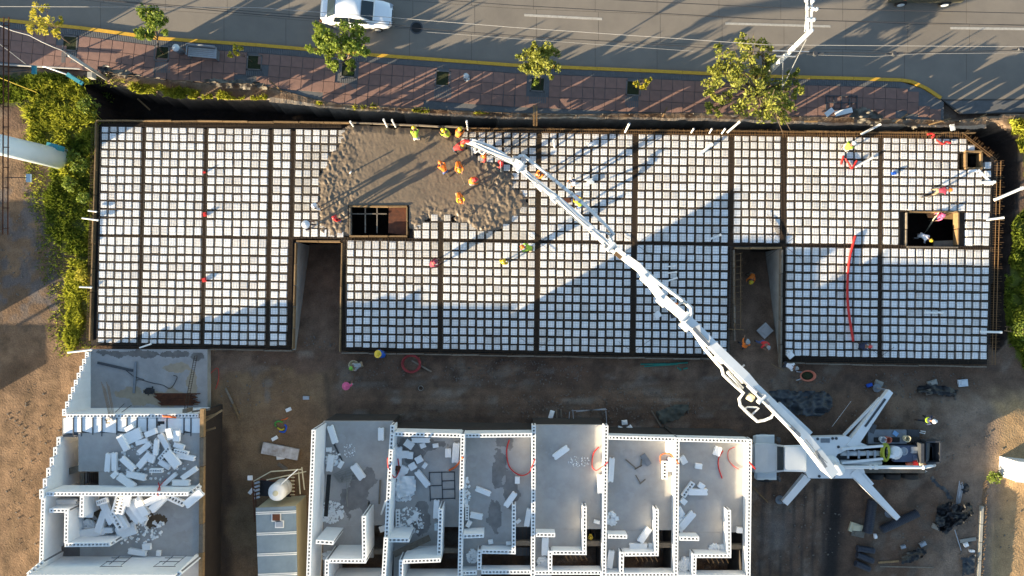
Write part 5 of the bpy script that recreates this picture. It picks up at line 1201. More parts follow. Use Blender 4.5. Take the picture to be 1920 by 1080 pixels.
# white deck with turntable, folded-leg boxes and hatch
s = MB(); s.pprism([(1512, 820), (1588, 818), (1628, 836), (1620, 842), (1592, 842), (1570, 852), (1566, 860), (1570, 868), (1592, 876), (1618, 876), (1622, 886), (1594, 896), (1516, 896), (1508, 880)], ZT + .8, 1.75); s.build('deck_body', white_p, tk)
tb(1539, 822, 1556, 830, 1.755, 1.78, steel_gr, 'hatch'); 
s = MB(); s.lathe(W(1556, 872, 1.75), [(.62, 0), (.62, .10), (.45, .14), (.36, .9), (.30, 1.4)], 22); s.build('turntable', white_p, tk, smooth=True)
for x_, y_ in ((1533, 823), (1561, 822), (1568, 822), (1572, 838), (1537, 842), (1536, 893), (1563, 893)): s = MB(); s.lathe(W(x_, y_, 1.76), [(.09, 0), (.09, .03)], 8); s.build('deck_socket', steel_dk, tk)
tb(1516, 886, 1620, 897, ZT + .75, 1.74, white_g, 'side_box')
# side decks and pump gear
tb(1628, 806, 1700, 832, ZT + .7, 1.35, steel_gr, 'side_deck'); tb(1701, 806, 1724, 830, ZT + .6, 1.2, steel_dk, 'rear_step'); tb(1590, 832, 1745, 879, ZT + .85, 1.1, steel_dk, 'pump_bed')
tb(1600, 879, 1735, 887, ZT + .7, 1.3, timber_grey, 'side_deck')
for x0_, y0_, x1_, y1_ in ((1572, 845, 1652, 849), (1572, 862, 1652, 866)):
    s = MB(); s.cyl(W(x0_ + 4, (y0_ + y1_) / 2 + 3, 1.5), W(x1_, (y0_ + y1_) / 2 + 3, 1.5), .16, n=10); s.build('pump_cylinder', white_g, tk, smooth=True)
for p, q in (((1578, 842), (1655, 836)), ((1578, 868), (1655, 860))):
    s = MB(); s.bar(W(*p, 1.85), W(*q, 1.85), .13, .16); s.build('deck_rail', white_p, tk)
for x_ in (1590, 1610, 1627, 1640): s = MB(); s.box(W(x_, 852, 1.72), (.12, .5, .08)); s.build('pump_bracket', galv, tk)
s = MB(); c = W(1660, 848, 1.75); s.tube([c + Vector((.25 * math.cos(t), .52 * math.sin(t), .04 * math.sin(3 * t))) for t in np.linspace(0, 6.283, 18)[:-1]], .08, 6, closed=True)
s.tube([c + Vector((.18 * math.cos(t), .45 * math.sin(t), .12)) for t in np.linspace(0, 6.283, 18)[:-1]], .07, 6, closed=True); s.build('coiled_hose', mat('lime_hose', (.32, .36, .04), .5), tk)
s = MB(); s.lathe(W(1672, 846, 1.2), [(.4, 0), (.42, .5), (.2, .65)], 12); s.box(W(1670, 855, 1.7), (.35, .2, .3)); s.build('valve_block', white_p, tk)
tb(1676, 836, 1726, 866, 1.1, 1.55, mat('blue_grey_steel', (.10, .13, .2), .5, (.06, .075, .12), 3, .6), 'agitator_cover'); s = MB(); s.lathe(W(1694, 846, 1.56), [(.26, 0), (.26, .06), (.19, .06), (.19, -.04)], 16); s.build('cover_port', galv, tk)
tb(1709, 838, 1723, 850, 1.56, 1.66, galv, 'control_box'); tb(1712, 852, 1722, 863, 1.56, 1.62, MATS['blue_grey_steel'], 'control_box'); tb(1727, 832, 1733, 869, 1.0, 2.05, steel_dk, 'hopper_frame')
s = MB(); s.pprism([(1730, 826), (1757, 825), (1757, 866), (1730, 868)], .9, 1.2); s.build('hopper', black_pl, tk)
for (p, q) in (((1731, 827), (1757, 826)), ((1731, 867), (1757, 865)), ((1731, 827), (1731, 867)), ((1757, 826), (1757, 865))): s = MB(); s.bar(W(*p, 1.5), W(*q, 1.5), .1, .75); s.build('hopper_side', steel_dk, tk)
s = MB(); s.add([W(1734, 829, 1.75), W(1744, 829, 1.4), W(1742, 864, 1.4), W(1738, 864, 1.75)], [(0, 1, 2, 3)]); s.build('hopper_flap', mat('dusty_flap', (.3, .28, .23), .6), tk)
for k, (x_, y_, r_, m_) in enumerate(((1703, 870, .17, salmon), (1712, 868, .23, red_h), (1722, 866, .2, cream), (1730, 871, .16, rusty_sh))): s = MB(); s.lathe(W(x_, y_, 1.3), [(r_, 0), (r_, .3), (r_ * .6, .34)], 12); s.build('lubricant_can', m_, tk)
s = MB(); s.tube([W(1577, 876, 2.0), W(1640, 876, 1.95), W(1732, 876, 1.9), W(1744, 874, 1.85), W(1752, 872, 1.6)], .11, 8); 
for x_ in (1632, 1641, 1644, 1731): s.lathe(W(x_, 876, 1.95), [(.15, -.05), (.15, .05)], 10, M=Matrix.Rotation(R(90), 3, 'Y'))
s.build('delivery_pipe', white_p, tk, smooth=True)
s = MB(); s.tube([W(1722, 880, 1.2), W(1732, 886, 1.2), W(1738, 884, 1.2), W(1730, 880, 1.2)], .03, 5); s.tube([W(1724, 811, 1.1), W(1734, 813, 1.1), W(1735, 809, 1.1), W(1726, 808, 1.1)], .03, 5); s.build('step_loop', pvc, tk)
# buckets on the side deck belong to the crew
for k, (x_, y_, m_, lb) in enumerate(((1651, 823, white_g, 'white bucket on the pump truck side deck'), (1661, 823, salmon, 'orange bucket on the pump truck side deck'), (1696, 821, cream, 'muddy cream bucket on the pump truck side deck'))):
    s = MB(); c = W(x_, y_, 1.36); s.lathe(c, [(.16, 0), (.2, .36), (.21, .36), (.17, .34), (.15, .06)], 14); s.tube([c + Vector((.2 * math.cos(t), .2 * math.sin(t), .36 + .03 * t)) for t in np.linspace(0, 3.1, 7)], .012, 4); s.build('bucket', m_, None, loc=c, label=lb, cat='bucket')
s = MB(); s.box(W(1679, 813, 1.40), (.32, .26, .04), -.6); s.build('blue_cloth', mat('blue_cloth', (.2, .38, .62), .8), None, loc=W(1679, 813, 1.36), label='small folded light blue cloth on the pump truck side deck', cat='cloth')
# outriggers
def legarm(p, q, zp, zq, wd0, wd1, ht, nm='outrigger'):
    A, B = W(*p, zp), W(*q, zq); d = (B - A).normalized(); n = Vector((-d.y, d.x, 0)).normalized()
    s = MB(); u = Vector((0, 0, ht / 2))
    vs = [A - n * wd0 / 2 - u, A + n * wd0 / 2 - u, A + n * wd0 / 2 + u, A - n * wd0 / 2 + u, B - n * wd1 / 2 - u * .7, B + n * wd1 / 2 - u * .7, B + n * wd1 / 2 + u * .7, B - n * wd1 / 2 + u * .7]
    s.add(vs, [(3, 2, 1, 0), (4, 5, 6, 7), (0, 1, 5, 4), (1, 2, 6, 5), (2, 3, 7, 6), (3, 0, 4, 7)])
    o = s.build(nm, white_p, tk)
    gz = ground_z(*q); s = MB(); s.cyl((B.x, B.y, gz + .05), (B.x, B.y, B.z), .07, n=8); s.build('leg_jack', galv, o)
    s = MB(); s.lathe((B.x, B.y, gz), [(.28, 0), (.28, .06), (.1, .1)], 12); s.build('foot_plate', steel_gr, o); return o
legarm((1592, 838), (1668, 733), 1.55, 1.45, .62, .34, .5); legarm((1597, 882), (1682, 971), 1.55, 1.45, .55, .32, .5)
legarm((1517, 814), (1458, 758), 1.35, 1.25, .42, .40, .4); legarm((1512, 893), (1470, 943), 1.35, 1.2, .48, .44, .4)
for p, q, zp in (((1582, 816), (1650, 746), 1.35), ((1609, 829), (1624, 806), 1.6), ((1606, 874), (1636, 908), 1.65)): s = MB(); s.bar(W(*p, zp), W(*q, zp), .14, .16); s.build('outrigger_strut', white_p, tk)
s = MB(); s.bar(W(1622, 800, 1.75), W(1660, 748, 1.68), .13, .03); s.bar(W(1634, 812, 1.75), W(1640, 796, 1.72), .3, .02); s.build('leg_slot', steel_dk, tk)
s = MB(); s.bar(W(1560, 800, 1.55), W(1596, 752, 1.5), .01, .01); s.build('outrigger_strut', white_p, tk)
# boom sections (centre line in pixels at a height)
def girder(pts, nm):
    """pts: (px, py, z, width, depth)"""
    s = MB(); vs = []; P = [W(a, c, z) for a, c, z, _, _ in pts]; N = len(P)
    for i in range(N):
        d = (P[min(i + 1, N - 1)] - P[max(i - 1, 0)]).normalized(); n = Vector((0, 0, 1)).cross(d).normalized(); u = d.cross(n)
        w_, h_ = pts[i][3] * .46, pts[i][4] * .5
        vs += [P[i] - n * w_ - u * h_, P[i] + n * w_ - u * h_, P[i] + n * w_ + u * h_, P[i] - n * w_ + u * h_]
    fs = [(i * 4 + k, i * 4 + (k + 1) % 4, (i + 1) * 4 + (k + 1) % 4, (i + 1) * 4 + k) for i in range(N - 1) for k in range(4)] + [(3, 2, 1, 0), tuple((N - 1) * 4 + k for k in range(4))]
    s.add(vs, fs); return s.build(nm, white_p, tk)
g1 = girder([(1556, 884, 3.9, .62, .95), (1532, 852, 4.6, .62, 1.0), (1500, 812, 5.6, .55, .95), (1450, 762, 7.2, .48, .85), (1412, 724, 8.4, .46, .75)], 'boom_section')
girder([(1434, 746, 8.1, .26, .7), (1392, 702, 8.9, .5, .75), (1340, 652, 9.5, .48, .7), (1295, 605, 9.9, .44, .62), (1270, 584, 10, .42, .6)], 'boom_section')
girder([(1290, 601, 10.3, .42, .6), (1262, 577, 10.0, .42, .58), (1240, 558, 9.6, .42, .55), (1218, 528, 9.0, .4, .55), (1198, 502, 8.5, .38, .52), (1165, 478, 8.0, .36, .5), (1136, 457, 7.4, .34, .48)], 'boom_section')
girder([(1155, 470, 7.7, .34, .42), (1128, 448, 7.2, .34, .45), (1085, 406, 6.4, .32, .42), (1040, 368, 5.5, .30, .38), (1000, 336, 4.8, .28, .36), (972, 313, 4.3, .27, .34)], 'boom_section')
girder([(980, 318, 4.5, .27, .34), (958, 301, 4.0, .27, .34), (920, 283, 3.6, .24, .3), (893, 272, 3.3, .22, .28), (874, 266, 3.0, .18, .24)], 'boom_section')
def pipe(pts, r, nm, m_=white_p, n=7):
    s = MB(); s.tube([W(*p) for p in pts], r, n)
    for p in pts[1:-1]:
        pass
    return s.build(nm, m_, tk, smooth=True)
pipe([(1548, 862, 4.6), (1505, 822, 5.8), (1452, 772, 7.3), (1446, 783, 7.2), (1433, 788, 7.0), (1420, 790, 7.0), (1404, 776, 7.2), (1388, 760, 7.4), (1386, 748, 7.6), (1394, 737, 8), (1366, 712, 8.4), (1356, 702, 8.6), (1353, 690, 8.7), (1345, 682, 8.8), (1322, 655, 9.2), (1300, 622, 9.6), (1285, 606, 9.8)], .085, 'delivery_pipe')
pipe([(1420, 764, 7.2), (1402, 763, 7.2), (1394, 768, 7.2)], .05, 'pipe_bracket'); pipe([(1423, 765, 7.2), (1408, 779, 7.1)], .05, 'pipe_bracket'); pipe([(1412, 748, 7.6), (1402, 742, 7.6)], .2, 'hydraulic_ram', cream); pipe([(1364, 697, 9.0), (1392, 728, 8.4)], .09, 'hydraulic_ram', galv)
pipe([(1370, 690, 8.2), (1352, 668, 8.4), (1308, 618, 8.8), (1294, 606, 8.9), (1292, 597, 8.9), (1297, 588, 8.9), (1296, 577, 8.9), (1288, 570, 8.9)], .1, 'delivery_pipe', white_g)
pipe([(1394, 716, 7.9), (1376, 696, 8.1), (1362, 680, 8.2)], .13, 'hydraulic_ram', white_g); s = MB(); s.bar(W(1384, 702, 8.4), W(1392, 694, 8.4), .08, .08); s.bar(W(1367, 708, 8.4), W(1396, 684, 8.4), .08, .06); s.build('pipe_bracket', galv, tk)
pipe([(1296, 576, 8.7), (1276, 560, 8.6), (1236, 530, 8.2), (1196, 496, 7.6), (1160, 470, 7.1), (1149, 457, 6.9), (1143, 444, 6.8)], .10, 'delivery_pipe', white_g)
pipe([(1296, 580, 8.8), (1281, 566, 8.8), (1268, 575, 9.2), (1256, 566, 9.3)], .06, 'pipe_bracket', galv)
pipe([(1151, 440, 6.8), (1138, 425, 6.6), (1100, 387, 6.1), (1060, 354, 5.4), (1020, 322, 4.8), (994, 302, 4.4), (983, 292, 4.2), (975, 292, 4.2), (968, 300, 4.2)], .10, 'delivery_pipe')
pipe([(1112, 436, 7.0), (1122, 433, 6.9), (1138, 437, 6.8), (1148, 443, 6.8)], .06, 'pipe_bracket', galv); pipe([(1124, 445, 6.9), (1142, 458, 6.8)], .07, 'hydraulic_ram', steel_gr)
pipe([(1145, 462, 7.9), (1160, 478, 8.0)], .1, 'hydraulic_ram', galv); s = MB(); s.box(W(1159, 479, 8.45), (.45, .2, .05), -.7); s.build('rust_plate', rust_lit, tk); s = MB(); s.box(W(1138, 463, 7.9), (.25, .2, .06), -.7); s.build('rust_plate', steel_gr, tk)
pipe([(968, 300, 4.4), (978, 304, 4.6), (982, 312, 4.7)], .09, 'delivery_pipe', white_g); pipe([(958, 302, 4.3), (964, 296, 4.2), (970, 298, 4.3)], .12, 'hydraulic_ram', galv); pipe([(976, 312, 4.6), (986, 303, 4.4)], .04, 'pipe_bracket', white_g)
pipe([(950, 292, 3.9), (920, 274, 3.5), (886, 262, 3.2), (880, 264, 3.1)], .08, 'delivery_pipe')
pipe([(1058, 378, 2.9 + 2), (1062, 385, 4.8), (1078, 384, 4.8)], .03, 'pipe_bracket', rusty_sh)
s = MB(); s.tube([W(878, 266, 3.1), W(874, 268, 2.6), W(873, 272, 1.6), W(872, 274, .6), W(874, 278, .15)], .1, 8); s.build('end_hose', rubber, tk, smooth=True)
s = MB(); s.tube([W(880, 265, 3.2), W(872, 264, 3.2), W(866, 268, 2.9)], .12, 8); s.build('hose_guard', red_h, tk)
s = MB(); s.tube([W(898, 281, 3.2), W(901, 287, 2.7), W(905, 290, 2.7), (W(910, 284, 3.0))], .035, 5); s.tube([W(888, 279, 3.0), W(892, 286, 2.5), W(896, 283, 2.7)], .035, 5); s.build('hanging_loop', pvc, tk)
for a, z_ in (((884, 275), 3.0), ((938, 303), 3.6)): s = MB(); s.tube([W(*a, z_), W(a[0] + 1, a[1] + 12, z_ - 1.4), W(a[0] + 1, a[1] + 20, .3)], .012, 4); s.build('guide_rope', white_g, tk)
for px, py, z in ((1240, 566, 9.8), (1210, 525, 9.0), (1284, 612, 10.2), (1325, 640, 9.8), (1350, 672, 9.4), (1110, 432, 7.0), (1040, 373, 5.7), (1012, 350, 5.0), (1480, 790, 6.5)):
    s = MB(); s.box(W(px, py, z), (.5, .3, .35), -.78); s.build('boom_collar', white_p, tk)
for (p, q, z) in (((1549, 876), (1530, 846), 5.15), ((1500, 818), (1462, 778), 6.6), ((1442, 758), (1420, 736), 8.5), ((1330, 648), (1300, 616), 10.0)):
    s = MB(); s.bar(W(*p, z), W(*q, z + .3), .16, .05); s.build('boom_recess', steel_gr, tk)
for t in (.15, .35, .55, .75, .92):
    for (x0_, y0_, z0_), (x1_, y1_, z1_) in (((1100, 387, 6.1), (1020, 322, 4.8)), ((1276, 560, 8.6), (1160, 470, 7.1))):
        s = MB(); s.lathe(W(x0_ + (x1_ - x0_) * t, y0_ + (y1_ - y0_) * t, z0_ + (z1_ - z0_) * t), [(.14, -.04), (.14, .04)], 9, M=Matrix.Rotation(R(40), 3, 'Z') @ Matrix.Rotation(R(90), 3, 'X')); s.build('pipe_clamp', galv, tk)

# ------------------------------------------------------------------ cars on the road
def car(label, px, py, L, col_m, rz):
    """sedan heading +x, origin at road level"""
    o = empty('sedan_car', W(px, py, ZR), rz, label=label, cat='car')
    loc0 = Vector((0, 0, 0))
    def part(s, nm, m_, par=o, smooth=False):
        ob = mesh_obj(nm, s.mesh(nm, m_, (0, 0, 0), smooth), par); return ob
    h = L / 2
    st = [(-1.0, .66, .45, .80), (-.97, .76, .32, .90), (-.86, .84, .24, .96), (-.6, .88, .20, .98), (0, .90, .20, .93), (.45, .89, .20, .90), (.72, .87, .22, .82), (.90, .80, .26, .70), (.975, .68, .32, .60), (1.0, .52, .40, .54)]
    s = MB(); vs = []
    for x, w_, zb, zt in st:
        vs += [(x * h, -w_ * .9, zb), (x * h, -w_, zb + .2), (x * h, -w_ * .985, zt - .12), (x * h, -w_ * .88, zt - .02), (x * h, -w_ * .5, zt + .02), (x * h, 0, zt + .035), (x * h, w_ * .5, zt + .02), (x * h, w_ * .88, zt - .02), (x * h, w_ * .985, zt - .12), (x * h, w_, zb + .2), (x * h, w_ * .9, zb)]
    n = 11
    fs = [(i * n + k, (i + 1) * n + k, (i + 1) * n + (k + 1) % n, i * n + (k + 1) % n) for i in range(len(st) - 1) for k in range(n)]
    fs += [tuple(range(n)), tuple((len(st) - 1) * n + k for k in range(n - 1, -1, -1))]
    s.add(vs, fs); part(s, 'body', col_m, smooth=True)
    cab = [(-.82, .68, .92, .94), (-.52, .62, .92, 1.36), (-.35, .62, .92, 1.43), (0, .62, .92, 1.45), (.15, .61, .92, 1.41), (.52, .70, .88, .93)]
    s = MB(); vs = []
    for x, w_, zb, zt in cab: vs += [(x * h, -.80, zb - .05), (x * h, -w_, zt - .06), (x * h, -w_ * .85, zt), (x * h, 0, zt + .02), (x * h, w_ * .85, zt), (x * h, w_, zt - .06), (x * h, .80, zb - .05)]
    n = 7; fs = [(i * n + k, (i + 1) * n + k, (i + 1) * n + (k + 1) % n, i * n + (k + 1) % n) for i in range(len(cab) - 1) for k in range(n)]
    fs += [tuple(range(n)), tuple((len(cab) - 1) * n + k for k in range(n - 1, -1, -1))]
    s.add(vs, fs); part(s, 'roof', col_m, smooth=True)
    def pane(c, nm):
        s = MB(); s.add([Vector(v) for v in c], [(0, 1, 2, 3)]); part(s, nm, glass)
    e = .05
    pane([(.19 * h, -.52, 1.385 + e), (.49 * h, -.62, .965 + e), (.49 * h, .62, .965 + e), (.19 * h, .52, 1.385 + e)], 'windscreen')
    pane([(-.79 * h, -.58, .97 + e), (-.55 * h, -.52, 1.335 + e), (-.55 * h, .52, 1.335 + e), (-.79 * h, .58, .97 + e)], 'rear_window')
    for sg in (-1, 1):
        for a, b_ in ((-.60, -.17), (-.14, .36)):
            zt1 = 1.30 if a < -.3 else 1.37; zt2 = 1.37 if b_ < 0 else 1.14
            x0_ = a + (.06 if a < -.3 else 0)
            pane([(a * h, sg * .818, .96), (b_ * h, sg * .818, .95), (b_ * h - (.12 if b_ > 0 else 0), sg * (.655 + (.06 if b_ > .2 else 0)), zt2), (x0_ * h, sg * .655, zt1)], 'side_window')
        s = MB(); s.box((.30 * h, sg * .97, .98), (.16, .2, .12)); part(s, 'mirror', col_m)
        s = MB(); s.box((.93 * h, sg * .60, .62), (.26, .26, .1), -sg * .5); part(s, 'headlight', galv)
        s = MB(); s.box((-.955 * h, sg * .66, .80), (.16, .3, .14), sg * .4); part(s, 'tail_light', rusty_sh)
        for x in (-.58, .60):
            s = MB(); s.lathe((x * h, sg * .83, .31), [(.28, -.1), (.31, -.07), (.31, .07), (.28, .1)], 16, M=Matrix.Rotation(R(90), 3, 'X')); wh = part(s, 'wheel', rubber, smooth=True)
            s = MB(); s.lathe((x * h, sg * .93, .31), [(.21, -.02), (.2, .01), (.05, .02)], 12, M=Matrix.Rotation(R(90), 3, 'X')); part(s, 'rim', galv, wh)
    s = MB(); s.box((.99 * h, 0, .56), (.06, .7, .12)); part(s, 'grille', steel_dk)
    return o
car('white sedan driving right past the feathery street tree', 673, 31, 4.6, car_w, R(-4))
# dark loaded truck cut off by the top edge
b = W(1725, 2, ZR); pt = empty('pickup_truck', b, label='dark pickup truck with loaded bed cut off by the top edge', cat='pickup truck')
def pk(x, y, z, dx, dy, dz, nm, m_, rz=0): s = MB(); s.box((b.x + x, b.y + y, ZR + z), (dx, dy, dz), rz); return s.build(nm, m_, pt)
olive = mat('olive_paint', (.10, .095, .06), .5, (.06, .055, .04), 2, .6)
pk(0, .55, .75, 4.7, 1.75, .5, 'body', olive); pk(-1.15, .55, 1.1, 2.2, 1.7, .35, 'bed', steel_dk); pk(.7, .55, 1.45, 1.5, 1.55, .7, 'cab', black_pl); pk(.7, .55, 1.83, 1.2, 1.4, .04, 'cab_roof', olive); pk(1.85, .55, 1.05, 1.0, 1.65, .2, 'bonnet', olive)
for k, (x, y, z, m_) in enumerate(((-1.8, .3, 1.45, tarp_g), (-1.3, .8, 1.5, cream), (-.8, .2, 1.4, rusty_sh), (-.6, .9, 1.5, olive), (-1.7, -.1, 1.35, salmon))): pk(x, y, z, .55, .5, .4, 'load_bundle', m_, k * .3)
for x in (-1.45, 1.4):
    s = MB(); s.lathe((b.x + x, b.y - .30, ZR + .36), [(.32, -.12), (.36, -.08), (.36, .08), (.32, .12)], 16, M=Matrix.Rotation(R(90), 3, 'X')); wh = s.build('wheel', rubber, pt, smooth=True)
    s = MB(); s.lathe((b.x + x, b.y - .42, ZR + .36), [(.24, -.02), (.22, .02), (.06, .03)], 12, M=Matrix.Rotation(R(90), 3, 'X')); s.build('rim', white_g, wh)

# ------------------------------------------------------------------ people
def person_mesh(name, J, hands=True):
    """J: joint name -> (x forward, y left, z). One skinned surface; materials: 0 shirt, 1 trousers, 2 skin, 3 boots."""
    B = []; E = []; Rr = []; K = {}; reg = []
    def v(nm, p, r, rg): K[nm] = len(B); B.append(p); Rr.append(r); reg.append(rg); return K[nm]
    v('pelvis', J['pelvis'], .150, 1); mid = tuple((Vector(J['pelvis']) * .5 + Vector(J['chest']) * .5)); v('waist', mid, .135, 0); v('chest', J['chest'], .165, 0); v('neck', J['neck'], .06, 2)
    hd = Vector(J['head']); nk = Vector(J['neck']); up = (hd - nk).normalized(); v('head', tuple(hd), .098, 2); v('crown', tuple(hd + up * .09), .075, 2)
    E += [(0, 1), (1, 2), (2, 3), (3, 4), (4, 5)]
    f = Vector((1, 0, 0)) - up * up.x
    f = f.normalized() if f.length > .1 else Vector((0, 0, -1))
    v('nose', tuple(hd + f * .108 - up * .005), .018, 2); E.append((K['head'], K['nose']))
    for s in 'lr':
        sh, el, wr, hp, kn, an, to = (Vector(J[k + s]) for k in ('sh', 'el', 'wr', 'hp', 'kn', 'an', 'to'))
        a = v('sh' + s, tuple(sh), .068, 0); b = v('el' + s, tuple(el), .05, 0); c = v('wr' + s, tuple(wr), .034, 2); E += [(2, a), (a, b), (b, c)]
        d = (wr - el).normalized(); pl = v('palm' + s, tuple(wr + d * .07), .038, 2); E.append((c, pl))
        sd = d.cross(Vector((0, 0, 1)))
        sd = sd.normalized() if sd.length > .05 else Vector((0, 1, 0))
        for q, (o_, L) in enumerate(((-.03, .062), (-.01, .075), (.01, .07), (.03, .055))):
            t0 = v(f'f{q}{s}', tuple(wr + d * .105 + sd * o_), .009, 2); t1 = v(f'g{q}{s}', tuple(wr + d * (.105 + L) + sd * o_ * 1.2 + Vector((0, 0, -.02))), .008, 2); E += [(pl, t0), (t0, t1)]
        th = v('th' + s, tuple(wr + d * .07 + sd * -.055), .010, 2); E.append((pl, th))
        h_ = v('hp' + s, tuple(hp), .098, 1); k_ = v('kn' + s, tuple(kn), .066, 1); n_ = v('an' + s, tuple(an), .048, 3); t_ = v('to' + s, tuple(to), .042, 3); E += [(0, h_), (h_, k_), (k_, n_), (n_, t_)]
    me = bpy.data.meshes.new(name); me.from_pydata(B, E, [])
    o = bpy.data.objects.new(name, me); C.objects.link(o)
    md = o.modifiers.new('skin', 'SKIN'); md.use_smooth_shade = True; md.branch_smoothing = .4
    for i, sv in enumerate(me.skin_vertices[0].data): sv.radius = (Rr[i], Rr[i]); sv.use_root = (i == 0)
    sb = o.modifiers.new('sub', 'SUBSURF'); sb.levels = 1; sb.render_levels = 1
    dg = bpy.context.evaluated_depsgraph_get(); ev = o.evaluated_get(dg)
    m2 = bpy.data.meshes.new_from_object(ev); m2.name = name
    bpy.data.objects.remove(o); bpy.data.meshes.remove(me)
    for m_ in (foam, foam, foam, foam): m2.materials.append(m_)
    P = np.array(B); seg_ = [(np.array(B[a]), np.array(B[b]), reg[a], reg[b]) for a, b in E]
    idx = []
    for p in m2.polygons:
        c = np.array(p.center); best = 9; r_ = 0
        for a, b, ra, rb in seg_:
            d = b - a; t = min(1, max(0, float((c - a) @ d / (d @ d + 1e-9)))); dd = np.linalg.norm(a + d * t - c)
            if dd < best: best = dd; r_ = (rb if t > .55 else ra)
        idx.append(r_)
    m2.polygons.foreach_set('material_index', idx); m2.polygons.foreach_set('use_smooth', [True] * len(idx)); m2.update()
    return m2
def sym(**k):
    J = {}
    for n, p in k.items():
        if n in ('pelvis', 'chest', 'neck', 'head'): J[n] = p
        elif n[-1] in 'LR' and n[:-1] in ('sh', 'el', 'wr', 'hp', 'kn', 'an', 'to'): J[n[:-1] + n[-1].lower()] = p
        else: J[n + 'l'] = p; J[n + 'r'] = (p[0], -p[1], p[2])
    return J
POSE = {
    'stand': sym(pelvis=(0, 0, .90), chest=(0, 0, 1.22), neck=(.01, 0, 1.42), head=(.03, 0, 1.55), sh=(0, .19, 1.36), el=(.05, .25, 1.10), wr=(.20, .22, .92), hp=(0, .10, .84), kn=(.03, .12, .47), an=(0, .13, .07), to=(.16, .15, .04)),
    'walk': sym(pelvis=(0, 0, .88), chest=(.05, 0, 1.2), neck=(.08, 0, 1.4), head=(.11, 0, 1.53), sh=(.04, .19, 1.34), elL=(.2, .25, 1.08), wrL=(.4, .2, .98), elR=(-.05, -.26, 1.07), wrR=(.1, -.26, .86), hp=(0, .1, .82), knL=(.22, .11, .47), anL=(.25, .12, .07), toL=(.41, .13, .04), knR=(-.02, -.12, .46), anR=(-.28, -.13, .1), toR=(-.14, -.14, .04)),
    'bend': sym(pelvis=(-.12, 0, .84), chest=(.18, 0, 1.04), neck=(.37, 0, 1.12), head=(.49, 0, 1.14), sh=(.27, .18, 1.08), el=(.42, .24, .84), wr=(.58, .14, .62), hp=(-.10, .11, .80), kn=(.03, .15, .45), an=(-.05, .17, .07), to=(.11, .2, .04)),
    'crouch': sym(pelvis=(-.15, 0, .42), chest=(.08, 0, .70), neck=(.2, 0, .86), head=(.28, 0, .97), sh=(.13, .18, .80), el=(.32, .23, .58), wr=(.5, .15, .42), hp=(-.1, .12, .40), kn=(.26, .2, .46), an=(-.02, .17, .07), to=(.14, .19, .04)),
    'shovel': sym(pelvis=(-.05, 0, .86), chest=(.12, 0, 1.14), neck=(.22, 0, 1.32), head=(.3, 0, 1.43), sh=(.15, .19, 1.26), elL=(.4, .2, 1.05), wrL=(.62, .08, .86), elR=(.2, -.27, 1.0), wrR=(.42, -.14, .95), hp=(-.04, .11, .8), knL=(.2, .14, .46), anL=(.18, .17, .07), toL=(.34, .18, .04), knR=(-.05, -.14, .45), anR=(-.2, -.17, .07), toR=(-.05, -.2, .04)),
}
PM = {k: person_mesh('person', J) for k, J in POSE.items()}
def flat(name, c, rough=.75): return MATS.get(name) or mat(name, c, rough, tuple(x * .75 for x in c), 6, .5)
skin = flat('skin', (.24, .13, .085)); jeans = flat('blue_jeans', (.07, .11, .24)); jeans_d = flat('dark_trousers', (.035, .04, .055)); pale_t = flat('pale_trousers', (.55, .54, .52)); tan_t = flat('tan_trousers', (.26, .2, .13)); boot = flat('work_boots', (.07, .045, .03))
CL = {'lime': (.42, .62, .05), 'orange': (.85, .20, .025), 'red': (.6, .04, .04), 'white': (.78, .78, .8), 'maroon': (.25, .03, .06), 'pink': (.7, .12, .25), 'navy': (.02, .03, .07), 'grey': (.3, .32, .33), 'yellow': (.80, .55, .03), 'blue': (.02, .1, .45), 'green': (.2, .5, .05), 'salmonshirt': (.5, .22, .16)}
CM = {k: flat('cloth_' + k, v) for k, v in CL.items()}
HMm = {k: mat('helmet_' + k, CL[k] if k != 'white' else (.85, .85, .85), .35, None, 5, .3, spec=.5) for k in ('orange', 'red', 'white', 'yellow', 'green', 'grey', 'pink', 'navy', 'maroon')}
hm = MB(); hm.lathe((0, 0, 0), [(.155, -.005), (.150, .012), (.128, .015), (.124, .05), (.105, .10), (.065, .135), (.02, .145)], 16)
hm.add([(.11, -.10, 0), (.215, -.06, -.012), (.215, .06, -.012), (.11, .10, 0), (.11, -.10, .012), (.215, -.06, 0), (.215, .06, 0), (.11, .10, .012)], [(3, 2, 1, 0), (4, 5, 6, 7), (0, 1, 5, 4), (1, 2, 6, 5), (2, 3, 7, 6)])
hm.box((0, 0, .145), (.2, .03, .015)); helmet_me = hm.mesh('hard_hat', foam, smooth=False)
cp = MB(); cp.lathe((0, 0, 0), [(.118, -.01), (.12, .04), (.1, .09), (.05, .12)], 12); cp.box((.15, 0, .0), (.12, .15, .015)); cap_me = cp.mesh('cap', foam)
st_ = MB(); st_.lathe((0, 0, 0), [(.26, -.02), (.25, .0), (.125, .01), (.115, .08), (.06, .11)], 16); hat_me = st_.mesh('brimmed_hat', foam)
fc = MB()
for sg in (-1, 1): fc.box((.104, sg * .035, .015), (.012, .022, .012)); fc.box((.0, sg * .102, -.01), (.05, .02, .06))
fc.box((.104, 0, -.05), (.012, .045, .01)); face_me = fc.mesh('face', skin)
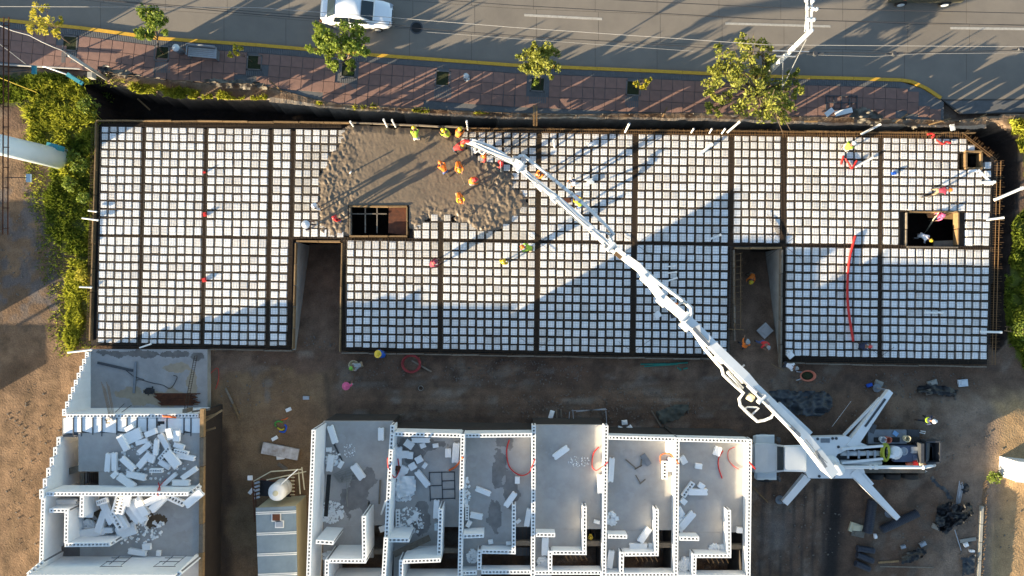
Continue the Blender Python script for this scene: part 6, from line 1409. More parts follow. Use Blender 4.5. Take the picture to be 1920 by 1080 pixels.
def vest_mesh(pose):
    """shell just outside the torso"""
    src = PM[pose]; J = POSE[pose]; m = MB(); ch, pe, nk = Vector(J['chest']), Vector(J['pelvis']), Vector(J['neck'])
    vm = {}
    for p in src.polygons:
        c = Vector(p.center); d = ch - pe; t = (c - pe).dot(d) / d.dot(d); rad = (c - pe - d * t).length
        if p.material_index == 0 and -.02 < t < 1.35 and rad < .235:
            ids = []
            for vi in p.vertices:
                if vi not in vm: v_ = src.vertices[vi]; vm[vi] = len(m.v); m.v.append(tuple(v_.co + v_.normal * .014))
                ids.append(vm[vi])
            m.f.append(tuple(ids)); m.m.append(0)
    return m.mesh('safety_vest', foam, smooth=True)
VM = {k: vest_mesh(k) for k in PM}
def person(px, py, z, pose, face, shirt, trousers, hat, label, vest=None, kind='helmet', sc=1.0):
    """px,py: where the head shows; the feet go straight below it"""
    J = POSE[pose]; hd = Vector(J['head']); a = R(face)
    hw = W(px, py, z + hd.z * sc)
    off = Matrix.Rotation(a, 3, 'Z') @ Vector((hd.x, hd.y, 0)) * sc
    o = mesh_obj('person', PM[pose]); o.location = (hw.x - off.x, hw.y - off.y, z); o.rotation_euler = (0, 0, a); o.scale = (sc, sc, sc)
    for sl, m_ in zip(o.material_slots, (CM[shirt], trousers, skin, boot)): sl.link = 'OBJECT'; sl.material = m_
    tag(o, label, 'person', 'workers on the building site')
    nk = Vector(J['neck']); up = (hd - nk).normalized(); tilt = math.atan2(up.x, up.z) * .6
    me_ = {'helmet': helmet_me, 'cap': cap_me, 'hat': hat_me}[kind]
    h = mesh_obj({'helmet': 'hard_hat', 'cap': 'cap', 'hat': 'brimmed_hat'}[kind], me_, o); h.location = hd + up * .045; h.rotation_euler = (0, tilt, 0); h.material_slots[0].link = 'OBJECT'; h.material_slots[0].material = HMm[hat]
    f_ = mesh_obj('face', face_me, o); f_.location = hd; f_.rotation_euler = (0, tilt, 0)
    if vest:
        v_ = mesh_obj('safety_vest', VM[pose], o); v_.material_slots[0].link = 'OBJECT'; v_.material_slots[0].material = CM[vest]
    return o
GZP = -3.0
P_ = [
 (776, 241, .05, 'bend', 100, 'lime', pale_t, 'yellow', 'worker in lime vest and white trousers bending at the top edge of the wet concrete', 'lime'),
 (832, 245, .05, 'crouch', 150, 'lime', tan_t, 'yellow', 'worker in lime vest crouching beside the orange one at the top concrete edge', 'lime'),
 (862, 243, .05, 'crouch', 60, 'orange', tan_t, 'yellow', 'worker in orange vest with yellow helmet crouching above the boom tip', 'orange'),
 (866, 272, .05, 'bend', 20, 'red', jeans_d, 'yellow', 'worker in red holding the hose end at the boom tip', None),
 (826, 306, .05, 'bend', 120, 'orange', jeans, 'orange', 'worker in orange vest and blue jeans raking at the left of the concrete crew', 'orange'),
 (861, 318, .05, 'bend', -80, 'orange', tan_t, 'yellow', 'worker in orange vest bending in the middle of the concrete crew', 'orange'),
 (890, 337, .05, 'crouch', 10, 'orange', pale_t, 'red', 'worker with red helmet crouching at the right of the concrete crew', 'orange'),
 (864, 376, .05, 'bend', -70, 'yellow', tan_t, 'orange', 'worker with orange helmet bending alone in the rough concrete', 'orange'),
 (908, 293, .05, 'stand', 180, 'red', jeans_d, 'orange', 'worker in red half hidden under the boom tip', None),
 (940, 305, .05, 'stand', 160, 'red', jeans_d, 'red', 'worker in red half hidden under the boom bend', None),
 (588, 386, .0, 'stand', 40, 'white', pale_t, 'white', 'worker in white shirt with long shadow left of the concrete', 'white'),
 (573, 421, .0, 'walk', 10, 'navy', jeans_d, 'white', 'dark clothed worker in white hat left of the stair opening', None),
 (627, 409, .0, 'stand', 60, 'red', jeans, 'red', 'small red vested worker beside the stair opening', 'red'),
 (815, 492, .0, 'crouch', 30, 'maroon', jeans_d, 'maroon', 'worker in dark red crouching on the foam grid below the concrete', None),
 (944, 491, .0, 'stand', 70, 'yellow', tan_t, 'yellow', 'worker with yellow helmet standing on the foam grid below the concrete', None),
 (981, 463, .0, 'bend', 170, 'green', tan_t, 'orange', 'worker with orange helmet bending on the middle beam', 'lime'),
 (1010, 326, .0, 'bend', 200, 'orange', tan_t, 'orange', 'worker with orange helmet between the boom and its pipe', 'orange'),
 (1075, 338, .0, 'stand', 210, 'white', pale_t, 'navy', 'worker in white with dark cap right of the boom pipe', None),
 (1082, 371, .0, 'bend', 120, 'yellow', jeans, 'orange', 'worker in yellow and green stooping behind the boom pipe', 'lime'),
 (1600, 269, .0, 'crouch', 40, 'lime', pale_t, 'white', 'worker in pale lime crouching near the bent red tube', 'lime'),
 (1780, 356, .0, 'bend', 0, 'maroon', tan_t, 'orange', 'worker in maroon with orange helmet bending right of the blue cap', None),
 (1744, 450, -1.3, 'bend', -40, 'white', pale_t, 'yellow', 'worker with yellow helmet low in the large square opening', None),
 (1768, 404, -1.4, 'stand', 200, 'pink', jeans, 'pink', 'worker in pink at the top of the ladder in the large opening', None),
 (1409, 528, -2.4, 'bend', 250, 'orange', tan_t, 'yellow', 'worker with yellow helmet down in the right ramp', 'orange'),
 (1402, 642, -.7, 'shovel', 80, 'orange', jeans_d, 'grey', 'worker in orange vest stooping at the foot of the right ramp', 'orange'),
 (1440, 650, -.6, 'shovel', -60, 'red', jeans, 'grey', 'worker in red shirt and grey cap shovelling by the ramp', None),
 (1492, 690, -.4, 'bend', -20, 'white', jeans_d, 'grey', 'worker in pale shirt pushing the salmon wheelbarrow', None),
 (1751, 790, .42, 'walk', 0, 'navy', jeans_d, 'white', 'worker in dark clothes and hi-vis belt with white helmet on the track', None),
 (1107, 1008, 1.3, 'stand', 90, 'navy', jeans_d, 'yellow', 'worker with yellow helmet down in the stair opening', None),
 (649, 724, -.45, 'stand', 90, 'pink', pale_t, 'pink', 'person in pink with brimmed hat on the dirt track', None),
 (709, 664, -.45, 'crouch', 160, 'blue', jeans, 'yellow', 'person in bright blue with yellow hat crouching at the slab edge', None),
 (660, 690, -.45, 'bend', 200, 'grey', tan_t, 'green', 'person with green helmet stooping beside the pale tub', None),
 (1630, 650, .0, 'crouch', 0, 'navy', jeans_d, 'red', 'worker in navy with red cap crouching on the lower right foam grid', None),
 (1266, 572, .0, 'stand', 30, 'navy', tan_t, 'orange', 'worker half hidden under the boom pipe elbow', None),
]
HATK = {'white hat': 'hat', 'brimmed': 'hat', 'cap': 'cap', 'yellow hat': 'hat'}
for (px, py, z, pose, face, sh, tr_, hat, lab, vest) in P_:
    kd = 'helmet'
    for key, v_ in HATK.items():
        if key in lab and 'blue cap' not in lab: kd = v_
    o = person(px, py, z, pose, face, sh, tr_, hat, lab, vest, kd)
    if 'hi-vis belt' in lab:
        s = MB(); s.lathe((0, 0, 0), [(.19, -.05), (.195, 0), (.19, .05)], 14); bm_ = mesh_obj('hi_vis_belt', s.mesh('hi_vis_belt', CM['lime']), o); bm_.location = (.03, 0, 1.08)

# ------------------------------------------------------------------ yard cabin, water tank, tower, kiosk
b = W(525, 1010, -.5); cb = empty('site_cabin', b, label='pale blue roofed cream site cabin between the two houses', cat='cabin')
ZC = 1.95
s = MB(); s.pprism([(481, 953), (554, 948), (557, 1110), (487, 1110)], -.6, ZC - .06); s.build('cabin_wall', cream, cb)
ys = [952, 962, 1001, 1040, 1078, 1112]
for k in range(5):
    a, b_ = ys[k], ys[k + 1]; xl = lambda y: 479.5 + (y - 952) * .035; xr = lambda y: 555 + (y - 950) * .018
    s = MB(); s.pprism([(xl(a), a + .3), (xr(a), a - 3), (xr(b_), b_ - 3.5), (xl(b_), b_ - .3)], ZC - .05, ZC + .01 * (k % 2)); s.build('roof_panel', roof_blue, cb)
    if k:
        for o_ in (-1, 2.2):
            s = MB(); s.bar(W(xl(a), a + o_, ZC + .03), W(xr(a), a + o_ - 3, ZC + .03), .055, .05); s.build('roof_rib', pvc, cb)
for x_, y_, w_, h_, m_ in ((518, 970, 14, 12, rusty_sh), (524, 983, 13, 10, galv)):
    s = MB(); s.box(W(x_, y_, ZC + .06), (w_ * .033 + .12, h_ * .033 + .12, .06)); s.build('vent_collar', pvc, cb)
    s = MB(); s.box(W(x_, y_, ZC + .10), (w_ * .033, h_ * .033, .06)); s.build('vent_plate', m_, cb)
s = MB(); A = W(565.5, 1016, .9); s.box((A.x - .26, A.y, 1.0), (.04, 1.5, .8)); s.build('cabin_window', steel_gr, cb)
b = W(535, 910, -.5); tk2 = empty('water_tank', W(537, 913, -.5), label='white upright water tank behind the site cabin', cat='water tank')
a0, a1 = W(537, 911, .3), W(516.5, 925, 2.35)
ctr = Vector((a0.x, a0.y, 0)); 
s = MB(); s.lathe((a1.x, a1.y, .2), [(.52, .5), (.56, .6), (.56, 1.1), (.54, 1.14), (.56, 1.18), (.56, 1.8), (.50, 2.0), (.24, 2.1), (.16, 2.1), (.16, 2.15)], 24); s.build('tank_body', white_p, tk2, smooth=True)
s = MB(); s.lathe((a1.x, a1.y, 2.36), [(.17, 0), (.17, .05), (.05, .08)], 14); s.build('tank_lid', cream, tk2)
s = MB(); s.tube([Vector((a1.x + .1, a1.y + .3, 2.1)), W(530, 905, 2.2), W(558, 880, 2.2)], .035, 6); s.build('inlet_pipe', pvc, tk2)
b = W(520, 900, -.5); sc_ = empty('steel_tower', b, label='rusty steel scaffold frame around the water tank', cat='scaffold')
for (a, c, z0, z1) in (((473, 902), (478, 978), .6, .8), ((478, 900), (480, 950), .4, .6), ((476, 902), (508, 884), .6, 1), ((508, 884), (566, 880), 1, 1.2), ((566, 876), (571, 918), 1.2, 1), ((545, 892), (544, 930), .8, .8), ((553, 892), (553, 930), .8, .8), ((560, 884), (563, 926), 1, 1), ((488, 898), (545, 908), .8, .8), ((500, 900), (574, 884), 1, 1.1)):
    s = MB(); s.bar(W(*a, z0), W(*c, z1), .06, .06); s.build('tower_bar', cream if z1 > .9 else rusty_sh, sc_)
for k in range(6): s = MB(); s.bar(W(544.5, 895 + k * 6.5, .82), W(553, 895 + k * 6.5, .82), .05, .04); s.build('ladder_rung', cream, sc_)
s = MB(); s.pprism([(488, 900), (525, 903), (545, 905), (546, 932), (487, 930)], .1, .14); s.build('platform_sheet', black_pl, sc_)
s = MB(); s.box(W(469, 896, .9), (.3, .28, .1)); s.build('junction_box', white_p, sc_)
for k in range(5): s = MB(); s.box(W(482, 905 + k * 7, .5), (.35, .12, .05), .3); s.build('tower_step', galv, sc_)
b = W(1900, 880, .42); kz = empty('white_kiosk', b, label='small white box kiosk at the right edge of the picture', cat='kiosk')
s = MB(); s.pprism([(1908, 866), (1964, 872), (1962, 909), (1906, 903)], .3, 2.06); s.build('kiosk_wall', white_p, kz)
s = MB(); s.pprism([(1907, 865), (1966, 871), (1964, 910), (1905, 904)], 2.062, 2.13); s.build('kiosk_roof', white_p, kz)
for y0_, y1_ in ((870, 884), (886, 900)):
    a = W(1907.2, y0_, 2.06); c_ = W(1906.6, y1_, 2.06)
    for z_ in (.7, 1.75): s = MB(); s.bar((a.x - .015, a.y, z_), (c_.x - .015, c_.y, z_), .03, .04); s.build('door_rail', white_g, kz)
    for p in (a, c_): s = MB(); s.bar((p.x - .017, p.y, .7), (p.x - .017, p.y, 1.75), .03, .04); s.build('door_stile', white_g, kz)

# ------------------------------------------------------------------ yard wall with dowels at the right
b = W(1836, 1000, .4); yw = empty('yard_wall', b, label='low concrete kerb wall with a row of rusty dowels at the lower right', cat='wall')
for k in range(5): s = MB(); s.bar(W(1839 - k * 1.6, 948 + k * 34, .45), W(1837.6 - k * 1.6, 981 + k * 34, .45), .17, .35); s.build('kerb_block', con_wall, yw)
for k in range(50):
    y_ = 906 + k * 4.0; x_ = 1846 - (y_ - 906) * .055
    s = MB(); s.bar(W(x_ - 3, y_ + 3, .45), W(x_ + 7 + rnd.uniform(-2, 2), y_ - 6 + rnd.uniform(-2, 2), .62), .022, .022); s.build('dowel', rust_lit, yw)

# ------------------------------------------------------------------ pipes, hoses, tarps and small things
def pvcpipe(p, q, z0, z1, r, label, m_=pvc, cat='pipe', name='pvc_pipe'):
    s = MB(); A, B = W(*p, z0), W(*q, z1); s.cyl(A, B, r, n=9); d = (B - A).normalized(); s.cyl(B - d * .12, B + d * .01, r * 1.2, n=9)
    return s.build(name, m_, None, loc=W((p[0] + q[0]) / 2, (p[1] + q[1]) / 2, min(z0, z1)), smooth=False, label=label, cat=cat)
for p, q, z0, z1, r, lb in (
    ((663, 237), (656.5, 228), -.1, .9, .055, 'leftmost short white pipe standing at the top concrete edge'), ((726, 238), (719, 224), -.1, 1.1, .055, 'middle white pipe standing at the top concrete edge'), ((742, 238), (735, 225), -.1, 1.1, .055, 'right white pipe of the pair at the top concrete edge'), ((877, 244), (875, 227), -.1, 1.2, .055, 'white pipe standing at the slab edge above the boom tip'),
    ((1172, 248), (1180, 232), 0, .9, .065, 'thick slanted white pipe on the top slab edge right of the two planks'), ((1296, 249), (1301, 241), 0, .5, .05, 'short white pipe on the top slab edge left of the big tree'), ((1330, 250), (1335, 241), 0, .5, .05, 'short white pipe on the top slab edge under the big tree'), ((1353, 251), (1360, 241), 0, .5, .05, 'another short pipe beside the long pipe under the big tree'), ((1363, 249), (1387, 228), 0, .35, .075, 'long white pipe across the trench under the big tree'),
    ((1614, 252), (1651, 233), 0, .3, .075, 'long white pipe across the trench below the crumpled netting'), ((1314, 288), (1336, 270), .06, .1, .1, 'thick white pipe lying on the foam grid below the big tree'), ((1332, 448), (1352, 440), .06, .1, .07, 'white pipe lying on the grid left of the right ramp'),
    ((1252, 500), (1268, 498), .06, .3, .05, 'top one of three short white pipes on the shaded grid'), ((1252, 512), (1269, 510), .06, .3, .05, 'middle one of three short white pipes on the shaded grid'), ((1251, 527), (1270, 521), .06, .3, .06, 'lowest of three short white pipes on the shaded grid'),
    ((1604, 313), (1637, 295), .06, .1, .075, 'white pipe lying beside the bent red tube'), ((1864, 375), (1918, 352), .0, .3, .10, 'long white pipe reaching over the east trench'), ((1838, 622), (1878, 623), .1, .15, .07, 'long white pipe over the lower east slab edge'), ((1733, 586), (1769, 586), .06, .1, .065, 'white pipe lying in the shaded right part of the grid'), ((1850, 412), (1882, 408), .05, .3, .07, 'white pipe on the east slab edge level with the large opening'), ((1838, 342), (1866, 341), .05, .2, .08, 'white pipe end on the east slab edge by the small shaft'),
    ((165, 395), (181, 397), .2, .2, .045, 'upper short pale stake pipe across the west slab edge'), ((154, 409), (184, 413), .1, .2, .05, 'lower longer pale stake pipe across the west slab edge'), ((149, 538), (172, 539), .1, .1, .05, 'pale pipe across the west slab edge near the yellow bush'), ((127, 661), (172, 656), .1, .2, .06, 'grey pipe lying at the lower west slab corner'), ((262, 652), (283, 645), .1, .3, .05, 'white pipe lying at the slab edge above the terrace'), ((1040, 276), (1038, 262), .0, .9, .06, 'white pipe standing on the grid right of the boom bend'), ((656, 325), (658, 322), .0, .6, .04, 'small standing pipe in the smooth wet concrete')):
    pvcpipe(p, q, z0, z1, r, lb)
def hose(pts, z, r, m_, label, name='hose', cat='hose', closed=False):
    s = MB(); P = [W(a[0], a[1], (a[2] if len(a) > 2 else z)) for a in pts]
    # smooth the run
    Q = []
    N = len(P)
    for i in range(N if closed else N - 1):
        p0, p1, p2, p3 = P[(i - 1) % N if closed else max(i - 1, 0)], P[i], P[(i + 1) % N], P[(i + 2) % N if closed else min(i + 2, N - 1)]
        for k in range(5):
            t = k / 5; Q.append(.5 * ((2 * p1) + (-p0 + p2) * t + (2 * p0 - 5 * p1 + 4 * p2 - p3) * t * t + (-p0 + 3 * p1 - 3 * p2 + p3) * t ** 3))
    if not closed: Q.append(P[-1])
    s.tube(Q, r, 6, closed=closed); return s.build(name, m_, None, loc=(Q[0].x, Q[0].y, min(q.z for q in Q)), smooth=True, label=label, cat=cat)
hose([(1604, 442), (1599, 460), (1593, 485), (1590, 515), (1589, 550), (1592, 590), (1600, 640)], .09, .085, red_h, 'long red hose hanging down the shaded right part of the grid')
hose([(1577, 308), (1582, 292)], .1, .07, red_h, 'left arm of the bent red tube on the right grid', 'red_tube', 'tube'); hose([(1585, 297), (1592, 308), (1597, 315), (1602, 309), (1607, 301)], .1, .07, red_h, 'bent red tube on the right grid', 'red_tube', 'tube')
c_ = (771, 682)
s = MB()
for k in range(4):
    s.tube([W(c_[0] + (15 + k * .9) * math.cos(t), c_[1] + (14.5 + k * .8) * math.sin(t), -.42 + .05 * k) for t in np.linspace(0, 6.283, 25)[:-1]], .04, 6, closed=True)
s.build('hose_coil', mat('dull_red_hose', (.32, .05, .05), .55), None, loc=W(*c_, -.5), label='coil of dull red hose on the dirt below the slab', cat='hose')
hose([(1755, 262), (1768, 270), (1774, 266), (1782, 268)], .1, .07, red_h, 'small crumpled red sheet at the top right slab edge', 'red_sheet', 'sheet'); hose([(1739, 252), (1746, 250), (1752, 254), (1747, 258)], .15, .07, red_h, 'small red bundle on the top right rebar edge', 'red_bundle', 'bundle')
hose([(955, 825, ZF + .05), (950, 845, ZF + .05), (955, 875, ZF + .05), (975, 891, ZF + .1), (992, 886, ZF + .3), (1000, 868, ZF + 1.15), (1003, 860, ZF + 1.2)], ZF, .035, red_h, 'red hose looped in the wet patched unit')
hose([(1123, 838, ZF + .05), (1113, 850, ZF + .05), (1110, 872, ZF + .1), (1117, 882, ZF + .3), (1128, 876, ZF + .8), (1140, 866, ZF + 1.1)], ZF, .035, red_h, 'red hose over the right wall of the open fronted unit')
hose([(727, 858, ZF + 1.9), (728, 876, ZF + 1.7), (735, 890, ZF + 1.4), (742, 895, ZF + .6), (748, 880, ZF + .3), (746, 860, ZF + .3)], ZF, .035, red_h, 'red hose over the left wall of the littered unit')
hose([(842, 882, ZF + .1), (853, 876, ZF + .3), (862, 866, ZF + 1.0), (868, 857, ZF + 1.35)], ZF, .06, orange_h, 'orange hose in the sun at the right wall of the littered unit')
hose([(1239, 868, ZF + .1), (1239, 854, ZF + .15), (1252, 850, ZF + .2), (1264, 858, ZF + .6), (1273, 870, ZF + 1.1)], ZF, .035, orange_h, 'orange hose at the right wall of the fifth unit')
hose([(1356, 845, ZF + .04), (1348, 858, ZF + .04), (1347, 875, ZF + .04), (1354, 897, ZF + .04)], ZF, .035, red_h, 'red hose on the floor of the rightmost unit'); hose([(1378, 838, ZF + .04), (1366, 845, ZF + .04), (1366, 862, ZF + .04), (1376, 874, ZF + .04), (1386, 880, ZF + .04)], ZF, .02, red_h, 'thin red hose loop near the sunny wall of the rightmost unit'); hose([(1404, 866, ZF + 1.05), (1410, 872, ZF + 1.05), (1416, 879, ZF + .7)], ZF, .05, red_h, 'red hose end hanging over the rightmost wall')
hose([(305, 780, ZL + .1), (318, 781, ZL + .12), (330, 783, ZL + .1)], ZL, .06, orange_h, 'orange tubing on the edge of the infill strip of the corner house', 'orange_tube', 'tube'); hose([(295, 925, ZL + 1.6), (298, 914, ZL + .9), (305, 905, ZL + .2), (312, 898, ZL + .1)], ZL, .03, red_h, 'tangled pink red cord over the white cross wall of the corner house', 'cord', 'cord'); hose([(297, 905, ZL + .2), (300, 918, ZL + 1.2), (296, 930, ZL + 1.65)], ZL, .03, red_h, 'second pink red cord over the white cross wall of the corner house', 'cord', 'cord')
hose([(395, 700), (408, 690), (410, 710), (404, 730)], -.42, .02, red_h, 'thin red cord on the dirt beside the terrace edge', 'cord', 'cord')
hose([(270, 712, .06), (250, 705, .06), (232, 692, .06), (210, 688, .06)], .05, .02, blk_c, 'black cable lying across the grey terrace', 'cable', 'cable'); hose([(250, 715, .06), (262, 712, .06), (285, 718, .06), (305, 722, .06), (320, 728, .06), (332, 708, .06), (325, 704, .06)], .05, .02, blk_c, 'curly black cable on the right half of the terrace', 'cable', 'cable')
# terrace: steel profiles, rebar stack, ladder cage, black sack, vertical bars
stick((183, 680), (249, 695), .06, .06, .16, .07, steel_dk, 'steel_channel', 'dark long steel channel on the terrace', 'steel channel'); stick((255, 678), (251, 737), .08, .08, .14, .08, steel_gr, 'steel_channel', 'grey steel channel crossing the terrace', 'steel channel')
s = MB()
for k in range(16): s.cyl(W(288 + (k % 4) * 2 + (8 if k > 7 else 0), 738 + k * 1.45, .06 + .03 * (k % 3)), W(362 + rnd.uniform(-4, 14), 738 + k * 1.45, .06 + .03 * (k % 3)), .028, n=5)
s.build('rebar_stack', rusty_sh, None, loc=W(325, 750, 0), label='stack of rust brown rebar lying on the terrace', cat='rebar')
s = MB(); 
for o_ in (-2.5, 2.5): s.bar(W(367 + o_, 668, .1), W(348 + o_, 768, 1.6), .025, .025)
for k in range(24): t = k / 23; s.bar(W(363.5 - 19 * t, 668 + 100 * t, .1 + 1.5 * t), W(370.5 - 19 * t, 667 + 100 * t, .1 + 1.5 * t), .02, .02)
s.build('rebar_cage', rust, None, loc=W(358, 718, .0), label='ladder like rebar cage leaning on the terrace wall', cat='rebar cage')
crumple('plastic_sack', [(266, 734), (274, 728), (290, 722), (289, 738), (281, 744), (272, 741)], .03, black_pl, 'black plastic sack on the terrace', 'sack', 11, .25)
s = MB()
for k in range(7): s.cyl(W(205 + k * 1.7, 783 + (k % 3), ZL), W(190 + k * 2.4, 716 + (k % 4) * 4, ZL - 1.2), .014, n=4)
s.build('leaning_bars', rust_lit, None, loc=W(205, 760, .2), label='bundle of thin rusty bars leaning over the terrace wall', cat='rebar')
stick((224, 776), (246, 760), 2.2, .6, .03, .03, rust, 'thin_bar', 'left thin bar against the long terrace wall', 'bar'); stick((213, 776), (233, 757), 2.2, .5, .03, .03, rust, 'thin_bar', 'far left thin bar against the long terrace wall', 'bar')
s = MB(); s.box(W(352, 770, 1.9), (.25, .3, .9)); s.build('wood_post', timber_grey, None, loc=W(352, 770, 1.4), label='grey post stub at the right end of the terrace wall', cat='post')
for k, (cx_, cy_, lb) in enumerate(((205, 790, 'black wire coil on the infill panels, leftmost'), (302, 794, 'black plastic heap on the infill panels'))):
    crumple('wire_coil' if k == 0 else 'plastic_heap', [(cx_ - 9, cy_ - 5), (cx_ + 8, cy_ - 7), (cx_ + 9, cy_ + 3), (cx_ - 3, cy_ + 7), (cx_ - 9, cy_ + 4)], ZL + .02, black_pl, lb, 'wire' if k == 0 else 'sheeting', 21 + k, .25)
# yard timber and odds
for a, b_, lb in (((386, 808), (404, 802), 'pale lath sticking out from the corner house edge, lower'), ((384, 790), (417, 769), 'long pale lath leaning from the corner house corner'), ((384, 783), (403, 777), 'short pale lath at the corner house corner'), ((423, 728), (437, 757), 'upper half of the broken lath on the brown yard'), ((436, 755), (450, 787), 'lower half of the broken lath on the brown yard'), ((360, 772), (394, 767), 'weathered board at the terrace wall end')):
    z_ = 2.5 if a[0] < 400 else -.42; stick(a, b_, z_, z_ + .05, .12, .05, timber if 'pale' in lb or 'lower' in lb else timber_grey, 'lath', lb, 'lath')
s = MB(); s.box(W(526, 846, -.36), (2.4, .72, .18), -.19); s.build('foam_slab', mat('dirty_foam', (.62, .6, .58), .9, (.25, .2, .16), 2.2, .6), None, loc=W(526, 846, -.45), label='long dirty white foam slab lying on the brown yard', cat='foam slab')
for k, (px, py, L, a, lb) in enumerate(((526, 858, .5, .1, 'small white scrap under the dirty foam slab'), (530, 875, .7, -.6, 'pale board scrap above the water tank'), (515, 822, .4, .5, 'small pale scrap above the dirty foam slab'), (541, 768, .35, .4, 'small white box on the brown yard'), (574, 746, .4, 0, 'grey blue bag on the brown yard'), (471, 921, .4, .9, 'small white scrap left of the scaffold'))):
    s = MB(); s.box(W(px, py, -.4), (L, .22, .1), a); s.build('scrap', [foam2, timber_grey, foam2, white_p, galv, foam2][k], None, loc=W(px, py, -.45), label=lb, cat='scrap')
hose([(517, 800), (516, 794), (522, 790), (530, 792)], -.42, .06, mat('green_hose', (.08, .3, .05), .5), 'green part of the coloured hose tangle on the yard'); hose([(520, 802), (527, 806), (533, 804)], -.4, .06, flat('yellow_hose', (.5, .4, .03)), 'yellow part of the coloured hose tangle on the yard'); hose([(524, 808), (533, 810), (537, 801), (534, 796)], -.42, .06, blue_pl, 'blue part of the coloured hose tangle on the yard'); hose([(527, 788), (535, 786), (540, 783)], -.42, .03, orange_h, 'orange cord beside the coloured hose tangle')
s = MB(); p = W(666, 684, -.45); s.lathe(p, [(.26, 0), (.32, .5), (.34, .5), (.28, .46), (.25, .06)], 18); s.build('mixing_tub', cream, None, loc=p, smooth=True, label='pale round tub on the dirt below the slab', cat='tub')
s = MB(); p = W(790, 727, -.45); s.lathe(p, [(.14, 0), (.17, .3), (.15, .3), (.13, .04)], 14); s.build('bucket', con_wall, None, loc=p, label='small dark bucket alone on the dirt track', cat='bucket')
crumple('clothes_pile', [(645, 762), (655, 752), (664, 756), (664, 768), (652, 770)], -.48, rusty_sh, 'dark brown clothes pile on the dirt track', 'clothes pile', 31, .15)
for a, b_, lb in (((1201, 683), (1248, 682), 'left green pipe of the bundle below the slab'), ((1208, 687), (1270, 683), 'lower green pipe of the bundle below the slab'), ((1225, 684), (1289, 680), 'upper green pipe of the bundle below the slab'), ((1270, 689), (1277, 694), 'tiny green pipe offcut, left'), ((1281, 692), (1289, 690), 'tiny green pipe offcut, right')):
    pvcpipe(a, b_, -.45, -.42, .05, lb, green_p, 'pipe', 'green_pipe')
stick((772, 676), (809, 697), -.42, -.42, .10, .05, timber_grey, 'lath', 'grey lath under the red hose coil', 'lath')
crumple('dark_sheeting', [(1440, 735), (1465, 728), (1500, 732), (1545, 733), (1563, 745), (1561, 768), (1545, 780), (1520, 783), (1490, 778), (1468, 770), (1450, 758)], lambda a, b: ground_z(a, b), mat('blue_grey_sheet', (.045, .052, .06), .5, (.025, .03, .035), 2, .5, .6, 6, spec=.35), 'large blue grey plastic sheet on the ground above the pump truck', 'sheet', 12, .45)
crumple('dark_sheeting', [(1228, 770), (1268, 757), (1290, 756), (1296, 768), (1270, 790), (1240, 797), (1232, 785)], lambda a, b: ground_z(a, b), mat('mossy_sheet', (.075, .08, .065), .8, (.04, .042, .035), 3), 'greenish crumpled sheet on the dirt left of the boom', 'sheet', 13, .25)
crumple('black_tarp', [(1752, 975), (1756, 948), (1780, 938), (1800, 945), (1822, 940), (1826, 965), (1805, 985), (1790, 988), (1776, 1003), (1760, 995)], lambda a, b: ground_z(a, b), black_pl, 'large crumpled black tarp in the lower right yard', 'tarp', 14, .6)
crumple('black_tarp', [(1762, 905), (1775, 915), (1790, 935), (1780, 940), (1766, 920), (1745, 905), (1742, 895), (1752, 890)], lambda a, b: ground_z(a, b), MATS['blue_grey_sheet'], 'narrow dark sheet behind the pump truck hopper', 'tarp', 15, .3)
crumple('black_tarp', [(1802, 905), (1815, 905), (1820, 920), (1808, 928), (1800, 918)], lambda a, b: ground_z(a, b), black_pl, 'small black plastic clump beside the bundle of thin poles', 'tarp', 16, .3)
crumple('black_tarp', [(1688, 1048), (1705, 1032), (1725, 1026), (1742, 1032), (1730, 1046), (1705, 1058), (1688, 1058)], lambda a, b: ground_z(a, b), black_pl, 'black bagged bundle on the planks in the lower right yard', 'tarp', 17, .5)
crumple('black_tarp', [(1802, 1045), (1830, 1038), (1828, 1078), (1803, 1080)], lambda a, b: ground_z(a, b), MATS['blue_grey_sheet'], 'dark sheet beside the low kerb wall at the bottom right', 'tarp', 18, .3)
crumple('black_tarp', [(1718, 725), (1745, 718), (1768, 722), (1798, 730), (1792, 746), (1760, 742), (1735, 738), (1715, 735)], lambda a, b: ground_z(a, b), black_pl, 'black plastic sheet on the dirt below the right end of the slab', 'tarp', 19, .3)
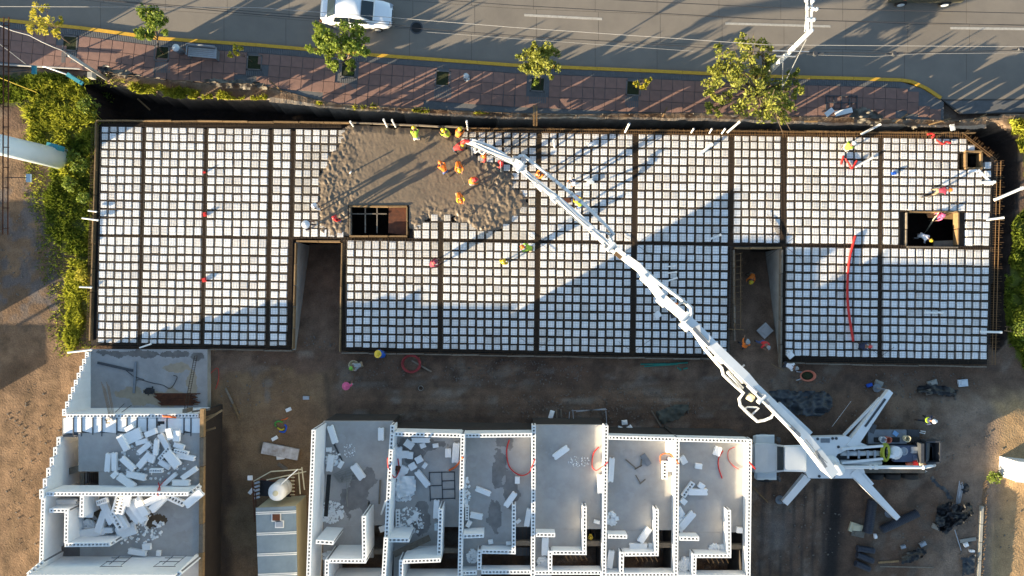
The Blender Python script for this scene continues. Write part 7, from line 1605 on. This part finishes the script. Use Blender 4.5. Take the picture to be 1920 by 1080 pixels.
# concrete rubble lumps, slabs
for k, (px, py, dx, dy, a, m_, lb) in enumerate(((1748, 718, .6, .35, .3, con_wall, 'pale angular rubble lump beside the black plastic sheet'), (1805, 718, .6, .45, .1, white_g, 'white bundle at the right end of the black plastic sheet'), (1648, 718, .5, .3, -.4, con_wall, 'pale rubble lump near the pump truck upper leg'), (1630, 722, .35, .2, .3, blue_pl, 'small blue grey scrap near the pump truck upper leg'), (1434, 620, .8, .75, .75, con, 'grey square board lying in the right ramp'), (1233, 590, .4, .4, .6, foam, 'loose white foam piece on the grid left of the boom'), (1482, 666, .4, .35, .7, foam, 'loose white foam piece at the lower corner of the right grid'), (1740, 735, .4, .35, .2, timber_grey, 'brown lump below the black plastic sheet'), (1604, 990, .8, .6, -.3, cream, 'cream sack stack left of the crossing corrugated tubes'), (1608, 1000, .8, .4, -.2, tarp_g, 'grey sack below the cream one'), (1641, 1005, .15, .3, .2, foam, 'small white scrap where the corrugated tubes cross'), (1693, 1025, .3, .2, .3, galv, 'left grey scrap above the bagged bundle'), (1730, 1020, .4, .25, .5, galv, 'right grey scrap above the bagged bundle'), (1784, 950, .25, .32, .5, foam, 'white scrap on top of the large black tarp'), (1822, 1033, .3, .13, 0, foam, 'white bar scrap by the kerb wall'), (1811, 1021, .25, .25, .4, foam, 'white scrap by the kerb wall'), (1034, 777, .28, .5, -.3, foam, 'white foam piece above the open fronted unit'), (1171, 792, .35, .28, .1, foam, 'upper white foam piece above the fifth unit'), (1165, 805, .5, .3, -.4, foam, 'lower white foam piece above the fifth unit'), (1180, 803, .4, .3, .6, foam, 'middle white foam piece above the fifth unit'), (54, 333, .3, .25, 0, white_g, 'small pale box on the gravel below the billboard'), (1755, 988, .5, .3, -.4, con_wall, 'pale flat stone at the foot of the large black tarp'))):
    zz_ = ground_z(px, py) if not (640 < px < 1870 and 240 < py < 600) and 'grid' not in lb else .02
    if 'right ramp' in lb: zz_ = -.95
    s = MB(); c_ = W(px, py, zz_ + .08); s.box(c_, (dx, dy, .16), a); s.box(c_ + Vector((.02, .03, .1)), (dx * .6, dy * .6, .06), a + .2); s.build('site_scrap', m_, None, loc=W(px, py, zz_), label=lb, cat='scrap')
# corrugated tubes, drums, thin poles, planks lower right
def corr(p, q, r, label, n=16):
    s = MB(); z = ground_z((p[0] + q[0]) / 2, (p[1] + q[1]) / 2) + r; A, B = W(*p, z), W(*q, z); L = (B - A).length; k = int(L / .11); prof = []
    for i in range(k): prof += [(r, i * .11), (r, i * .11 + .055), (r * .86, i * .11 + .06), (r * .86, i * .11 + .105)]
    M = (B - A).to_track_quat('Z', 'Y').to_matrix(); s.lathe(A, prof, n, M=M); return s.build('corrugated_tube', mat('dark_pipe', (.05, .055, .07), .5, (.03, .034, .045), 3) if 'dark_pipe' not in MATS else MATS['dark_pipe'], None, loc=A, label=label, cat='tube')
corr((1636, 938), (1627, 1000), .3, 'upright dark corrugated tube under the pump truck lower leg'); corr((1720, 962), (1650, 995), .26, 'slanted dark corrugated tube under the pump truck lower leg')
for p, q, lb in (((1607, 1028), (1640, 1033), 'top dark drum of the three beside the mud track'), ((1607, 1040), (1637, 1052), 'middle dark drum of the three beside the mud track'), ((1604, 1056), (1632, 1068), 'bottom dark drum of the three beside the mud track')): corr(p, q, .2, lb)
for k in range(6):
    pvcpipe((1792 + k * 1.6, 948 - k), (1799 + (k * 5) % 9, 902 + k * 2), .55, .62, .02, ['first', 'second', 'third', 'fourth', 'fifth', 'sixth'][k] + ' thin pole of the bundle beside the large black tarp', galv, 'pole', 'thin_pole')
stick((1790, 993), (1802, 1032), .46, .46, .05, .03, galv, 'thin_bar', 'thin bar below the large black tarp', 'bar'); stick((1647, 1055), (1685, 1052), .46, .48, .12, .05, timber, 'plank', 'pale plank left of the black bagged bundle'); stick((1650, 1062), (1750, 1064), .44, .44, .08, .05, timber_grey, 'plank', 'long grey plank under the black bagged bundle'); stick((1800, 1015), (1830, 1010), .46, .46, .22, .05, con_wall, 'plank', 'grey board beside the low kerb wall')
stick((1410, 912), (1440, 942), .48, .48, .08, .05, timber, 'plank', 'pale lath on the ground right of the house row'); 
# wheelbarrow
b = W(1508, 703, -.3); wb = empty('wheelbarrow', b, label='salmon wheelbarrow pushed along below the slab', cat='wheelbarrow')
s = MB(); prof = [(.22, .25), (.42, .62), (.46, .62), (.40, .58), (.2, .30)]; s.lathe((0, 0, 0), prof, 16)
s.v = [(b.x + v[0] * 1.15, b.y + v[1] * .8, b.z + v[2]) for v in s.v]; s.build('barrow_tray', salmon, wb, smooth=True)
s = MB(); s.lathe((b.x + .55, b.y - .05, b.z + .18), [(.16, -.05), (.18, 0), (.16, .05)], 12, M=Matrix.Rotation(R(90), 3, 'X')); s.build('wheel', rubber, wb)
for sg in (-1, 1): s = MB(); s.bar(b + Vector((.4, sg * .08, .25)), b + Vector((-.75, sg * .28, .6)), .04, .04); s.build('handle', galv, wb); s = MB(); s.bar(b + Vector((-.25, sg * .22, .3)), b + Vector((-.3, sg * .24, .0)), .04, .04); s.build('leg', galv, wb)
s = MB(); s.lathe((0, 0, 0), [(.33, .5), (.2, .56), (.02, .58)], 14); s.v = [(b.x + v[0] * 1.15, b.y + v[1] * .8, b.z + v[2]) for v in s.v]; s.build('mortar_load', soil, wb)
stick((1446, 682), (1470, 696), -.3, -.25, .035, .035, timber, 'shovel_handle', 'shovel handle by the worker in red', 'shovel')
# ladders
def ladder(p, q, z0, z1, wpx, n, m_, label, r=.03):
    A, B = W(*p, z0), W(*q, z1); d = (B - A).normalized(); nn = Vector((-d.y, d.x, 0)).normalized() * wpx * KP / 2
    t = empty('ladder', A, label=label, cat='ladder')
    for sg in (-1, 1): s = MB(); s.bar(A + nn * sg, B + nn * sg, r * 1.6, r * 1.6); s.build('ladder_rail', m_, t)
    for k in range(n): s = MB(); c = A.lerp(B, (k + .5) / n); s.bar(c - nn * 1.25, c + nn * 1.25, r, r); s.build('rung', m_, t)
ladder((1735, 436), (1757, 402), -2.8, .3, 9, 7, cream, 'pale ladder rising from the large square opening'); ladder((1884, 616), (1922, 622), -.3, .1, 8, 5, timber, 'small wooden ladder lying on the grass at the east edge')
s = MB()
for o_ in (0, 11): s.bar(W(1378 + o_, 474, .06), W(1378 + o_ * .97, 618, .06), .03, .03)
for k in range(12): s.bar(W(1375, 478 + k * 12, .1), W(1393, 474 + k * 12 + (k % 2), .1), .025, .025)
s.bar(W(1366, 617, .1), W(1394, 618, .1), .05, .04)
s.build('rebar_ladder', MATS['sunlit_rust'], None, loc=W(1384, 550, 0), label='rebar frame with cross ties along the left side of the right ramp', cat='rebar frame')
# small steel frame and boards above the open fronted unit
s = MB()
for a, c in (((1072, 770), (1138, 768)), ((1074, 768), (1076, 798)), ((1136, 770), (1138, 800)), ((1080, 772), (1136, 766)), ((1066, 797), (1068, 772))): s.bar(W(*a, .7), W(*c, .7), .04, .04)
s.build('sawhorse_frame', galv, None, loc=W(1105, 785, .0), label='thin steel frame standing above the open fronted unit', cat='frame')
for a, c, lb in (((1043, 768), (1045, 796), 'left upright dark board above the open fronted unit'), ((1052, 768), (1053, 795), 'right upright dark board above the open fronted unit'), ((1222, 770), (1240, 800), 'dark lath beside the greenish sheet'), ((720, 782), (758, 777), 'broken lath in the dark strip above the littered unit'), ((1660, 812), (1690, 806), 'pale curved strip beside the pump truck')):
    stick(a, c, ground_z(*a) + .1, ground_z(*a) + .15, .08, .05, timber_grey, 'lath', lb, 'lath')
# bits on the slab
for k, (px, py, dx, dy, m_, lb) in enumerate(((1676, 325, .25, .2, blue_pl, 'small blue cap lying on the right grid'), (1580, 305, .02, .02, red_h, ''), (1110, 270, .5, .25, foam, 'small white bag at the top slab edge'), (1107, 340, .45, .35, white_g, 'white pail lid right of the worker in white'), (383, 323, .15, .1, red_h, 'red marker cloth on the second beam, upper'), (384, 402, .2, .25, red_h, 'red marker cloth on the second beam, middle'), (383, 525, .25, .25, red_h, 'red marker cloth on the second beam, lower'), (1064, 376, .5, .3, rusty_sh, 'rust red vibrator motor on the grid under the boom pipe'), (1786, 239, .25, .4, white_g, 'white bucket at the top right trench edge'), (1480, 666, .1, .1, foam, ''), (1748, 366, 1.5, .06, timber_grey, 'straight screed board beside the worker in maroon'), (1262, 592, .3, .3, steel_dk, 'small vibrator set under the boom')) ):
    if not lb: continue
    s = MB(); c_ = W(px, py, .08); s.box(c_, (dx, dy, .12), .2); s.box(c_ + Vector((.03, 0, .08)), (dx * .5, dy * .5, .06), .5); s.build('small_item', m_, None, loc=W(px, py, .02), label=lb, cat='site item')
s = MB(); s.bar(W(1834, 318, .1), W(1862, 346, .1), .12, .06); s.build('foam_strip', foam, None, loc=W(1848, 332, .05), label='white strip slanting from the small shaft', cat='strip'); s = MB(); s.bar(W(1816, 321, .12), W(1832, 320, .12), .16, .06); s.build('foam_strip', foam, None, loc=W(1824, 320, .05), label='short white strip under the small shaft', cat='strip')
# thin tie bars fanning out at beam crossings
s = MB()
for cx_, cy_ in ((1011, 455), (1192, 458), (825, 650), (1006, 655), (1187, 660), (1652, 668), (1468, 460)):
    for a in (35, 145, 215, 325):
        if cy_ > 600 and a > 180: continue
        L = rnd.uniform(28, 45); s.bar(W(cx_, cy_, .05), W(cx_ + L * math.cos(R(a)), cy_ - L * math.sin(R(a)), .06), .018, .018)
for k in range(5): s.bar(W(1437 + k * 4, 400 + k * 3, .06), W(1466 + k * 1.5, 452, .06), .016, .016)
s.build('tie_bars', rust, deck, kind='stuff')
# unit oddments
stick((617, 812), (643, 868), ZF + .05, ZF + .05, .10, .05, steel_dk, 'dark_lath', 'long dark lath slanting in the stained unit', 'lath'); stick((617, 890), (611, 968), ZF + .9, ZF + .9, .22, .1, rubber, 'dark_board', 'black board leaning along the left wall of the stained unit', 'board'); stick((713, 900), (711, 945), ZF + .1, ZF + .1, .10, .06, timber_grey, 'dark_lath', 'dark lath along the right wall of the stained unit', 'lath'); stick((723, 940), (715, 964), ZF + 1.9, ZF + .6, .10, .1, pvc, 'pvc_pipe', 'white pipe poking over the wall of the stained unit', 'pipe'); stick((738, 1040), (806, 1008), ZF + .9, ZF + .3, .36, .05, timber_grey, 'plank', 'wide brown plank across the lower part of the littered unit')
s = MB()
for k in range(9): s.bar(W(624 + k * 1.5, 890 + k * 2, ZF + .05), W(655 + (k * 7) % 15, 876 + k * 3, ZF + .08), .025, .025)
s.bar(W(648, 885, ZF + .1), W(652, 950, ZF + .1), .025, .025); s.bar(W(657, 885, ZF + .1), W(648, 945, ZF + .12), .025, .025)
s.build('wire_bundle', con_wall, None, loc=W(640, 890, ZF), label='bundle of thin steel bars in the stained unit', cat='rebar')
s = MB()
for a, c in (((805, 885), (807, 940)), ((828, 886), (830, 936)), ((852, 884), (853, 936)), ((804, 886), (852, 885)), ((806, 911), (828, 910)), ((829, 902), (852, 901)), ((829, 918), (852, 917)), ((807, 936), (853, 934))): s.bar(W(*a, ZF + .03), W(*c, ZF + .03), .05, .03)
s.build('steel_grid', steel_dk, None, loc=W(828, 910, ZF), label='dark steel grid lying on the floor of the littered unit', cat='steel grid')
for k, (px, py, L, an) in enumerate(((1183, 870, 26, 40), (1202, 868, 15, 85), (1197, 876, 16, 30), (1196, 898, 16, 60), (1205, 903, 14, 40))): s = MB(); a = R(an); s.bar(W(px - L / 2 * math.cos(a), py + L / 2 * math.sin(a) * (-1 if k in (0, 3) else 1), ZF + .03), W(px + L / 2 * math.cos(a), py - L / 2 * math.sin(a) * (-1 if k in (0, 3) else 1), ZF + .03), .06, .04); s.build('short_batten', timber_grey, None, loc=W(px, py, ZF), label=['long', 'upright', 'upper right', 'lower left', 'lower right'][k] + ' brown batten on the fifth unit floor', cat='batten')
s = MB(); s.box(W(1211, 862, ZF + .05), (.35, .75, .08), .6); s.build('grey_block', steel_gr, None, loc=W(1211, 862, ZF), label='grey notched block on the fifth unit floor', cat='block')
s = MB(); s.box(W(818, 987, ZF + .2), (.18, .4, .35)); s.build('blue_carton', paleblue, None, loc=W(818, 987, ZF), label='small pale blue carton beside the stub wall of the littered unit', cat='carton')
s = MB(); s.box(W(746, 877, ZF + .2), (.28, .28, .3)); s.build('red_crate', rusty_sh, None, loc=W(746, 877, ZF), label='dark red crate at the left wall of the littered unit', cat='crate')
crumple('white_sheet', [(752, 892), (778, 890), (780, 910), (782, 920), (760, 935), (742, 935), (741, 915), (745, 900)], ZF + .02, foam2, 'crumpled white sheet heap in the littered unit', 'sheet', 51, .35)

# rakes and screeds in the crew's hands
for a, b_, za, zb, lb in (((829, 314), (842, 330), .9, .1, 'rake held by the worker in orange vest and blue jeans'), ((864, 328), (872, 346), .8, .1, 'shovel held by the worker in the middle of the crew'), ((895, 340), (915, 350), .6, .1, 'float held by the worker with the red helmet'), ((866, 384), (884, 398), .8, .1, 'rake held by the worker alone in the rough concrete'), ((782, 250), (800, 262), .8, .1, 'screed held by the worker in lime vest and white trousers')):
    s = MB(); A, B = W(*a, za), W(*b_, zb); s.cyl(A, B, .022, n=5); d = (B - A); n = Vector((-d.y, d.x, 0)).normalized(); s.bar(B - n * .25, B + n * .25, .08, .05)
    s.build('concrete_rake', MATS['weathered_timber'], None, loc=(B.x, B.y, .05), label=lb, cat='rake')
for (p, q, z0, z1) in (((1548, 870), (1508, 826), 5.0, 6.0), ((1498, 816), (1420, 738), 6.4, 8.6), ((1425, 742), (1300, 616), 8.7, 10.2), ((1260, 580), (1200, 508), 10.2, 8.8), ((1150, 470), (985, 325), 7.9, 4.7), ((965, 308), (890, 274), 4.3, 3.4)):
    for o_ in (-.10, .06):
        s = MB(); A, B = W(*p, z0), W(*q, z1); d = (B - A).normalized(); n = Vector((-d.y, d.x, 0)).normalized(); s.tube([A + n * o_ + Vector((0, 0, .05)), (A + B) / 2 + n * (o_ + .05) + Vector((0, 0, .06)), B + n * o_ + Vector((0, 0, .05))], .02, 5); s.build('hydraulic_line', steel_gr, tk)
for px, py, z, an in ((1428, 748, 8.6, -45), (1284, 594, 10.6, -45), (1146, 463, 8.1, -45), (976, 315, 4.75, -40)):
    s = MB(); M = Matrix.Rotation(R(an), 3, 'Z') @ Matrix.Rotation(R(90), 3, 'X'); s.lathe(W(px, py, z), [(.08, -.30), (.13, -.28), (.13, .28), (.08, .30)], 12, M=M); s.build('joint_pin', white_g, tk)
